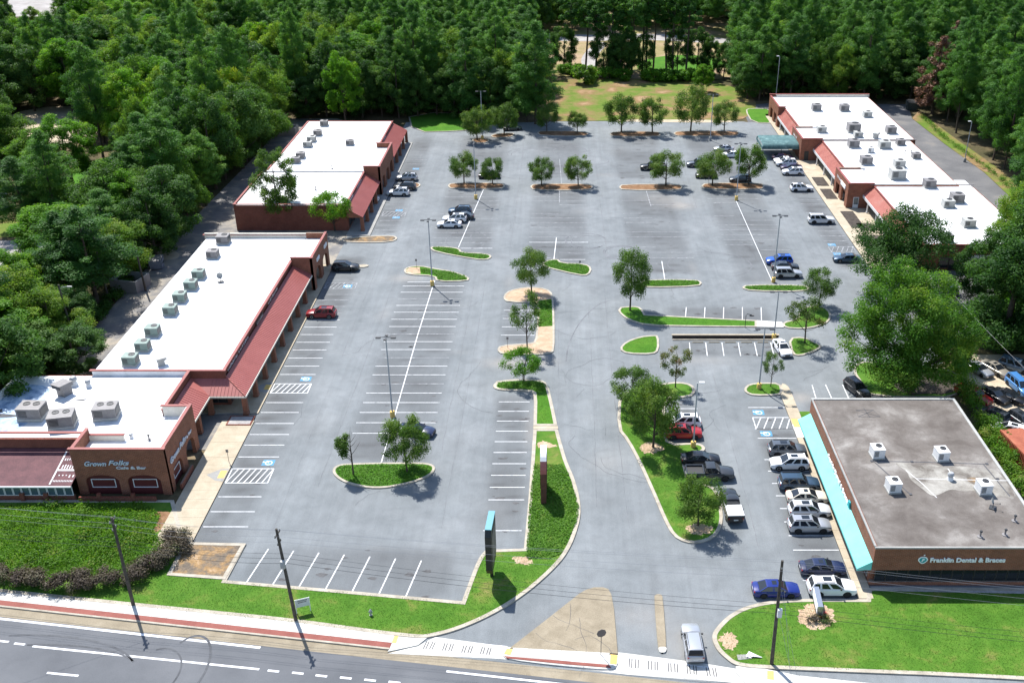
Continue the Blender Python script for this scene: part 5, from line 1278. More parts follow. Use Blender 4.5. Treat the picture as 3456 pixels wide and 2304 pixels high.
GA = 'air conditioning units on the long left roof'
near_first = [(-58.62, 121.51), (-58.50, 125.73), (-58.74, 130.31), (-58.61, 137.25), (-58.72, 141.90), (-58.53, 146.47), (-58.65, 150.75), (-59.03, 159.38), (-59.20, 165.94)]
for k, q in enumerate(near_first):
    kind = 'green' if k not in (7, 8) else 'grey'
    rtu(kind, q, 5.0, f'{ORD[k]} unit from the near end in the row along the long left roof', (.95, .92, .95, .95, .95, .95, .95, .9, 1.0)[k], group=GA)
rtu('grey_big', (-65.72, 108.03), 4.8, 'grey twin fan unit beside the worn blue patch of the cafe roof', 1.0, group='cafe roof units')
rtu('grey_big', (-61.19, 106.09), 4.8, 'grey twin fan unit in the middle of the cafe roof, nearest the street', 1.0, R(12), group='cafe roof units')
rtu('grey_big', (-56.60, 108.13), 4.8, 'grey twin fan unit on the cafe roof closest to the red canopy', .95, R(8), group='cafe roof units')
GB = 'air conditioning units on the far left roof'
for k, (q, kind, s) in enumerate((((-57.20, 241.22), 'grey', .85), ((-56.99, 232.88), 'grey', .85), ((-57.31, 227.84), 'pale', 1.0), ((-57.28, 223.66), 'pale', 1.0), ((-56.89, 215.06), 'grey', .85), ((-57.13, 211.59), 'grey', .85), ((-48.01, 225.04), 'grey', .8))):
    rtu(kind, q, 5.3, (f'{ORD[k]} unit counted from the back along the far left shop roof' if k < 6 else 'single tan unit in the middle of the far left shop roof'), s, group=GB)
GC_ = 'air conditioning units on the right shop roofs'
for q, kind, s, lb in (((64.89, 257.16), 'grey', .9, 'unit nearest the far left corner of the farthest right roof section'), ((71.90, 256.73), 'grey', .9, 'unit in the middle of the far edge on the farthest right roof section'), ((76.19, 250.78), 'pale', .95, 'unit nearest the back alley on the farthest right roof section'),
        ((61.62, 236.91), 'pale', .95, 'unit closest to the drop-off canopy on the right roofs'), ((69.27, 237.29), 'grey', 1.15, 'largest unit on the farthest right roof section'), ((77.84, 236.16), 'grey', .9, 'unit at the back edge of the farthest right roof section'), ((69.25, 232.83), 'pale', .85, 'low tan unit beside the parapet of the farthest right roof section'),
        ((66.20, 225.19), 'grey', .95, 'unit standing just in front of the parapet on the middle right roof'), ((73.03, 224.50), 'pale', 1.1, 'wide pale unit near the centre of the middle right roof'), ((68.96, 221.12), 'white', .8, 'small white unit in the middle right roof'), ((77.40, 226.92), 'grey', .75, 'tall narrow unit by the back of the middle right roof'),
        ((65.66, 212.42), 'grey', .95, 'unit nearest the red canopy on the middle right roof'), ((72.27, 210.57), 'pale', 1.0, 'pale unit in the near half of the middle right roof'), ((69.45, 202.56), 'pale', 1.35, 'biggest unit on the middle right roof, near its front parapet'), ((77.76, 216.54), 'grey', .7, 'small unit beside the alley ladder on the middle right roof'),
        ((74.44, 197.26), 'grey', .9, 'unit touching the parapet on the nearest right roof section'), ((76.91, 188.31), 'grey', .95, 'unit behind the tan one on the nearest right roof section'), ((74.28, 185.56), 'pale', .95, 'tan unit in front of its twin on the nearest right roof section'), ((74.46, 174.98), 'pale', .95, 'unit half hidden by tree branches on the nearest right roof'), ((67.85, 167.44), 'grey', .8, 'unit at the very front edge of the nearest right roof')):
    rtu(kind, q, 4.9 if q[1] > 230 else (4.75 if q[1] > 198 else 4.67), lb, s * 1.22, group=GC_)
for q, lb in (((36.73, 99.17), 'white unit at the far left of the four on the grey office roof'), ((44.02, 98.62), 'white unit at the far right of the four on the grey office roof'), ((36.65, 92.42), 'white unit at the near left of the four on the grey office roof'), ((46.52, 92.09), 'white unit at the near right of the four on the grey office roof')):
    rtu('white', q, 4.96, lb, 1.0, R(4), group='office roof units')
# small roof things
def turbine(xy, z, label, s=1.0, r=.4):
    root = empty('roof_ventilator', (xy[0], xy[1], z)); root.scale = (s, s, s)
    b = MB(); b.lathe([(r * 1.1, 0), (r * .8, .35), (r * .7, .45)], 12); b.build('base', M['white_metal'], root, smooth=R(40))
    t = MB(); t.lathe([(r * .7, .45), (r, .6), (r * 1.02, .85), (r * .7, 1.05), (0, 1.1)], 12); t.build('turbine_head', M['galv'], root, smooth=R(40))
    return tag(root, label, 'ventilator')
turbine((-64.13, 116.12), 4.8, 'white turbine ventilator at the back edge of the cafe roof', 1.2)
turbine((-62.05, 115.66), 4.8, 'low white ventilator next to the turbine on the cafe roof', 1.0, .36)
turbine((43.70, 94.42), 4.96, 'round metal ventilator between the white units on the grey office roof', .9)
turbine((-51.80, 103.32), 4.8, 'dark rusty vent on the roof of the cafe tower', .6)
def dish(xy, z, label, s=1.0, az=0.0):
    root = empty('satellite_dish', (xy[0], xy[1], z), az); root.scale = (s, s, s)
    b = MB(); b.box(-.4, .4, -.35, .35, 0, .08); b.tube([(0, 0, .08), (0, 0, .7)], .035, 6); b.build('mount', M['dark_metal'], root)
    d = MB(); n = 14; v = [(0, -.02, .9)]; f = []
    for j, (rr_, dd) in enumerate(((.22, -.05), (.42, -.16))):
        for i in range(n): a = 2 * math.pi * i / n; v.append((rr_ * math.cos(a), dd, .9 + rr_ * math.sin(a)))
    f += [(0, 1 + i, 1 + (i + 1) % n) for i in range(n)] + [(1 + i, 1 + n + i, 1 + n + (i + 1) % n, 1 + (i + 1) % n) for i in range(n)]
    d.add(v, f); o = d.build('reflector', M['hvac_pale'], root, fix=False)
    o.rotation_euler = (R(-18), 0, 0)
    a = MB(); a.tube([(0, -.1, .55), (0, -.6, .75)], .02, 5); a.box(-.05, .05, -.68, -.58, .72, .82); a.build('feed_arm', M['dark_metal'], root)
    return tag(root, label, 'satellite dish')
dish((-54.67, 149.01), 5.0, 'grey satellite dish alone in the middle of the long white roof', 1.2, R(30))
dish((46.51, 89.14), 4.96, 'satellite dish near the right edge of the grey office roof', 1.0, R(60))
def hood(xy, z, label, mat, s=1.0, rz=0.0):
    root = empty('exhaust_hood', (xy[0], xy[1], z), rz); root.scale = (s, s, s)
    b = MB(); b.box(-.55, .55, -.55, .55, 0, 1.0); b.build('duct', mat, root)
    h = MB(); h.add([(-.7, -.7, 1.0), (.7, -.7, 1.0), (.7, .7, 1.0), (-.7, .7, 1.0), (-.7, -1.0, 1.55), (.7, -1.0, 1.55), (.7, .7, 1.45), (-.7, .7, 1.45)], [(3, 2, 1, 0), (4, 5, 6, 7), (0, 1, 5, 4), (1, 2, 6, 5), (2, 3, 7, 6), (3, 0, 4, 7)]); h.build('hood', mat, root)
    m = MB(); m.box(-.6, .6, -.96, -.86, 1.1, 1.48); m.build('opening', M['dark_metal'], root)
    return tag(root, label, 'exhaust hood')
hood((-64.30, 113.73), 4.8, 'rust stained kitchen exhaust hood on the cafe roof', M['hvac_grey'], 1.2, R(-25))
hood((-54.44, 121.27), 5.0, 'pale flared vent hood alone near the front of the long roof', M['hvac_pale'], .8, R(120))
hood((73.12, 231.74), 4.9, 'pale vent hood beside the big dish shadow on the far right roof', M['hvac_pale'], .9, R(140))
def pipe(xy, z, label, h=.6):
    root = empty('vent_pipe', (xy[0], xy[1], z))
    b = MB(); b.lathe([(.32, 0), (.3, .06), (.09, .1), (.09, h)], 10); b.build('flashing', M['hvac_grey'], root)
    c_ = MB(); c_.lathe([(.14, h), (.17, h + .08), (.12, h + .16), (0, h + .17)], 10); c_.build('cap', M['dark_metal'], root)
    tag(root, label, 'vent pipe')
for q, z, lb in (((43.34, 84.20), 4.96, 'left of the two dark vent pipes near the front of the office roof'), ((46.02, 84.49), 4.96, 'right of the two dark vent pipes near the front of the office roof'), ((47.95, 86.85), 4.96, 'vent pipe closest to the right edge of the office roof'), ((-49.48, 102.84), 4.8, 'thin vent pipe on the cafe tower roof nearest the side sign'),
                 ((-49.15, 194.03), 5.1, 'dark vent pipe in the near section of the far left roof'), ((-48.49, 207.31), 5.3, 'dark vent by the step of the far left roof'), ((-59.62, 142.38), 5.0, 'black vent beside the green units on the long left roof'), ((76.45, 220.13), 4.75, 'vent pipe at the back of the middle right roof'), ((78.00, 220.46), 4.75, 'short vent pipe next to the alley side ladder')): pipe(q, z, lb)

# ------------------------------------------------------------------ lamp posts, poles, wires
def lamp_post(xy, h, label, heads=2, base='round', yellow=True, rz=0.0):
    root = empty('lamp_post', (xy[0], xy[1], 0), rz)
    b = MB(); b.lathe([(.34, 0), (.34, .85), (.30, .9)], 14); b.build('base', M['kerb_yellow'] if yellow else M['concrete_grey'], root, smooth=R(40))
    p = MB(); p.lathe([(.11, .88), (.10, 4), (.075, h)], 8); p.build('pole', M['galv'], root, smooth=R(60))
    if heads == 1:
        a = MB(); a.tube([(0, 0, h - .05), (.35, 0, h + .03)], .04, 6); a.build('arm', M['galv'], root)
        l_ = MB(); l_.box(.2, .85, -.17, .17, h, h + .13); l_.build('luminaire', M['hvac_white'], root)
    else:
        a = MB(); a.tube([(-.8, 0, h - .1), (0, 0, h - .02), (.8, 0, h - .1)], .045, 6); a.build('arm', M['dark_metal'], root)
        for s_ in (-1, 1):
            l_ = MB(); l_.box(min(s_ * .65, s_ * 1.3), max(s_ * .65, s_ * 1.3), -.2, .2, h - .2, h - .04); l_.build('luminaire', M['dark_metal'], root)
        if heads > 2:
            for s_ in (-1, 1):
                l_ = MB(); l_.box(-.18, .18, min(s_ * .35, s_ * .8), max(s_ * .35, s_ * .8), h - .18, h - .03); l_.build('luminaire', M['dark_metal'], root)
    return tag(root, label, 'lamp post', 'parking lot lamp posts')
lamp_post((-22.58, 115.97), 12.0, 'tall lamp post rising behind the two trees of the near island', 4)
lamp_post((-22.14, 158.83), 12.0, 'tall lamp post with yellow base at the curved shrub island', 4)
lamp_post((-18.04, 203.41), 12.0, 'tall lamp post in front of the leftmost mulch island', 4)
lamp_post((-19.77, 248.14), 12.0, 'lamp post standing between the two farthest left trees', 2)
lamp_post((36.59, 202.59), 12.2, 'tall lamp post in front of the rightmost mulch island', 4)
lamp_post((36.51, 160.30), 12.2, 'tall lamp post beside the blue and silver parked cars', 4)
lamp_post((27.65, 123.43), 9.5, 'shorter lamp post on the small grass bulb by the office', 2)
lamp_post((32.57, 138.70), 8.1, 'lamp post with big yellow base at the retaining wall', 2)
lamp_post((16.72, 108.57), 9.4, 'single headed lamp post next to the red car', 1)
lamp_post((36.90, 246.98), 11.5, 'lamp post between the farthest right trees of the lot', 2, yellow=False)
lamp_post((59.5, 281.5), 13.5, 'pale lamp post behind the far end of the right shops', 1, yellow=False, rz=R(180))
lamp_post((93.85, 229.33), 9.5, 'lamp post on the grass verge of the rear alley', 1, yellow=False, rz=R(180))

def wood_pole(name, xy, h, label, lean=(0, 0), arm=None, xform=None, street=False):
    root = empty(name, (xy[0], xy[1], 0))
    p = MB(); p.tube([(0, 0, 0), (lean[0] * .5, lean[1] * .5, h * .5), (lean[0], lean[1], h)], [.19, .16, .12], 9); p.build('pole', M['wood_pole'], root, smooth=R(50))
    if arm:
        for (z, L) in arm:
            a = MB(); t = RN * L
            a.obox((lean[0] * z / h, lean[1] * z / h, z), (RN.x * L, RN.y * L, 0), (RD.x * .05, RD.y * .05, 0), (0, 0, .06)); o = a.build('crossarm', M['wood_pole'], root)
            for s_ in (-.9, .9):
                i_ = MB(); i_.lathe([(.03, 0), (.06, .06), (.06, .12), (.03, .2)], 8, (lean[0] * z / h + RN.x * L * s_, lean[1] * z / h + RN.y * L * s_, z + .05)); i_.build('insulator', M['hvac_pale'], o)
    if xform:
        c_ = MB(); c_.lathe([(.24, 0), (.26, .05), (.26, .75), (.2, .85), (0, .86)], 12, (xform[0], xform[1], xform[2])); c_.build('transformer', M['hvac_pale'], root, smooth=R(40))
    if street:
        a = MB(); a.tube([(lean[0], lean[1], h - .6), (lean[0] + .7, lean[1] - .2, h - .25), (lean[0] + 1.5, lean[1] - .4, h - .15)], .035, 6); a.build('lamp_arm', M['galv'], root)
        l_ = MB(); l_.box(lean[0] + 1.4, lean[0] + 2.1, lean[1] - .52, lean[1] - .28, h - .22, h - .06); l_.build('luminaire', M['hvac_pale'], root)
    return tag(root, label, 'utility pole', 'wooden utility poles')
p1 = Vector((-43.49, 79.38)); p2 = Vector((-26.47, 77.18)); p3 = Vector((19.84, 71.32))
wood_pole('utility_pole', p1, 11.0, 'wooden utility pole on the lawn edge left of the hedge end', (-.05, .1), [(10.6, .5), (9.6, .35)])
wood_pole('utility_pole', p2, 11.3, 'wooden utility pole beside the small white real estate sign', (-.55, .1), [(10.7, .6), (9.7, .4)], (-.35, -.25, 6.9))
wood_pole('utility_pole', p3, 12.4, 'dark utility pole on the right lawn carrying a white equipment box', (-.2, .0), [(11.6, .3)], None)
bx = MB(); bx.box(-.15, .25, -.5, -.2, 6.2, 7.1); bb = bx.build('equipment_box', M['white_metal'], [o for o in SC.objects if o.name.startswith('utility_pole')][-1])
for q, h, lb in (((-73.90, 136.82), 10.0, 'leaning lamp pole at the edge of the woods behind the long strip'), ((-75.15, 152.82), 13.5, 'tall wooden pole in front of the pines by the dumpster enclosure'), ((-74.19, 184.88), 8.5, 'wooden pole in the shaded alley behind the far left shops'), ((-73.25, 229.33), 9.5, 'wooden pole with lamp beside the far left shop roof'), ((-70.41, 156.66), 8.0, 'wooden pole at the corner of the block dumpster enclosure')):
    wood_pole('wooden_pole', q, h, lb, (-.3, 0), None, None, h in (10.0, 9.5))
def wire(pts, sag, r, mat, label, name='overhead_wire', group='overhead wires along the road'):
    path = []
    for a, b in zip(pts[:-1], pts[1:]):
        a = Vector(a); b = Vector(b)
        for i in range(12):
            t = i / 12; q = a.lerp(b, t); q.z -= sag * 4 * t * (1 - t); path.append(tuple(q))
    path.append(tuple(pts[-1]))
    mb = MB(); mb.tube(path, r, 4); return tag(mb.build(name, mat, None, fix=False), label, 'wire', group)
pl0 = p1 - RD * 46; pr0 = p3 + RD * 46
def along(off, zs): return [(q.x + RN.x * off, q.y + RN.y * off, z) for q, z in zip((pl0, p1, p2, p3, pr0), zs)]
wire(along(-.02, (11.6, 11.05, 11.3, 12.45, 12.2)), .35, .012, M['wire'], 'topmost thin overhead wire crossing the whole foreground')
wire(along(.5, (11, 10.75, 10.85, 11.8, 11.6)), .4, .012, M['wire'], 'upper overhead wire on the parking lot side of the poles')
wire(along(-.5, (11, 10.75, 10.85, 11.6, 11.4)), .4, .012, M['wire'], 'upper overhead wire on the road side of the poles')
wire(along(.16, (9.8, 9.6, 9.7, 10.3, 10.2)), .45, .012, M['wire'], 'overhead wire hanging just below the crossarms')
wire(along(.18, (8.6, 8.4, 8.3, 7.2, 7.4)), .5, .014, M['wire_black'], 'upper of the dark communication cables')
wire(along(.2, (8.1, 7.9, 7.7, 6.6, 6.9)), .55, .018, M['wire_black'], 'middle dark communication cable')
wire(along(.2, (7.6, 7.3, 7.1, 6.1, 6.5)), .6, .022, M['wire_black'], 'lowest and thickest dark communication cable')
gx = (20.80, 67.30)
for k, (z, dx) in enumerate(((11.5, 0), (7.0, .5), (9.5, .9))): wire([(p3.x - .1, p3.y, z), (gx[0] + dx, gx[1] - 1.0, 0)], 0.02, .013, M['wire'], ('guy wire', 'guy wire', 'guy wire')[k] + ' slanting from the right pole down to the ground', 'guy_wire', 'guy wires of the right pole')
wire([(p1.x, p1.y, 9.2), (-75, 60, 8.5)], .3, .014, M['wire_black'], 'dark cable crossing the road towards the lower left corner', group=None)
wire([(57.5, 136.0, 9.0), (62, 100, 7.5), (66, 80, 7)], .5, .014, M['wire'], 'pale cable sagging over the crowded car yard', group=None)

# ------------------------------------------------------------------ signs and small street things
def pylon(xy):
    root = empty('pylon_sign', (xy[0], xy[1], 0)); tag(root, 'tall slim brick pylon with white cap standing edge-on in the median', 'sign')
    # slab seen edge on: thin in x, long in y, arched top
    n = 14; prof = [(-2.0, 0), (2.0, 0), (2.0, 4.3)] + [(2.0 * math.cos(math.pi * i / n), 4.3 + 2.3 * math.sin(math.pi * i / n)) for i in range(1, n)] + [(-2.0, 4.3)]
    mb = MB(); v = [(x, y, z) for x in (-.32, .32) for y, z in prof]; m = len(prof)
    mb.add(v, [tuple(range(m)), tuple(range(2 * m - 1, m - 1, -1))] + [(i, m + i, m + (i + 1) % m, (i + 1) % m) for i in range(m)]); mb.build('slab', M['brick_brown'], root)
    cp = MB(); k = [(2.05 * math.cos(math.pi * i / n), 4.3 + 2.36 * math.sin(math.pi * i / n)) for i in range(0, n + 1)]
    def band(i0, i1, mat):
        c2 = MB()
        for i in range(i0, i1):
            (y0, z0), (y1, z1) = k[i], k[i + 1]
            c2.add([(-.36, y0, z0), (.36, y0, z0), (.36, y1, z1), (-.36, y1, z1), (-.36, y0 * .95, z0 - .1), (.36, y0 * .95, z0 - .1), (.36, y1 * .95, z1 - .1), (-.36, y1 * .95, z1 - .1)], [(0, 1, 2, 3), (0, 3, 7, 4), (1, 5, 6, 2), (7, 6, 5, 4)])
        c2.build('cap', mat, root)
    band(0, 11, M['white_metal']); band(11, n, M['metal_red'])
    for s_ in (-1, 1):
        f = MB(); f.box(min(s_ * .33, s_ * .38), max(s_ * .33, s_ * .38), -1.5, 1.5, 2.0, 4.6); f.build('sign_panel', M['brick_brown'], root)
    return root
py = pylon((-2.1, 98.4))
def cabinet(xy):
    root = empty('pylon_sign', (xy[0], xy[1], 0), R(-3)); tag(root, 'black cabinet sign with teal top on one post near the road', 'sign')
    p = MB(); p.box(-.16, .16, -.16, .16, 0, 2.0); p.build('post', M['black_metal'], root)
    c_ = MB()
    prof = [(-1.5, 1.7), (1.5, 1.7), (1.9, 2.4), (1.9, 7.1), (-1.5, 7.3), (-1.9, 6.6), (-1.9, 2.4)]
    m = len(prof); v = [(x, y, z) for x in (-.32, .32) for y, z in prof]
    c_.add(v, [tuple(range(m)), tuple(range(2 * m - 1, m - 1, -1))] + [(i, m + i, m + (i + 1) % m, (i + 1) % m) for i in range(m)]); c_.build('cabinet', M['black_metal'], root)
    t = MB(); t.add([(-.34, -1.52, 7.33), (0.34, -1.52, 7.33), (0.34, 1.92, 7.13), (-.34, 1.92, 7.13), (-.34, -1.52, 7.2), (0.34, -1.52, 7.2), (0.34, 1.92, 7.0), (-.34, 1.92, 7.0)], [(3, 2, 1, 0), (4, 5, 6, 7), (0, 1, 5, 4), (1, 2, 6, 5), (2, 3, 7, 6), (3, 0, 4, 7)]); t.build('top_cover', simple('weathered_teal_top', (.10, .27, .32), .5), root)
    for s_ in (-1, 1):
        f = MB(); f.box(min(s_ * .33, s_ * .36), max(s_ * .33, s_ * .36), -1.4, 1.4, 2.6, 6.3); f.build('sign_panel', M['sign_grey'], root)
cabinet((-7.35, 83.8))
def office_sign(xy):
    root = empty('monument_sign', (xy[0], xy[1], .12), R(-4)); tag(root, 'low metal edged sign seen end-on in the round flower bed', 'sign')
    b = MB(); b.box(-.22, .22, -1.1, 1.1, 0, .45); b.build('plinth', M['black_metal'], root)
    c_ = MB(); c_.box(-.26, .26, -1.5, 1.5, .45, 1.5); c_.build('frame', M['sign_lit'], root)
    for s_ in (-1, 1):
        f = MB(); f.box(min(s_ * .262, s_ * .29), max(s_ * .262, s_ * .29), -1.4, 1.4, .55, 1.4); f.build('face', M['sign_face'], root)
office_sign((25.8, 78.9))
rs_ = empty('real_estate_sign', (*(-25.94, 78.30), .12), R(20)); tag(rs_, 'small white board sign on two legs on the front lawn', 'sign')
for s_ in (-1, 1):
    l_ = MB(); l_.box(s_ * .68 - .04, s_ * .68 + .04, -.04, .04, 0, 1.75); l_.build('leg', M['frame_white'], rs_)
b_ = MB(); b_.box(-.66, .66, -.025, .025, .75, 1.75); bo = b_.build('board', simple('pale_sign_board', (.52, .57, .56), .5), rs_)
t_ = MB()
for z, n, x0 in ((1.48, 9, -.45), (1.28, 8, -.42)):
    for k in range(n): t_.box(x0 + k * .105, x0 + k * .105 + .07, -.033, -.026, z, z + .11)
t_.build('print', M['frame_dark'], bo)
sg_ = empty('road_sign', (*(3.74, 72.44), .14), R(14)); tag(sg_, 'round road sign seen from behind on the driveway triangle', 'sign')
p_ = MB(); p_.tube([(0, 0, 0), (0, 0, 3.2)], .035, 6); p_.build('post', M['sign_grey'], sg_)
d_ = MB(); d_.lathe([(.48, -.015), (.48, .015)], 8, (0, -.05, 2.75), 'y'); d_.build('plate', M['sign_grey'], sg_)
hy = empty('fire_hydrant', (*(-19.12, 77.86), .12)); tag(hy, 'pale fire hydrant on the front lawn near the road', 'hydrant')
h_ = MB(); h_.lathe([(.16, 0), (.16, .06), (.11, .08), (.11, .5), (.15, .52), (.15, .58), (.10, .68), (.04, .74), (.03, .8), (0, .8)], 10); h_.build('barrel', M['hvac_pale'], hy, smooth=R(40))
for s_ in (-1, 1):
    n_ = MB(); n_.lathe([(.07, 0), (.07, .2)], 8, (-.2 if s_ < 0 else 0, 0, .42), 'x'); n_.build('nozzle', M['hvac_green'], hy)
def bay_sign(xy, label, h=1.9):
    root = empty('bay_sign', (xy[0], xy[1], .05)); tag(root, label, 'sign', 'small parking signs')
    p = MB(); p.box(-.025, .025, -.02, .02, 0, h); p.build('post', M['sign_grey'], root)
    b = MB(); b.box(-.16, .16, -.035, -.021, h - .42, h); b.build('plate', M['hvac_grey'], root)
for q, lb in (((-25.74, 166.02), 'small sign on the bare tip of the curved shrub island'), ((-8.15, 135.68), 'small sign at the near end of the long bare island'), ((3.23, 165.24), 'small sign in the shrub island right of the centre tree'), ((-14.02, 211.67), 'small sign at the right end of the leftmost mulch island'), ((-41.30, 105.13), 'thin sign post on the pale walkway beside the cafe'), ((31.96, 211.96), 'small sign at the left end of the rightmost mulch island'), ((0.00, 251.27), 'blue and white sign in the far mulch island')): bay_sign(q, lb)
gl = empty('parking_barrier', (*(28.81, 142.76), .1)); tag(gl, 'bent black barrier pole leaning over the grass strip', 'barrier')
g_ = MB(); g_.tube([(0, 0, 0), (0, 0, 2.0), (.15, 0, 2.25), (.9, -.05, 2.1)], .05, 6); g_.build('pole', M['black_metal'], gl)
g_ = MB(); g_.box(.55, 1.2, -.1, .0, 1.85, 2.1); g_.build('plate', M['sign_grey'], gl)
rw = empty('retaining_wall', (0, 0, 0)); tag(rw, 'low dark retaining wall with pale cap above the short parking row', 'wall')
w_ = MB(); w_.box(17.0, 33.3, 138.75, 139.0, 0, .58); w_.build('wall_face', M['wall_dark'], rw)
w_ = MB(); w_.box(16.9, 33.4, 138.85, 139.2, .5, .66); w_.build('cap', M['concrete'], rw)
w_ = MB(); w_.box(17.0, 33.3, 138.3, 138.55, 0, .15); w_.build('kerb', M['kerb'], rw); rebase(rw)
for k in range(5):
    ws = MB(); ws.add([(-.85, -.09, 0), (.85, -.09, 0), (.85, .09, 0), (-.85, .09, 0), (-.8, -.05, .12), (.8, -.05, .12), (.8, .05, .12), (-.8, .05, .12)], [(4, 5, 6, 7), (0, 1, 5, 4), (1, 2, 6, 5), (2, 3, 7, 6), (3, 0, 4, 7)])
    o = ws.build('wheel_stop', M['concrete_tan'], None, (20.8 + k * 2.48, 137.6, .012)); tag(o, f'{ORD[k]} wheel stop from the left in the row under the retaining wall', 'wheel stop', 'wheel stops by the wall')
# alley: dumpsters and their block walls
def dumpster(xy, rz, mat, label, s=1.0):
    root = empty('dumpster', (xy[0], xy[1], .01), rz); root.scale = (s, s, s)
    b = MB(); b.add([(-.9, -.8, .1), (.9, -.8, .1), (.9, .7, .1), (-.9, .7, .1), (-1, -1, 1.5), (1, -1, 1.5), (1, .8, 1.8), (-1, .8, 1.8)], [(3, 2, 1, 0), (0, 1, 5, 4), (1, 2, 6, 5), (2, 3, 7, 6), (3, 0, 4, 7)]); b.build('bin', mat, root)
    for s_ in (-1, 1):
        l_ = MB(); l_.add([(min(0, s_ * .98) + .01, -1.03, 1.5), (max(0, s_ * .98) - .01, -1.03, 1.5), (max(0, s_ * .98) - .01, .82, 1.83), (min(0, s_ * .98) + .01, .82, 1.83)], [(0, 1, 2, 3)]); l_.build('lid', M['hvac_grey'] if mat == M['dumpster'] else M['black_metal'], root)
        a = MB(); a.box(s_ * 1.03 - .04, s_ * 1.03 + .04, -.6, .5, .9, 1.05); a.build('lift_pocket', M['dark_metal'], root)
    return tag(root, label, 'dumpster')
dumpster((-71.94, 166.61), R(10), M['dumpster'], 'pale grey dumpster in the alley beside the trees', 1.15)
dumpster((-74.08, 248.92), R(0), M['dumpster'], 'grey dumpster in the shade behind the far left shops', 1.15)
dumpster((96.01, 277.16), R(0), M['dumpster_dark'], 'dark dumpster at the end of the rear alley', 1.4)
def enclosure(c_, w, d, h, rz, label):
    root = empty('dumpster_enclosure', (c_[0], c_[1], 0), rz); tag(root, label, 'enclosure')
    for (x0, x1, y0, y1) in ((-w / 2, -w / 2 + .2, -d / 2, d / 2), (w / 2 - .2, w / 2, -d / 2, d / 2), (-w / 2 + .21, w / 2 - .21, d / 2 - .2, d / 2), (-w / 2 + .21, w / 2 - .21, -d / 2, -d / 2 + .2)):
        m = MB(); m.box(x0, x1, y0, y1, 0, h); m.build('block_wall', M['concrete_grey'], root)
    return root
enclosure((-73.39, 158.10), 5.0, 4.0, 2.1, R(-14), 'grey block dumpster enclosure behind the long strip')
enclosure((-69.25, 252.86), 4.5, 3.5, 2.0, 0, 'grey block enclosure behind the far left shops')
sl = MB(); sl.box(-1.6, 1.6, -2.4, 2.4, 0, 2.4); o = sl.build('storage_shed', M['concrete_grey'], None, (84.3, 205.8, 0)); 
o2 = MB(); o2.box(-1.7, 1.7, -2.5, 2.5, 2.4, 2.5); o2.build('shed_roof', M['roof_white'], o); tag(o, 'small flat roofed block shed against the back of the right shops', 'shed')
sc_ = empty('shipping_container', (57.20, 105.79, .01), R(8)); tag(sc_, 'rusty red steel container in the crowded car yard', 'container')
c_ = MB(); c_.box(-1.5, 1.5, -3.1, 3.1, .15, 2.6); c_.build('body', M['rust'], sc_)
for k in range(20):
    r_ = MB(); r_.box(-1.56, -1.505, -3.0 + k * .31, -2.85 + k * .31, .2, 2.5); r_.build('rib', M['rust'], sc_)
for s_ in (-1, 1):
    d_ = MB(); d_.box(min(0.03 * s_, s_ * 1.45), max(.03 * s_, s_ * 1.45), -3.16, -3.105, .25, 2.5); d_.build('door', M['rust'], sc_)
tk = empty('water_tank', (57.64, 106.99, .01)); tag(tk, 'white round tank beside the rusty container', 'tank'); t_ = MB(); t_.lathe([(.5, 0), (.55, .1), (.55, 1.0), (.4, 1.2), (.15, 1.3), (.15, 1.4), (0, 1.4)], 14); t_.build('shell', M['hvac_white'], tk, smooth=R(40))
t_ = MB(); t_.lathe([(.57, .5), (.57, .56)], 14); t_.build('hoop', M['galv'], tk)
hs = empty('house', (-131, 214, 0), R(20)); tag(hs, 'grey roofed house half hidden by trees at the left edge', 'house')
h_ = MB(); h_.box(-6, 6, -4, 4, 0, 3); h_.build('wall', M['siding'], hs)
h_ = MB(); h_.add([(-6.6, -4.6, 2.9), (6.6, -4.6, 2.9), (6.6, 4.6, 2.9), (-6.6, 4.6, 2.9), (-6.6, 0, 5.2), (6.6, 0, 5.2)], [(0, 1, 5, 4), (2, 3, 4, 5), (1, 2, 5), (3, 0, 4)]); h_.build('roof', M['shingle'], hs)
for x in (-3.5, 0, 3.5):
    w_ = MB(); w_.box(x - .6, x + .6, -4.06, -4.0, 1, 2.3); o = w_.build('window', M['frame_white'], hs); w_ = MB(); w_.box(x - .5, x + .5, -4.09, -4.065, 1.1, 2.2); w_.build('pane', M['glass_dark'], o)
hs2 = empty('house', (-117, 196, 0), R(-10)); tag(hs2, 'low shed with pale grey metal roof below the shingled house', 'house')
h_ = MB(); h_.box(-3, 3, -2.5, 2.5, 0, 2.4); h_.build('wall', M['siding'], hs2); h_ = MB(); h_.add([(-3.4, -3, 2.4), (3.4, -3, 2.4), (3.4, 3, 3.0), (-3.4, 3, 3.0), (-3.4, -3, 2.3), (3.4, -3, 2.3), (3.4, 3, 2.9), (-3.4, 3, 2.9)], [(0, 1, 2, 3), (7, 6, 5, 4), (0, 4, 5, 1), (1, 5, 6, 2), (2, 6, 7, 3), (3, 7, 4, 0)]); h_.build('roof', M['hvac_pale'], hs2)
tb_ = empty('white_tarp', (*(18.27, 72.27), .13)); tag(tb_, 'crumpled white plastic sheet lying on the right lawn by the pad', 'litter')
t_ = MB(); r_ = random.Random(8)
pts = [(r_.uniform(-.8, .8), r_.uniform(-.5, .5)) for _ in range(14)]
for k in range(12): 
    a, b, c2 = r_.sample(pts, 3); t_.add([(a[0], a[1], r_.uniform(.02, .18)), (b[0], b[1], r_.uniform(.02, .18)), (c2[0] * .6, c2[1] * .6, r_.uniform(.02, .25))], [(0, 1, 2)])
t_.build('sheet', M['white_metal'], tb_, fix=False)

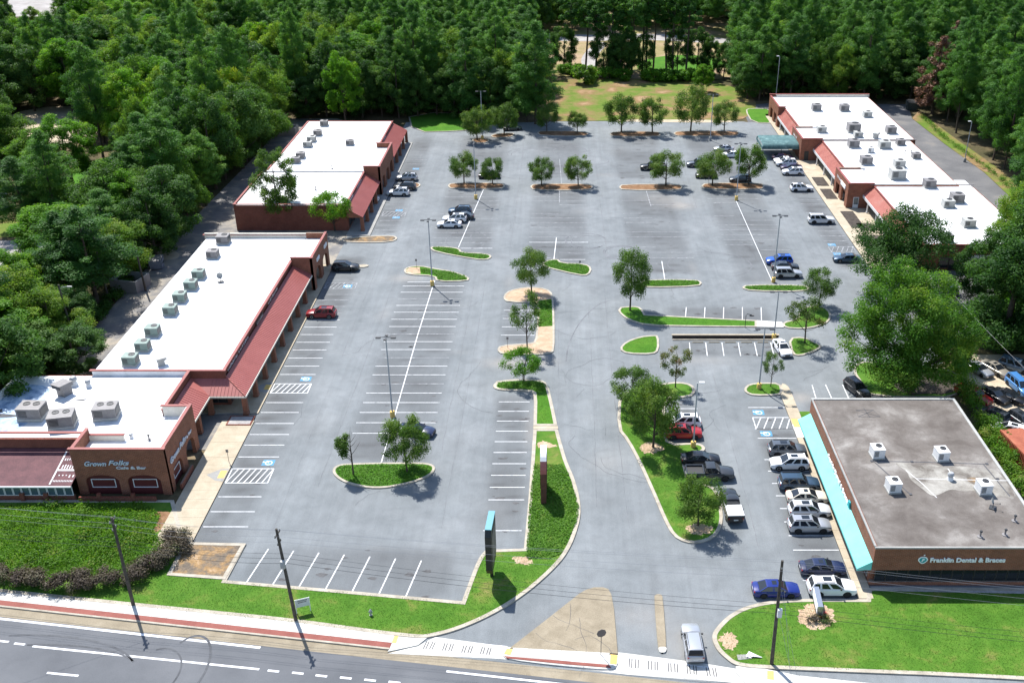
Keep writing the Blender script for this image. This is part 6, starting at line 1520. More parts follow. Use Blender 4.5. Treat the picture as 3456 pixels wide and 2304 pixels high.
# ------------------------------------------------------------------ vehicles
def car_kind(kind):
    K = dict(
        sedan=dict(L=4.8, hw=.91, ax=(-1.36, 1.42), wr=.33, belt=.95, roof=1.45, gb=(-1.85, 1.12), gr=(-1.02, .18), hwb=.80, hwr=.60, nose=.74, hood=.93, deck=1.02, split=(.02, .47, .53, .93), clear=.24),
        suv=dict(L=4.75, hw=.94, ax=(-1.38, 1.40), wr=.37, belt=1.08, roof=1.70, gb=(-2.22, 1.10), gr=(-1.92, .22), hwb=.83, hwr=.66, nose=.86, hood=1.06, deck=1.08, split=(.02, .27, .31, .60, .64, .96), clear=.28),
        van=dict(L=5.1, hw=.99, ax=(-1.5, 1.5), wr=.36, belt=1.12, roof=1.78, gb=(-2.42, 1.45), gr=(-2.2, .55), hwb=.88, hwr=.72, nose=.82, hood=1.02, deck=1.1, split=(.02, .30, .33, .62, .65, .96), clear=.25),
        bigsuv=dict(L=5.15, hw=1.0, ax=(-1.52, 1.52), wr=.41, belt=1.18, roof=1.88, gb=(-2.42, 1.08), gr=(-2.26, .32), hwb=.90, hwr=.76, nose=.98, hood=1.17, deck=1.18, split=(.02, .28, .31, .62, .65, .97), clear=.32),
        pickup=dict(L=5.85, hw=1.0, ax=(-1.75, 1.78), wr=.42, belt=1.22, roof=1.90, gb=(-.72, 1.28), gr=(-.55, .55), hwb=.88, hwr=.74, nose=1.0, hood=1.18, deck=1.22, split=(.03, .45, .50, .96), clear=.36))
    return K[kind]
def make_car(kind):
    k = car_kind(kind); L2 = k['L'] / 2; hw = k['hw']; root = empty('parked_car')
    mb = MB(); xs = []
    x = -L2
    base = [-L2, -L2 + .06, -L2 + .22, -L2 + .5, k['gb'][0], 0, .5, k['gb'][1], L2 - .55, L2 - .22, L2 - .06, L2]
    for a in k['ax']: base += [a + d * (k['wr'] + .07) for d in (-1.02, -.97, -.75, -.4, 0, .4, .75, .97, 1.02)]
    xs = sorted(set(round(b, 3) for b in base))
    def ztop(x):
        if x > k['gb'][1] - .05:
            t = (x - k['gb'][1]) / (L2 - k['gb'][1]); return k['hood'] + .04 - (k['hood'] + .04 - k['nose']) * max(0, t) ** 1.9 - (.12 if x > L2 - .05 else 0)
        if x < k['gb'][0]:
            t = (k['gb'][0] - x) / max(.01, (k['gb'][0] + L2)); return k['deck'] - .06 * t - (.10 if x < -L2 + .05 else 0)
        return k['belt']
    def half(x):
        e = (L2 - abs(x)) / (.62 if x > 0 else .45)
        return hw * (1 - .20 * max(0, 1 - e) ** 2.2)
    def zbot(x):
        z = k['clear'] + (.14 if abs(x) > L2 - .1 else 0)
        for a in k['ax']:
            r = k['wr'] + .07; d = abs(x - a)
            if d < r: z = max(z, k['wr'] + math.sqrt(r * r - d * d))
        return z
    rows = []
    for x in xs:
        zt, h, zb = ztop(x), half(x), zbot(x)
        if kind == 'pickup' and x < k['gb'][0] + .02: zt = .98
        m1 = max(.62, zb + .04); m2 = max(zt - .22, m1 + .03)
        sec = [(0, zb), (h * .84, zb), (h * .975, zb + .05 if zb < .6 else zb), (h, m1), (h * .985, m2), (h * .93, zt - .07), (h * .80, zt), (0, zt + .035)]
        rows.append([(x, y, z) for y, z in sec] + [(x, -y, z) for y, z in sec[-2:0:-1]])
    n = len(rows[0]); v = [p for r in rows for p in r]; f = []
    for i in range(len(rows) - 1):
        for j in range(n): f.append((i * n + j, i * n + (j + 1) % n, (i + 1) * n + (j + 1) % n, (i + 1) * n + j))
    f.append(tuple(range(n))[::-1]); f.append(tuple((len(rows) - 1) * n + j for j in range(n)))
    mb.add(v, f)
    # cabin
    b0, b1 = k['gb']; r0, r1 = k['gr']; zb, zr = k['belt'] - .02, k['roof']; hb, hr = k['hwb'], k['hwr']
    if kind == 'pickup': b0f = b0
    cb = [(b0, -hb, zb), (b1, -hb, zb), (b1, hb, zb), (b0, hb, zb)]; ct = [(r0, -hr, zr - .04), (r1, -hr, zr - .04), (r1, hr, zr - .04), (r0, hr, zr - .04)]
    cr = [(r0 + .06, -hr * .55, zr), (r1 - .08, -hr * .55, zr), (r1 - .08, hr * .55, zr), (r0 + .06, hr * .55, zr)]
    mb.add(cb + ct + cr, [(0, 1, 5, 4), (1, 2, 6, 5), (2, 3, 7, 6), (3, 0, 4, 7), (4, 5, 9, 8), (5, 6, 10, 9), (6, 7, 11, 10), (7, 4, 8, 11), (8, 9, 10, 11)])
    if kind == 'pickup':
        for (x0, x1, y0, y1) in ((-L2 + .04, b0 - .01, -hw * .985, -hw * .86), (-L2 + .04, b0 - .01, hw * .86, hw * .985), (-L2 + .04, -L2 + .14, -hw * .85, hw * .85), (b0 - .12, b0 - .02, -hw * .85, hw * .85)): mb.box(x0, x1, y0, y1, .95, 1.26)
    body = mb.build('body', [bpy.data.materials.get('paint_default') or simple('paint_default', (.5, .5, .5), .3, 0, .5, 1.0)], root, smooth=R(32))
    def pane(name, q, m=.07, off=.010, mat='glass_car'):
        a, b, c_, d = map(Vector, q); nr = (b - a).cross(d - a).normalized()
        cen = (a + b + c_ + d) / 4
        if nr.dot(cen - Vector((0, 0, .8))) < 0: nr = -nr
        pts = []
        for p in (a, b, c_, d): pts.append(p + (cen - p).normalized() * m * 1.3 + nr * off)
        lo = [p - nr * .02 for p in pts]
        g = MB(); g.add([tuple(p) for p in pts + lo], [(0, 1, 2, 3), (0, 4, 5, 1), (1, 5, 6, 2), (2, 6, 7, 3), (3, 7, 4, 0)])
        return g.build(name, M[mat], root)
    pane('windshield', (cb[1], cb[2], ct[2], ct[1]), .06)
    pane('rear_window', (cb[3], cb[0], ct[0], ct[3]), .09)
    def lerp3(a, b, t): return tuple(a[i] + (b[i] - a[i]) * t for i in range(3))
    sp = k['split']
    for s_, (i, j) in ((-1, (0, 1)), (1, (3, 2))):
        for t0, t1 in zip(sp[::2], sp[1::2]):
            lo0, lo1 = lerp3(cb[i], cb[j], t0), lerp3(cb[i], cb[j], t1); hi0, hi1 = lerp3(ct[i], ct[j], max(.04, t0)), lerp3(ct[i], ct[j], min(.97, t1))
            pane('side_window', (lo0, lo1, hi1, hi0), .045)
    if kind in ('sedan', 'suv'):
        g = MB(); g.box(r0 + (r1 - r0) * .45, r0 + (r1 - r0) * .85, -hr * .5, hr * .5, zr - .01, zr + .008); g.build('sunroof', M['glass_car'], root)
    if kind in ('suv', 'bigsuv', 'van'):
        for s_ in (-1, 1):
            g = MB(); g.box(r0 + .2, r1 - .1, s_ * hr * .86 - .02, s_ * hr * .86 + .02, zr - .03, zr + .035); g.build('roof_rail', M['trim'], root)
    # wheels
    for a in k['ax']:
        for s_ in (-1, 1):
            w = empty('wheel', (a, s_ * (hw - .13), k['wr']), 0, root)
            r = k['wr']; t = MB(); t.lathe([(r * .6, -.11), (r * .95, -.11), (r, -.07), (r, .07), (r * .95, .11), (r * .6, .11)], 16, (0, 0, 0), 'y'); t.build('tyre', M['tyre'], w, smooth=R(40))
            rm = MB(); rm.lathe([(r * .62, -.005), (r * .60, .015), (r * .2, .0), (.0, .012)], 12, (0, s_ * .10, 0), 'y')
            rm.build('rim', M['rim'], w)
    # lights, grille, plate, mirrors, bumpers
    zt = k['nose'] - .20
    for s_ in (-1, 1):
        yy = sorted((s_ * hw * .50, s_ * hw * .80))
        h = MB(); h.box(L2 - .20, L2 - .015, yy[0], yy[1], zt, zt + .13); h.build('headlight', M['lamp_clear'], root)
        tz = k['deck'] - .28 if kind != 'pickup' else .80
        yy = sorted((s_ * hw * .58, s_ * hw * .86))
        t = MB(); t.box(-L2 + .01, -L2 + .16, yy[0], yy[1], tz, tz + .17); t.build('taillight', M['lamp_red'], root)
        m = MB(); yy = sorted((s_ * (k['hwb'] + .06), s_ * (k['hwb'] + .26))); m.box(b1 - .48, b1 - .34, yy[0], yy[1], zb + .04, zb + .18); m.build('mirror', M['trim'], root)
    g = MB(); g.box(L2 - .10, L2 + .012, -hw * .42, hw * .42, zt - .12, zt + .10); g.build('grille', M['trim'], root)
    b = MB(); b.box(L2 - .16, L2 + .02, -hw * .74, hw * .74, k['clear'] + .02, k['clear'] + .14); b.box(-L2 - .02, -L2 + .14, -hw * .76, hw * .76, k['clear'] + .04, k['clear'] + .18); b.build('bumper_trim', M['trim'], root)
    p = MB(); p.box(-L2 - .015, -L2 + .03, -.25, .25, .68, .82); p.build('number_plate', M['plate'], root)
    if kind == 'pickup':
        fl = MB(); fl.box(-L2 + .15, b0 - .13, -hw * .85, hw * .85, 1.012, 1.035); fl.build('bed_floor', M['trim'], root)
    return root
PAINT = {}
def paint(name, col, metal=0.0, rough=.32):
    if name not in PAINT: PAINT[name] = simple('car_paint_' + name, col, rough, metal, .4, .45)
    return PAINT[name]
PC = dict(white=paint('white', (.72, .72, .72)), silver=paint('silver', (.42, .43, .45), .5), pearl=paint('pearl', (.60, .61, .62), .2), black=paint('black', (.012, .012, .014)), navy=paint('navy', (.012, .02, .06)), charcoal=paint('charcoal', (.05, .055, .062), .4),
          grey=paint('grey', (.11, .125, .145), .4), red=paint('red', (.30, .012, .014)), darkred=paint('dark_red', (.22, .010, .014)), blue=paint('blue', (.012, .085, .42)), royal=paint('royal_blue', (.008, .02, .16)), cream=paint('cream', (.62, .57, .46)), teal=paint('blue_grey', (.04, .075, .12), .3), slate=paint('slate', (.10, .15, .20), .3),
          green=paint('dark_green', (.012, .028, .024)), purple=paint('dark_plum', (.025, .012, .045)), sky=paint('sky_blue', (.06, .20, .46), .2), tan=paint('tan', (.30, .27, .22), .3))
CARS = {}
def car(kind, pos, heading, color, label, z=0.0, s=1.0, black_rims=False, group=None, name='parked_car'):
    if kind not in CARS:
        CARS[kind] = make_car(kind); o = CARS[kind]
    else: o = copy_tree(CARS[kind])
    o.location = (pos[0], pos[1], z); o.rotation_euler = (0, 0, R(heading)); o.scale = (s, s, s)
    o.name = name
    for c_ in o.children:
        if c_.name.startswith('body'):
            c_.material_slots[0].link = 'OBJECT'; c_.material_slots[0].material = PC[color]
        if black_rims and c_.name.startswith('wheel'):
            for d in c_.children:
                if d.name.startswith('rim'): d.material_slots[0].link = 'OBJECT'; d.material_slots[0].material = M['rim_black']
    tag(o, label, {'pickup': 'pickup', 'van': 'van'}.get(kind, 'car'), group or 'cars parked around the plaza')
    return o
car('sedan', (-12.62, 256.44), 8, 'green', 'dark green sedan behind the second tree at the far left of the lot')
car('suv', (-34.23, 215.86), 180, 'silver', 'silver SUV farthest of the three beside the arched tower')
car('suv', (-33.76, 209.58), 180, 'charcoal', 'dark grey SUV between two silver cars by the arched tower')
car('suv', (-34.72, 205.84), 180, 'pearl', 'pale silver SUV nearest of the three by the arched tower')
car('sedan', (-44.24, 203.33), 180, 'white', 'white car nose peeking from behind the far red canopy', s=.9).location = (-40.2, 201.6, 0.14)
car('suv', (-20.51, 194.51), 180, 'teal', 'dark blue grey SUV farthest of the four car cluster')
car('sedan', (-19.90, 191.49), 180, 'charcoal', 'dark sedan second from the back in the four car cluster')
car('suv', (-21.23, 189.97), 180, 'pearl', 'silver SUV third from the back in the four car cluster')
car('sedan', (-21.98, 187.07), 180, 'white', 'white sedan nearest of the four car cluster')
car('sedan', (-16.06, 217.40), 0, 'black', 'black sedan behind the right tree of the leftmost mulch island')
car('suv', (-38.24, 165.51), 0, 'black', 'black SUV at the far tower of the long strip')
car('suv', (-38.50, 146.63), 180, 'darkred', 'red SUV parked alone along the long strip')
car('sedan', (-18.81, 111.81), -14, 'navy', 'dark navy sedan half hidden by the near island tree')
car('pickup', (20.80, 223.46), 180, 'black', 'black pickup tail showing left of the middle mulch island tree')
car('pickup', (31.57, 225.76), 180, 'grey', 'grey blue pickup nose left of the paired trees')
car('sedan', (38.95, 238.23), 180, 'silver', 'silver sedan behind the rightmost tall lamp post')
car('sedan', (40.10, 233.23), 180, 'white', 'white sedan roof glimpsed between the paired trees')
car('suv', (32.16, 217.72), 180, 'black', 'black SUV hidden behind the left of the paired trees')
car('suv', (39.24, 214.64), 180, 'charcoal', 'dark grey SUV under the right of the paired trees')
car('sedan', (51.72, 231.15), 0, 'purple', 'dark plum car in the shade of the drop-off canopy')
car('sedan', (51.66, 228.75), 180, 'white', 'white sedan first in the row beside the drop-off canopy')
car('suv', (51.70, 226.41), 180, 'white', 'white SUV second in the row beside the drop-off canopy')
car('sedan', (52.21, 223.44), 180, 'purple', 'dark purple sedan between two white cars near the canopy')
car('suv', (51.88, 219.91), 180, 'white', 'white SUV nearest in the row beside the drop-off canopy')
car('suv', (51.48, 208.70), 0, 'white', 'white SUV alone in front of the first mulch bed')
car('bigsuv', (51.24, 189.21), 0, 'pearl', 'large white SUV alone along the right shops')
car('suv', (39.05, 168.50), 180, 'blue', 'bright blue SUV behind the tall lamp post')
car('sedan', (39.57, 165.94), 0, 'charcoal', 'dark car squeezed between the blue and the silver SUV')
car('bigsuv', (39.45, 162.68), 0, 'silver', 'silver SUV nearest of the three by the tall lamp post', s=.93)
car('sedan', (51.43, 169.56), 180, 'teal', 'dark teal sedan half under the big dark tree')
car('sedan', (33.07, 134.76), -82, 'white', 'white sedan parked against the retaining wall')
car('suv', (41.08, 122.40), -72, 'black', 'black SUV parked alone behind the dental office')
car('suv', (65.36, 156.32), 92, 'grey', 'dark grey SUV facing the end wall of the right shops')
car('suv', (15.90, 113.79), 180, 'white', 'white SUV just behind the bright red SUV')
car('suv', (15.73, 111.12), 0, 'red', 'bright red SUV beside the single headed lamp post')
car('sedan', (17.20, 105.14), 0, 'black', 'black sedan behind the charcoal pickup', black_rims=True)
car('pickup', (17.91, 101.93), 0, 'charcoal', 'charcoal crew cab pickup with open bed', black_rims=True, name='parked_pickup')
wp_ = car('pickup', (19.57, 95.43), 92, 'black', 'black pickup with white bed cover beside the round tree', name='parked_pickup')
bc = MB(); bc.box(-2.85, -.8, -.93, .93, 1.27, 1.36); bc.build('bed_cover', M['white_metal'], wp_)
car('suv', (28.32, 107.14), 0, 'grey', 'slate grey SUV first after the accessible bays')
car('suv', (27.99, 104.13), 180, 'white', 'white SUV reversed in, second after the accessible bays')
car('bigsuv', (28.27, 99.82), 0, 'teal', 'dark blue SUV before the cream sedan', s=.94)
car('sedan', (28.71, 97.23), 0, 'cream', 'cream sedan with sunroof in the office row', name='parked_car')
car('suv', (28.38, 94.56), 0, 'pearl', 'pearl white boxy SUV between cream sedan and silver hatch')
car('suv', (27.78, 91.82), 0, 'silver', 'silver SUV nearest in the tight office row')
car('sedan', (27.60, 84.55), 0, 'navy', 'dark navy sedan near the office corner')
car('suv', (27.81, 81.42), 0, 'white', 'white SUV at the last bay before the lawn', s=1.03)
car('sedan', (22.04, 81.20), 0, 'royal', 'deep blue sedan parked along the lawn kerb')
car('bigsuv', (12.59, 73.52), 91, 'silver', 'silver SUV driving in past the narrow divider', s=.92, name='moving_car')
yd = 'cars crowded in the yard'
for kind, u, h_, col, lb in (('sedan', (60.11, 128.25), -65, 'silver', 'silver sedan at the left end of the back yard row'), ('sedan', (62.56, 128.25), -65, 'tan', 'tan grey sedan second in the back yard row'), ('van', (65.84, 128.98), -40, 'slate', 'slate blue pickup cab at the yard corner'), ('van', (63.99, 123.26), -80, 'sky', 'bright blue van in the yard'),
        ('sedan', (59.54, 120.77), -62, 'black', 'black sedan in the middle of the yard'), ('sedan', (61.55, 120.42), -50, 'black', 'black coupe right of the black sedan in the yard'), ('suv', (57.26, 115.44), 130, 'charcoal', 'grey hatchback in front of the yard container'), ('suv', (60.64, 113.79), -70, 'charcoal', 'dark SUV cut off by the right picture edge'), ('suv', (57.97, 111.65), 150, 'white', 'white car behind the rusty container'), ('sedan', (66.74, 121.37), -60, 'silver', 'silver car at the far right of the yard')):
    car(kind, u, h_, col, lb, z=.012, group=yd, s=.97)
car('pickup', (56.64, 120.60), -55, 'red', 'old red pickup at the edge of the yard', z=.012, group=yd, s=.9, name='parked_pickup')

# ------------------------------------------------------------------ the person behind the navy sedan
def person(xy, rz):
    root = empty('person', (xy[0], xy[1], 0), rz); tag(root, 'person in black clothes with dark hair standing behind the navy sedan', 'person')
    J = dict(pel=(0, 0, .95), sp=(0, .01, 1.15), ch=(0, .02, 1.35), nk=(0, .02, 1.5), hd=(0, .05, 1.62), tp=(0, .04, 1.74), ls=(.19, .0, 1.42), le=(.26, .06, 1.16), lw=(.2, .24, 1.02), lh=(.17, .32, 1.0), rs=(-.19, 0, 1.42), re=(-.26, .06, 1.16), rw=(-.2, .24, 1.02), rh=(-.17, .32, 1.0),
             lhp=(.1, 0, .9), lk=(.11, .03, .5), la=(.11, -.01, .09), lt=(.12, .16, .04), rhp=(-.1, 0, .9), rk=(-.11, .03, .5), ra=(-.11, -.01, .09), rt=(-.12, .16, .04))
    Ed = [('pel', 'sp'), ('sp', 'ch'), ('ch', 'nk'), ('nk', 'hd'), ('hd', 'tp'), ('ch', 'ls'), ('ls', 'le'), ('le', 'lw'), ('lw', 'lh'), ('ch', 'rs'), ('rs', 're'), ('re', 'rw'), ('rw', 'rh'), ('pel', 'lhp'), ('lhp', 'lk'), ('lk', 'la'), ('la', 'lt'), ('pel', 'rhp'), ('rhp', 'rk'), ('rk', 'ra'), ('ra', 'rt')]
    rad = dict(pel=.14, sp=.13, ch=.15, nk=.055, hd=.095, tp=.07, ls=.07, le=.048, lw=.035, lh=.04, rs=.07, re=.048, rw=.035, rh=.04, lhp=.1, lk=.065, la=.045, lt=.04, rhp=.1, rk=.065, ra=.045, rt=.04)
    names = list(J); me = bpy.data.meshes.new('body'); me.from_pydata([J[n] for n in names], [(names.index(a), names.index(b)) for a, b in Ed], [])
    o = link_mesh('body', me, root)
    me.materials.append(M['cloth_black'])
    md = o.modifiers.new('skin', 'SKIN'); ly = me.skin_vertices[0] if me.skin_vertices else None
    if ly is None:
        bm = bmesh.new(); bm.from_mesh(me); bm.verts.layers.skin.verify(); bm.to_mesh(me); bm.free(); ly = me.skin_vertices[0]
    for i, n in enumerate(names): ly.data[i].radius = (rad[n], rad[n]); ly.data[i].use_root = (n == 'pel')
    o.modifiers.new('sub', 'SUBSURF').render_levels = 1
    hd = MB(); hd.lathe([(.03, 1.5), (.07, 1.53), (.088, 1.60), (.085, 1.68), (.05, 1.73)], 12, (0, .075, 0)); hd.build('face', M['skin'], root, smooth=R(60))
    hr = MB(); hr.lathe([(.12, 1.28), (.13, 1.45), (.118, 1.62), (.10, 1.73), (.05, 1.79), (0, 1.8)], 12, (0, .015, 0)); hr.build('hair', M['hair'], root, smooth=R(60))
person((-19.52, 113.89), R(160))

# ------------------------------------------------------------------ trees
def blob_crown(name, seed, blobs, leaves, size, mat, aspect=.5, jitter=1.1, inner=.4, sag=0.0):
    """blobs: list of (x,y,z,rx,rz). Leaves sit on the blobs' shells, facing outwards with scatter"""
    rs = np.random.RandomState(seed)
    P_ = []; N_ = []; C_ = []
    w = np.array([b[3] ** 2 for b in blobs]); w = w / w.sum()
    for b, ww in zip(blobs, w):
        n = max(6, int(leaves * ww))
        d = rs.normal(size=(n, 3)); d[:, 2] = d[:, 2] * .9 + .25
        d /= np.linalg.norm(d, axis=1, keepdims=True)
        r = rs.uniform(inner, 1.08, n)[:, None]
        P_.append(np.array(b[:3]) + d * r * np.array([b[3], b[3], b[4]]))
        N_.append(d + np.array([-.12, .2, .55]) + rs.normal(size=(n, 3)) * jitter * .55)
        C_.append(np.clip(rs.normal(.45, .2) + rs.uniform(-.22, .22, n), 0, 1))
    pos = np.concatenate(P_); nr = np.concatenate(N_); rn = np.concatenate(C_)
    v, f = leaf_arrays(pos, nr, size, aspect, rs)
    return leaf_mesh(name, v, f, rn, mat)
def branch_mesh(name, seed, H, tr, targets, mat, split=.35, lean=(0, 0), stems=1):
    rng = random.Random(seed); mb = MB()
    for s_ in range(stems):
        ox, oy = (rng.uniform(-.25, .25), rng.uniform(-.2, .2)) if stems > 1 else (0, 0)
        top = (lean[0] + ox * 4, lean[1] + oy * 4, H * .82)
        mid = (lean[0] * .35 + ox + rng.uniform(-.02, .02) * H, lean[1] * .35 + oy + rng.uniform(-.02, .02) * H, H * .45)
        k = tr / math.sqrt(stems)
        mb.tube([(ox, oy, -.1), (ox, oy, .25), mid, top], [k * 1.35, k, k * .72, k * .18], 8)
    for (x, y, z) in targets:
        z0 = max(H * .18, z - rng.uniform(.12, .25) * H - .25 * math.hypot(x, y)); t = min(1, z0 / (H * .82))
        a = Vector((lean[0] * t * .8, lean[1] * t * .8, z0)); b = Vector((x, y, z)); m = a.lerp(b, .5) + Vector((0, 0, -.03 * H * rng.random()))
        mb.tube([tuple(a), tuple(m), tuple(b)], [tr * .34, tr * .2, tr * .07], 5)
    return mb.mesh(name, mat, R(60), False)
def oak_blobs(seed, H, W, n, z0=.32, top=1.0, br=.17, gap=0.0, shape=1.0):
    rng = random.Random(seed); out = []
    zc = H * (z0 + top) / 2; rz = H * (top - z0) / 2
    for i in range(n):
        for _ in range(30):
            a = rng.uniform(0, 2 * math.pi); u = rng.uniform(-.85, 1); rr = math.sqrt(max(0, 1 - u * u)) ** shape
            q = rng.uniform(.45, .98) ** .5
            x = W / 2 * rr * q * math.cos(a); y = W / 2 * rr * q * math.sin(a); z = zc + rz * u * q
            if all((x - b[0]) ** 2 + (y - b[1]) ** 2 + ((z - b[2]) * 1.2) ** 2 > (W * br * .62) ** 2 for b in out): break
        r = W * br * rng.uniform(.75, 1.2)
        out.append((x, y, z, r, r * rng.uniform(.8, 1.05)))
    return out
def lobed(seed, lobes, per, br=.30):
    """irregular crown: several lobes (x, y, z, radius), each a cloud of blobs"""
    out = []
    for i, (x, y, z, r) in enumerate(lobes):
        for b in oak_blobs(seed + i * 7, 2 * r * .85, 2 * r, max(8, int(per * r * r)), 0, 1, br / max(1.6, r) * .9, shape=.9):
            out.append((x + b[0], y + b[1], z - r * .85 + b[2], b[3], b[4]))
    return out
def random_lobes(seed, H, W, n=6, z0=.15):
    rng = random.Random(seed); out = [(0, 0, H * .72, W * .27)]
    for i in range(n):
        a = 6.283 * (i + rng.uniform(-.3, .3)) / n; q = rng.uniform(.22, .34) * W; r = W * rng.uniform(.17, .25)
        out.append((q * math.cos(a), q * math.sin(a), H * rng.uniform(z0 + .22, .74), r))
    out.append((rng.uniform(-.1, .1) * W, rng.uniform(-.1, .1) * W, H * .90, W * .16))
    out.append((0, 0, H * (z0 + .22), W * .26))
    return out
def pine_blobs(seed, H, W, z0=.4, n=11, per=6):
    rng = random.Random(seed); out = []
    for i in range(n):
        t = i / (n - 1); z = H * (z0 + (1 - z0) * t)
        R_ = W / 2 * (1 - t ** 3.2) ** .8 * (.62 + .38 * math.sin(min(1, t * 2.2 + .2) * math.pi / 2)) + .25
        m = max(3, int(per * (1 - .35 * t)))
        for k in range(m):
            a = rng.uniform(0, 2 * math.pi); q = rng.uniform(.2, 1.0); r = W * rng.uniform(.09, .165) * (1 - .3 * t)
            out.append((R_ * q * math.cos(a), R_ * q * math.sin(a), z + rng.uniform(-.055, .055) * H, r, r * rng.uniform(.75, 1.0)))
    out.append((0, 0, H * .985, W * .11, W * .10))
    return out
TREES = {}
def tree_variant(key, H, W, blobs, leaves, size, mat, bark, tr, seed, nlimb=8, aspect=.5, jitter=1.15, stems=1, lean=(0, 0), inner=.35, extra=()):
    cm_ = blob_crown('crown', seed, blobs, leaves, size, mat, aspect, jitter, inner)
    rng = random.Random(seed + 1)
    tg = [b[:3] for b in rng.sample(blobs, min(nlimb, len(blobs)))]
    tg = tg + list(extra)
    tm = branch_mesh('trunk', seed, H, tr, tg, bark, lean=lean, stems=stems)
    TREES[key] = (cm_, tm, H, W)
def plant(key, xy, label, H=None, W=None, rz=None, cat='tree', group=None, name='tree', z=0.0, crown_mat=None):
    cm_, tm, h0, w0 = TREES[key]
    root = empty(name, (xy[0], xy[1], z), RNG.uniform(0, 6.28) if rz is None else rz)
    sz = (H or h0) / h0; sw = (W or w0) / w0
    root.scale = (sw, sw, sz)
    link_mesh('trunk', tm, root); c_ = link_mesh('crown', cm_, root)
    if crown_mat: c_.material_slots[0].link = 'OBJECT'; c_.material_slots[0].material = crown_mat
    return tag(root, label, cat, group)
# lot trees
for i in range(5): tree_variant(f'lot{i}', 7.0, 6.2, oak_blobs(100 + i, 7.0, 6.2, 44, .17, 1.0, .145), 12000, .115, M['leaf_lot'], M['bark'], .15, 200 + i, 12)
for i in range(2): tree_variant(f'tall{i}', 8.3, 6.4, oak_blobs(120 + i, 8.3, 6.4, 36, .24, 1.02, .15, shape=1.15), 12000, .115, M['leaf_lot'], M['bark'], .15, 220 + i, 12)
for i in range(4): tree_variant(f'sparse{i}', 6.8, 5.6, oak_blobs(140 + i, 6.8, 5.6, 20, .34, 1.0, .13), 3600, .115, M['leaf_rust'] if i % 2 else M['leaf_lot'], M['bark'], .11, 240 + i, 18)
tree_variant('low0', 4.7, 6.8, oak_blobs(160, 4.7, 6.8, 26, .40, 1.0, .12), 6500, .115, M['leaf_bright'], M['bark'], .13, 260, 16, stems=3)
tree_variant('half0', 6.2, 4.0, [(-1.2, .3, 3.6, .9, .8), (-.8, -.4, 4.4, .8, .7), (-1.5, 0, 4.6, .7, .6), (-.6, .3, 5.0, .6, .6), (-1.9, .2, 3.9, .5, .4), (-1.0, -.2, 3.0, .7, .6)], 3200, .11, M['leaf_lot'], M['bark'], .13, 261, 6, extra=((.9, .1, 5.4), (1.4, .2, 4.4), (.5, -.3, 6.1), (.2, .4, 6.3), (1.1, -.4, 5.0)))
tree_variant('wispy', 16.5, 9.0, oak_blobs(170, 16.5, 9.0, 75, .14, 1.0, .11, shape=1.2), 22000, .15, M['leaf_lot'], M['bark_pale'], .2, 262, 20)
LT = 'trees planted in the parking lot'
DW = .9
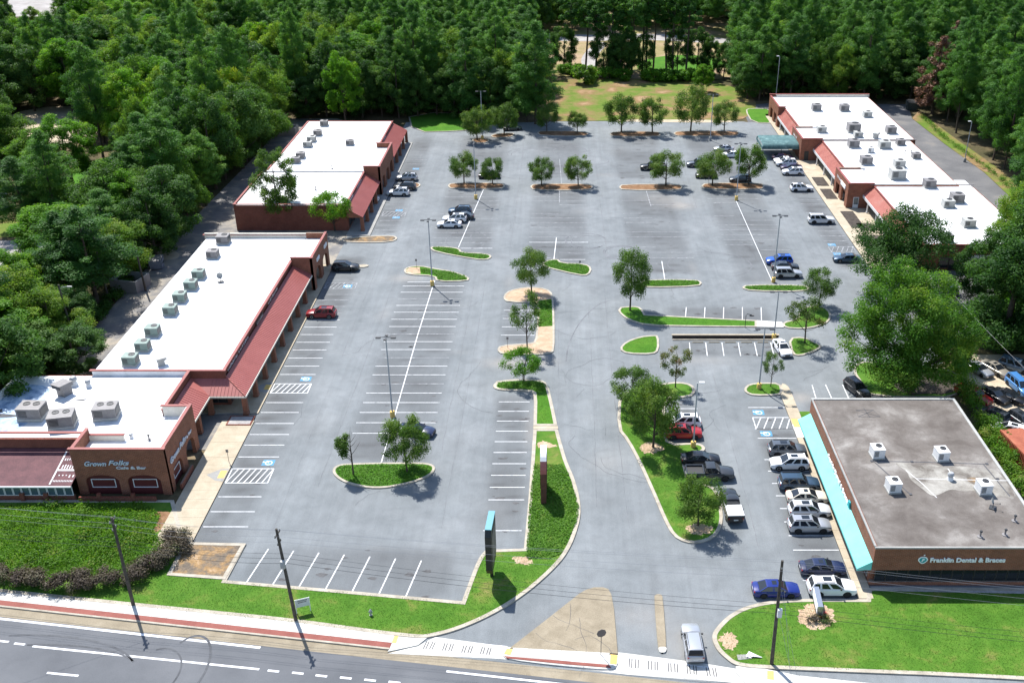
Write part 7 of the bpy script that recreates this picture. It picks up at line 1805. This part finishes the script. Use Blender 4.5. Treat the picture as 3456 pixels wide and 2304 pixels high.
for key, xy, h, w, lb in (
    ('lot0', (-21.02, 247.37), 8.38, 8.93, 'round tree beside the far lamp post at the left of the lot'), ('lot1', (-14.54, 252.07), 7.96, 7.65, 'tree in front of the dark green sedan at the far left'),
    ('lot2', (-3.79, 255.29), 6.60, 6.08, 'left small tree on the far mulch island before the pine wood'), ('lot3', (3.99, 254.07), 5.58, 5.51, 'right small tree on the far mulch island before the field'),
    ('lot4', (15.19, 254.07), 9.75, 9.25, 'left broad tree on the far island in front of the field'), ('lot0', (23.07, 254.07), 9.21, 7.93, 'right broad tree on the far island in front of the field'),
    ('lot1', (32.92, 254.88), 11.74, 9.94, 'largest far tree left of the far right lamp post'), ('lot2', (41.54, 255.29), 7.70, 7.30, 'last far tree right of the far right lamp post'),
    ('lot3', (-21.37, 213.45), 7.05, 6.62, 'left tree on the leftmost mulch island'), ('lot4', (-15.15, 213.15), 5.98, 5.48, 'right tree on the leftmost mulch island'),
    ('lot1', (-4.36, 211.96), 6.15, 6.49, 'left tree on the second mulch island'), ('lot0', (3.60, 211.96), 6.92, 6.49, 'right tree on the second mulch island'),
    ('lot2', (22.67, 211.96), 7.59, 8.09, 'only tree on the third mulch island'), ('lot3', (32.81, 211.96), 8.07, 7.71, 'left of the paired trees on the rightmost mulch island'), ('lot4', (40.78, 212.56), 8.85, 7.73, 'right of the paired trees on the rightmost mulch island'),
    ('tall0', (-5.05, 155.25), 8.25, 6.52, 'upright tree at the far end of the long median island'), ('sparse0', (-5.18, 135.25), 9.43, 5.96, 'thin sparse tree at the near end of the long median island'), ('low0', (-5.50, 125.54), 4.76, 6.60, 'low wide multi-stemmed tree on the median nose'),
    ('tall1', (11.10, 148.79), 10.72, 7.27, 'tall tree at the left end of the grass strip'), ('lot2', (11.62, 108.47), 9.29, 7.09, 'big leafy tree in the planted strip beside the red SUV'), ('lot0', (9.46, 118.45), 5.74, 6.13, 'bushy tree at the top of the planted strip'), ('sparse1', (15.96, 123.68), 6.55, 4.95, 'reddish sparse tree on the bulb beside the planted strip'),
    ('lot3', (10.63, 113.99), 6.27, 5.67, 'middle tree of the planted strip'),
    ('sparse2', (29.39, 123.92), 5.34, 3.51, 'slim sparse tree beside the shorter lamp post'), ('sparse3', (37.04, 137.39), 7.24, 7.35, 'sparse tree on the bulb right of the white sedan'), ('tall0', (42.10, 150.45), 6.66, 6.07, 'airy tree on the grass bulb beside the big maple'),
    ('half0', (-25.33, 102.31), 6.67, 3.86, 'half bare tree at the left of the near island'), ('lot4', (-18.90, 102.96), 7.67, 6.08, 'leafy tree at the right of the near island'), ('lot1', (15.40, 92.38), 6.54, 5.62, 'round tree in the mulch ring near the white covered pickup'),
    ('wispy', (-54.67, 185.58), 17.07, 9.41, 'tall wispy tree against the end wall of the far left shops'), ('low0', (-44.11, 184.88), 7.51, 9.04, 'spreading tree at the corner of the far left shops')):
    plant(key, xy, lb, h * .98, w * .88, group=LT, z=.1, rz=(0 if key == 'half0' else None))
# half dead tree gets its bare limbs
# big maple behind the office and its dark neighbours
tree_variant('maple', 19.5, 19.0, lobed(300, [(-2.6, 0, 10.0, 5.2), (-7.0, 2.6, 8.0, 3.6), (-3.6, 1.8, 15.4, 4.0), (4.2, .8, 9.2, 3.9), (-4.6, -3.4, 6.6, 3.6), (1.6, 3.0, 13.2, 4.0), (-6.4, 0, 11.6, 3.2), (.8, -3.2, 7.6, 3.6), (5.6, 2.4, 7.4, 2.8), (-1.0, -2.0, 12.5, 3.8), (-7.6, -1.6, 5.6, 2.4), (-3.0, -3.0, 4.4, 2.8), (3.4, -1.8, 5.2, 2.8), (.5, 2.5, 5.0, 3.0)], 1.9, .70), 80000, .15, M['leaf_big'], M['bark'], .6, 300, 18, lean=(-1.2, 0))
plant('maple', (48.59, 122.22), 'huge bright green maple with thick trunk behind the dental office', 19.5, 19.0, rz=0.0, z=.1)
tree_variant('dark0', 13, 15, lobed(310, random_lobes(311, 13, 15, 7, .05), 2.4, .7), 42000, .15, M['leaf_dark'], M['bark'], .4, 310, 12)
plant('dark0', (56.72, 159.01), 'wide dark leafed tree before the near end of the right shops', 13.23, 16.61, rz=1.0)

# ------------------------------------------------------------------ woods
for i in range(4): tree_variant(f'pine{i}', 23, 9.5, pine_blobs(400 + i, 23, 9.5, .22 if i < 2 else .36, 16, 10), 32000, .17, M['leaf_pine'], M['bark'], .28, 400 + i, 6, aspect=.42, jitter=.9)
for i in range(4): tree_variant(f'oak{i}', 17, 12, lobed(420 + i * 50, random_lobes(425 + i, 17, 12, 6 + i % 3, .05), 3.2, .62), 36000, .165, M['leaf_oak'], M['bark'], .32, 420 + i, 8)
for i in range(2): tree_variant(f'bright{i}', 17, 10, oak_blobs(430 + i, 17, 10, 95, .10, 1.0, .105), 30000, .165, M['leaf_bright'], M['bark'], .28, 430 + i, 8)
for i in range(2): tree_variant(f'darkoak{i}', 15, 10, oak_blobs(440 + i, 15, 10, 90, .0, 1.0, .11), 28000, .165, M['leaf_dark'], M['bark'], .28, 440 + i, 8)
tree_variant('pole0', 22, 6.5, pine_blobs(450, 22, 6.5, .62, 8, 7), 9000, .2, M['leaf_pine'], M['bark'], .26, 450, 4, aspect=.42)
tree_variant('pole1', 21, 6.0, pine_blobs(451, 21, 6.0, .58, 8, 7), 9000, .2, M['leaf_pine'], M['bark'], .24, 451, 4, aspect=.42)
tree_variant('shrub0', 4.5, 5.5, oak_blobs(460, 4.5, 5.5, 30, -.05, 1.0, .17), 3600, .24, M['leaf_oak'], M['bark'], .1, 460, 4)
tree_variant('shrub1', 3.6, 4.6, oak_blobs(461, 3.6, 4.6, 26, -.05, 1.0, .18), 3000, .22, M['leaf_weed'], M['bark'], .1, 461, 4)
tree_variant('dead0', 17, 7, pine_blobs(470, 17, 7, .15, 14, 8), 9000, .22, M['leaf_dead'], M['bark'], .25, 470, 8, aspect=.4)
tree_variant('vine0', 15, 11, lobed(480, random_lobes(481, 15, 11, 7, -.1), 3.2, .62), 32000, .165, M['leaf_dark'], M['bark'], .4, 480, 6)
W_ = 'trees of the surrounding woods'
FIXED = []
def wood(key, xy, H, Wd, label, mat=None):
    FIXED.append((xy[0], xy[1], Wd / 2)); plant(key, xy, label, H, Wd, group=W_, name='pine_tree' if key[:4] in ('pine', 'pole') else 'tree', crown_mat=mat)
wood('pine0', (-6.84, 262.37), 25, 12.5, 'big pine standing at the corner of the field')
wood('pine1', (-9.19, 264.52), 22, 10, 'pine just left of the big corner pine')
wood('bright0', (-56.06, 260.25), 19, 9.5, 'bright green tree standing out behind the far left shops')
wood('pine2', (-77.67, 192.14), 20, 13, 'large fluffy pine overhanging the left alley')
wood('pine0', (-83.86, 197.25), 19, 11, 'pine left of the large fluffy alley pine')
wood('oak0', (-85.26, 181.42), 15, 15, 'broad oak with bright top in front of the alley pines')
wood('oak1', (-80.27, 184.88), 13, 12, 'oak between the alley pines and the long strip')
wood('pine3', (-76.27, 151.12), 16, 14, 'feathery pine over the dumpster enclosure')
wood('pine1', (-80.93, 152.82), 15, 11, 'feathery pine left of the dumpster enclosure')
wood('oak2', (-81.51, 137.10), 13, 13, 'leafy tree in the lower left woods by the cafe')
wood('bright1', (-86.42, 144.62), 12, 10, 'bright leafy tree at the left picture edge')
wood('oak3', (-76.23, 135.68), 10, 10, 'low leafy tree at the wood edge behind the cafe')
wood('darkoak0', (-70.07, 128.87), 7, 9, 'dark bush mass at the near end of the alley')
wood('darkoak1', (-77.03, 127.57), 9, 10, 'dark tree just behind the cafe roof')
wood('oak1', (-108.59, 202.59), 15, 12, 'rounded oak in front of the shingled house')
wood('bright0', (-105.84, 211.08), 16, 13, 'bright oak above the yard clearing')
wood('bright1', (-95.93, 244.32), 21, 12.5, 'tall bright tree in the middle of the left woods')
wood('oak2', (-77.21, 240.60), 20, 13, 'yellowish oak at the wood edge above the far left shops', M['leaf_yellow'])
wood('bright1', (-84.92, 295.59), 20, 10, 'bright yellow green tree deep in the left woods', M['leaf_yellow'])
wood('vine0', (66.93, 137.10), 17, 15, 'vine covered dark tree at the right picture edge')
wood('vine0', (75.91, 151.12), 20, 16, 'taller vine covered tree at the right picture edge')
wood('darkoak0', (69.11, 151.12), 13, 10, 'dark tree beside the end wall of the right shops')
wood('oak3', (82.21, 169.61), 16, 12, 'leafy tree overhanging the nearest right roof')
wood('oak0', (87.51, 174.81), 15, 12, 'leafy tree at the right edge above the nearest right roof')
wood('dead0', (100.25, 272.53), 20, 11, 'dead brown pine at the edge of the right woods', None)
wood('dead0', (113.98, 300.94), 19, 7, 'second dead brown tree behind the first', None)
wood('darkoak1', (56.49, 128.87), 7, 5, 'small dark trunked tree behind the maple')
wood('bright1', (41.13, 297.17), 8, 6, 'bright green sapling clump at the right of the field')
wood('shrub0', (6.84, 308.17), 5.5, 7.0, 'leaning leafy bush at the far left corner of the field')
k = 0
for u, v, key in ((2.80, 329.90, 'pole0'), (7.64, 327.35, 'pole1'), (15.64, 319.91, 'pole0'), (18.24, 317.50, 'darkoak0'), (20.34, 318.70, 'darkoak1'), (21.76, 319.91, 'pole1'), (25.51, 324.84, 'pole0'), (26.66, 323.60, 'pole1'), (29.01, 325.47, 'pole0'), (33.10, 324.84, 'pole1'), (34.93, 322.36, 'pole0'), (38.90, 321.13, 'pole1'), (42.60, 323.60, 'darkoak1'), (12.97, 321.13, 'darkoak0'), (0.70, 328.62, 'darkoak1'), (36.55, 324.84, 'darkoak0'), (10.68, 322.36, 'pole1'), (17.06, 321.13, 'pole1')):
    q = (u, v)
    wood(key, q, 25 + (k % 4) if key[:4] == 'pole' else 14, 8.5, 'tall bare trunked pine in the thin belt behind the field' if key[:4] == 'pole' else 'dark leafy tree among the bare trunks behind the field'); k += 1
for (u, v) in ((1.36, 319.91), (4.74, 318.70), (11.37, 313.94), (14.76, 315.12), (18.66, 312.77), (26.66, 312.77), (28.56, 311.61), (31.22, 311.61), (33.82, 311.03), (37.14, 311.03), (39.99, 312.77), (44.14, 313.94)):
    q = (u, v); plant('shrub1' if k % 2 else 'shrub0', q, 'bushy shrub in the undergrowth along the back of the field', 3.4, 5.5, group='field edge undergrowth', name='shrub', cat='shrub', crown_mat=M['leaf_bright']); k += 1

ek = 0
for i in range(12):
    x = -68 + i * 4.9; y = 268.5 + (i * 37 % 5) * .8
    wood('darkoak0' if i % 2 else 'darkoak1', (x, y), 11 + (i * 53 % 7), 9.5, 'dark leafy tree at the wood edge behind the far left shops')
for i in range(9):
    x = 53 + i * 5.3; y = 289.5 + (i * 31 % 4)
    wood('darkoak1' if i % 2 else 'darkoak0', (x, y), 11 + (i * 47 % 7), 9.5, 'dark leafy tree at the wood edge behind the right shops')
for x, y in ((17, 324), (21, 327), (26, 322), (46, 320), (50, 316), (53, 310), (-9, 306), (-4, 318)):
    wood('darkoak1' if ek % 2 else 'darkoak0', (x, y), 9 + (ek * 41 % 6), 6.0, 'dark leafy tree among the bare trunks behind the field'); ek += 1
EXC = [[(-75.5, 96), (-30, 96), (-30, 268), (-66, 268), (-71, 262)], [(-30, 60), (56, 60), (56, 262), (47, 266), (52, 304), (30, 316), (-4, 316), (-9, 300), (-10, 267), (-30, 267)], [(-4, 300), (52, 300), (52, 322), (62, 335), (62, 385), (30, 396), (-6, 390), (-12, 350)],
       [(46, 60), (64, 60), (70, 140), (86, 160), (96.99, 199.89), (100.81, 225.01), (100.22, 247.37), (99.66, 272.53), (102.42, 284.87), (46, 286)], [(-120, 155), (-90, 155), (-90, 182), (-120, 182)], [(-135, 200), (-112, 200), (-112, 224), (-135, 224)], [(-150, 244), (-120, 244), (-116, 270), (-150, 275)], [(-114, 206), (-95, 206), (-95, 230), (-114, 230)], [(-260, 415), (-204, 415), (-214, 500), (-260, 500)],
       [(64, 60), (110, 60), (110, 128), (64, 133)], [(-130, 182), (-104, 182), (-104, 198), (-130, 198)]]
def kind_at(x, y, rng):
    r = rng.random()
    if x < -50 and y < 330: return rng.choice(['oak0', 'oak1', 'oak2', 'oak3', 'oak0', 'oak2', 'darkoak0', 'darkoak1', 'bright0', 'pine0', 'pine2', 'pine3', 'bright1'])
    if x < -100: return rng.choice(['oak0', 'oak1', 'oak2', 'oak3', 'bright0', 'darkoak1', 'pine2'])
    if r < .80: return rng.choice(['pine0', 'pine1', 'pine2', 'pine3'])
    return rng.choice(['oak0', 'oak1', 'darkoak0', 'bright0'])
# places where the photograph looks through the wood to open ground: no crown may stand in that line of sight
GLIMPSE = [(-97, 163, 0), (-100, 170, 0), (-105, 176, 0), (-132, 214, 4), (-137, 258, 0), (-128, 260, 0), (-103, 216, 0), (-222, 432, 0), (-214, 440, 0), (-228, 445, 0),
           (5, 335, 0), (9, 350, 0), (30, 335, 0), (34, 345, 0), (8, 372, 0), (30, 380, 0), (6, 360, 0)]
def clear_sight(x, y, H, W):
    for gx, gy, gz in GLIMPSE:
        t = (x * gx + y * gy) / (gx * gx + gy * gy)
        if not 0 < t < 1: continue
        if abs(x * gy - y * gx) / math.hypot(gx, gy) < W * .5 and 71 + (gz - 71) * t < H: return False
    return True
rng = random.Random(21)
cells = {}
spots = []
def ok(x, y, dmin):
    for p in EXC:
        if inside((x, y), p): return False
    for a, b, r in FIXED:
        if (a - x) ** 2 + (b - y) ** 2 < (r * .72) ** 2: return False
    ci, cj = int(x // 8), int(y // 8)
    for i in range(ci - 1, ci + 2):
        for j in range(cj - 1, cj + 2):
            for (a, b) in cells.get((i, j), ()):
                if (a - x) ** 2 + (b - y) ** 2 < dmin * dmin: return False
    cells.setdefault((ci, cj), []).append((x, y)); return True
for _ in range(26000):
    y = rng.uniform(104, 560); lim = 1290 / 2330 * (y * .889 + 32.5) + 14; lim2 = 1062 / 2330 * (y * .889 + 32.5) + 14
    x = rng.uniform(-lim, lim2)
    if ok(x, y, 6.0 if y < 330 else 6.8): spots.append((x, y))
spots.sort(key=lambda p: p[0] ** 2 + p[1] ** 2)
near_n = 250
far_pts = []
VAR = ['pine0', 'pine1', 'pine2', 'pine3', 'oak0', 'oak1', 'oak2', 'oak3', 'darkoak0', 'darkoak1', 'bright0', 'bright1']
LBL = {'pine': 'tall pine', 'oak': 'broadleaf tree', 'darkoak': 'dark low crowned tree', 'bright': 'light green tree'}
ZONE = {'left': ' in the woods left of the shopping strips', 'right': ' in the woods right of the stepped shops', 'back': ' in the woods beyond the back of the lot'}
cnt = 0
for i, (x, y) in enumerate(spots):
    key = kind_at(x, y, rng); base = key.rstrip('0123456789')
    if base == 'pine': H = rng.uniform(17, 27); Wd = rng.uniform(8.5, 12)
    else: H = rng.uniform(12, 21); Wd = rng.uniform(9.5, 15)
    if x < -70 and y < 200: H *= .75
    if not clear_sight(x, y, H, Wd):
        H *= .5; Wd *= .6
        if not clear_sight(x, y, H, Wd): continue
    zone = 'left' if x < -66 and y < 300 else ('right' if x > 55 else 'back')
    cnt += 1
    if cnt <= near_n: plant(key, (x, y), LBL[base] + ZONE[zone], H, Wd, group='woodland ' + base + 's ' + zone, name='pine_tree' if base == 'pine' else 'tree')
    else: far_pts.append((x, y, VAR.index(key), H, Wd, rng.uniform(0, 6.28)))
# the woods farther back read as one mass: one object of instances
vc = bpy.data.collections.new('woodland_variants')
for i, kx in enumerate(VAR):
    cm_, tm, h0, w0 = TREES[kx]
    j = bpy.data.objects.new(f'variant_{i:02d}', cm_)
    vc.objects.link(j)
fm = bpy.data.meshes.new('far_woodland'); fm.from_pydata([(p[0], p[1], 0) for p in far_pts], [], [])
for nm, tp, col in (('idx', 'INT', [p[2] for p in far_pts]), ('rot', 'FLOAT', [p[5] for p in far_pts])):
    a = fm.attributes.new(nm, tp, 'POINT'); a.data.foreach_set('value', col)
a = fm.attributes.new('siz', 'FLOAT_VECTOR', 'POINT'); sc = []
for p in far_pts:
    h0, w0 = TREES[VAR[p[2]]][2:]; sc += [p[4] / w0, p[4] / w0, p[3] / h0]
a.data.foreach_set('vector', sc)
fo = link_mesh('far_woodland', fm); tag(fo, 'dense green wood stretching to the top of the picture', 'woodland', kind='stuff')
g = bpy.data.node_groups.new('scatter_trees', 'GeometryNodeTree')
g.interface.new_socket('Geometry', in_out='INPUT', socket_type='NodeSocketGeometry'); g.interface.new_socket('Geometry', in_out='OUTPUT', socket_type='NodeSocketGeometry')
gi = g.nodes.new('NodeGroupInput'); go = g.nodes.new('NodeGroupOutput'); ip = g.nodes.new('GeometryNodeInstanceOnPoints'); ci = g.nodes.new('GeometryNodeCollectionInfo')
ci.inputs['Collection'].default_value = vc; ci.inputs['Separate Children'].default_value = True; ci.inputs['Reset Children'].default_value = True
def named(nm, tp):
    q = g.nodes.new('GeometryNodeInputNamedAttribute'); q.data_type = tp; q.inputs[0].default_value = nm; return q.outputs['Attribute']
cx_ = g.nodes.new('ShaderNodeCombineXYZ'); g.links.new(named('rot', 'FLOAT'), cx_.inputs[2])
g.links.new(gi.outputs[0], ip.inputs['Points']); g.links.new(ci.outputs[0], ip.inputs['Instance']); ip.inputs['Pick Instance'].default_value = True
g.links.new(named('idx', 'INT'), ip.inputs['Instance Index']); g.links.new(cx_.outputs[0], ip.inputs['Rotation']); g.links.new(named('siz', 'FLOAT_VECTOR'), ip.inputs['Scale'])
g.links.new(ip.outputs[0], go.inputs[0])
fo.modifiers.new('scatter', 'NODES').node_group = g

# ------------------------------------------------------------------ hedges, weeds, brush
def leafy_run(name, path, w, h, dens, size, mat, label, cat, z=.1, seed=5, kind=None):
    rs = np.random.RandomState(seed); blobs = []
    for a, b in zip(path[:-1], path[1:]):
        a = np.array(a); b = np.array(b); L = np.linalg.norm(b - a)
        for k in range(max(2, int(L / (w * .10)))):
            p = a + (b - a) * rs.uniform(); r = w * rs.uniform(.20, .36)
            blobs.append((p[0] + rs.uniform(-w * .34, w * .34), p[1] + rs.uniform(-w * .34, w * .34), z + h * rs.uniform(.35, .72), r, h * rs.uniform(.28, .42)))
    c0 = np.mean([b[:2] for b in blobs], 0)
    blobs = [(b[0] - c0[0], b[1] - c0[1], b[2], b[3], b[4]) for b in blobs]
    tot = sum(b[3] ** 2 for b in blobs)
    me = blob_crown(name, seed, blobs, int(tot * dens), size, mat, .55, .8, .3)
    o = link_mesh(name, me, None, (c0[0], c0[1], 0))
    return tag(o, label, cat, kind=kind)
leafy_run('hedge', [(-61.95, 83.71), (-58.86, 83.03), (-54.38, 82.21), (-50.22, 82.01), (-46.41, 82.69), (-43.77, 84.20), (-42.11, 86.76), (-41.77, 88.98), (-42.66, 90.51)], 3.1, 1.9, 620, .10, M['leaf_hedge'], 'long curved purple brown hedge in front of the cafe', 'hedge', seed=31)
cover('weeds', [(-68.23, 95.89), (-48.82, 96.74), (-45.91, 94.24), (-45.77, 91.05), (-43.77, 89.51), (-44.70, 85.47), (-49.88, 83.37), (-59.30, 83.92), (-62.31, 84.41)], 90, .40, .11, M['leaf_weed'], None, .1, label='tangled green weeds inside the hedge below the cafe', upright=1.1)
leafy_run('hedge', [(56.02, 125.66), (55.28, 116.75), (54.71, 108.26), (54.19, 100.67), (53.98, 93.83)], 3.6, 2.6, 130, .13, M['leaf_weed'], 'vine covered hedge between the dental office and the car yard', 'hedge', seed=33)
leafy_run('shrub', [(59.48, 135.68), (58.85, 130.19), (57.91, 126.29)], 3.0, 2.6, 130, .13, M['leaf_bright'], 'bright bush beside the red pickup in the yard', 'shrub', seed=34)
leafy_run('hedge', [(70, 92), (62, 91), (57, 90)], 4.0, 2.4, 110, .14, M['leaf_weed'], 'rank brush at the near end of the car yard', 'hedge', seed=35)
leafy_run('weeds', [(-62.79, 93.02), (-57.55, 89.13), (-58.54, 86.18), (-53.08, 85.47), (-52.91, 90.66), (-48.24, 86.18), (-48.95, 93.02), (-45.76, 88.38), (-55.22, 93.83), (-59.57, 94.65)], 5.0, .85, 42, .12, M['leaf_weed'], 'clumps of taller weeds among the tangle below the cafe', 'weeds', seed=44, kind='stuff')
leafy_run('flower_shrub', [(24.30, 77.18), (25.02, 77.49), (25.60, 77.18)], 1.6, .8, 250, .09, M['leaf_hedge'], 'low dark shrub left in the round flower bed', 'shrub', seed=36)
leafy_run('flower_shrub', [(25.78, 76.99), (26.69, 77.18)], 1.5, .75, 250, .09, M['leaf_rust'], 'low green shrub right in the round flower bed', 'shrub', seed=37)
leafy_run('flower_shrub', [(25.96, 77.61), (26.11, 77.49)], .9, .7, 420, .08, M['red_flower'], 'small red flowering plant under the low sign', 'flowers', seed=38)
leafy_run('brush', [(96.51, 202.05), (97.52, 216.47), (96.85, 233.45), (95.86, 248.92), (96.88, 271.17)], 2.0, .5, 40, .12, M['leaf_grass'], 'strip of low weeds along the rear alley edge', 'brush', seed=39, kind='stuff')
flat('alley_verge', [(94.54, 196.73), (94.71, 200.96), (95.60, 221.46), (94.23, 244.70), (93.56, 268.03), (97.73, 275.76), (98.44, 250.09), (99.81, 225.01), (99.70, 205.36)], .0, M['field'])
leafy_run('brush', [(-73.5, 128), (-74, 150), (-75, 170), (-75.5, 182)], 3.0, 1.6, 110, .2, M['leaf_dark'], 'dark brush at the foot of the trees along the left alley', 'brush', seed=40, kind='stuff')
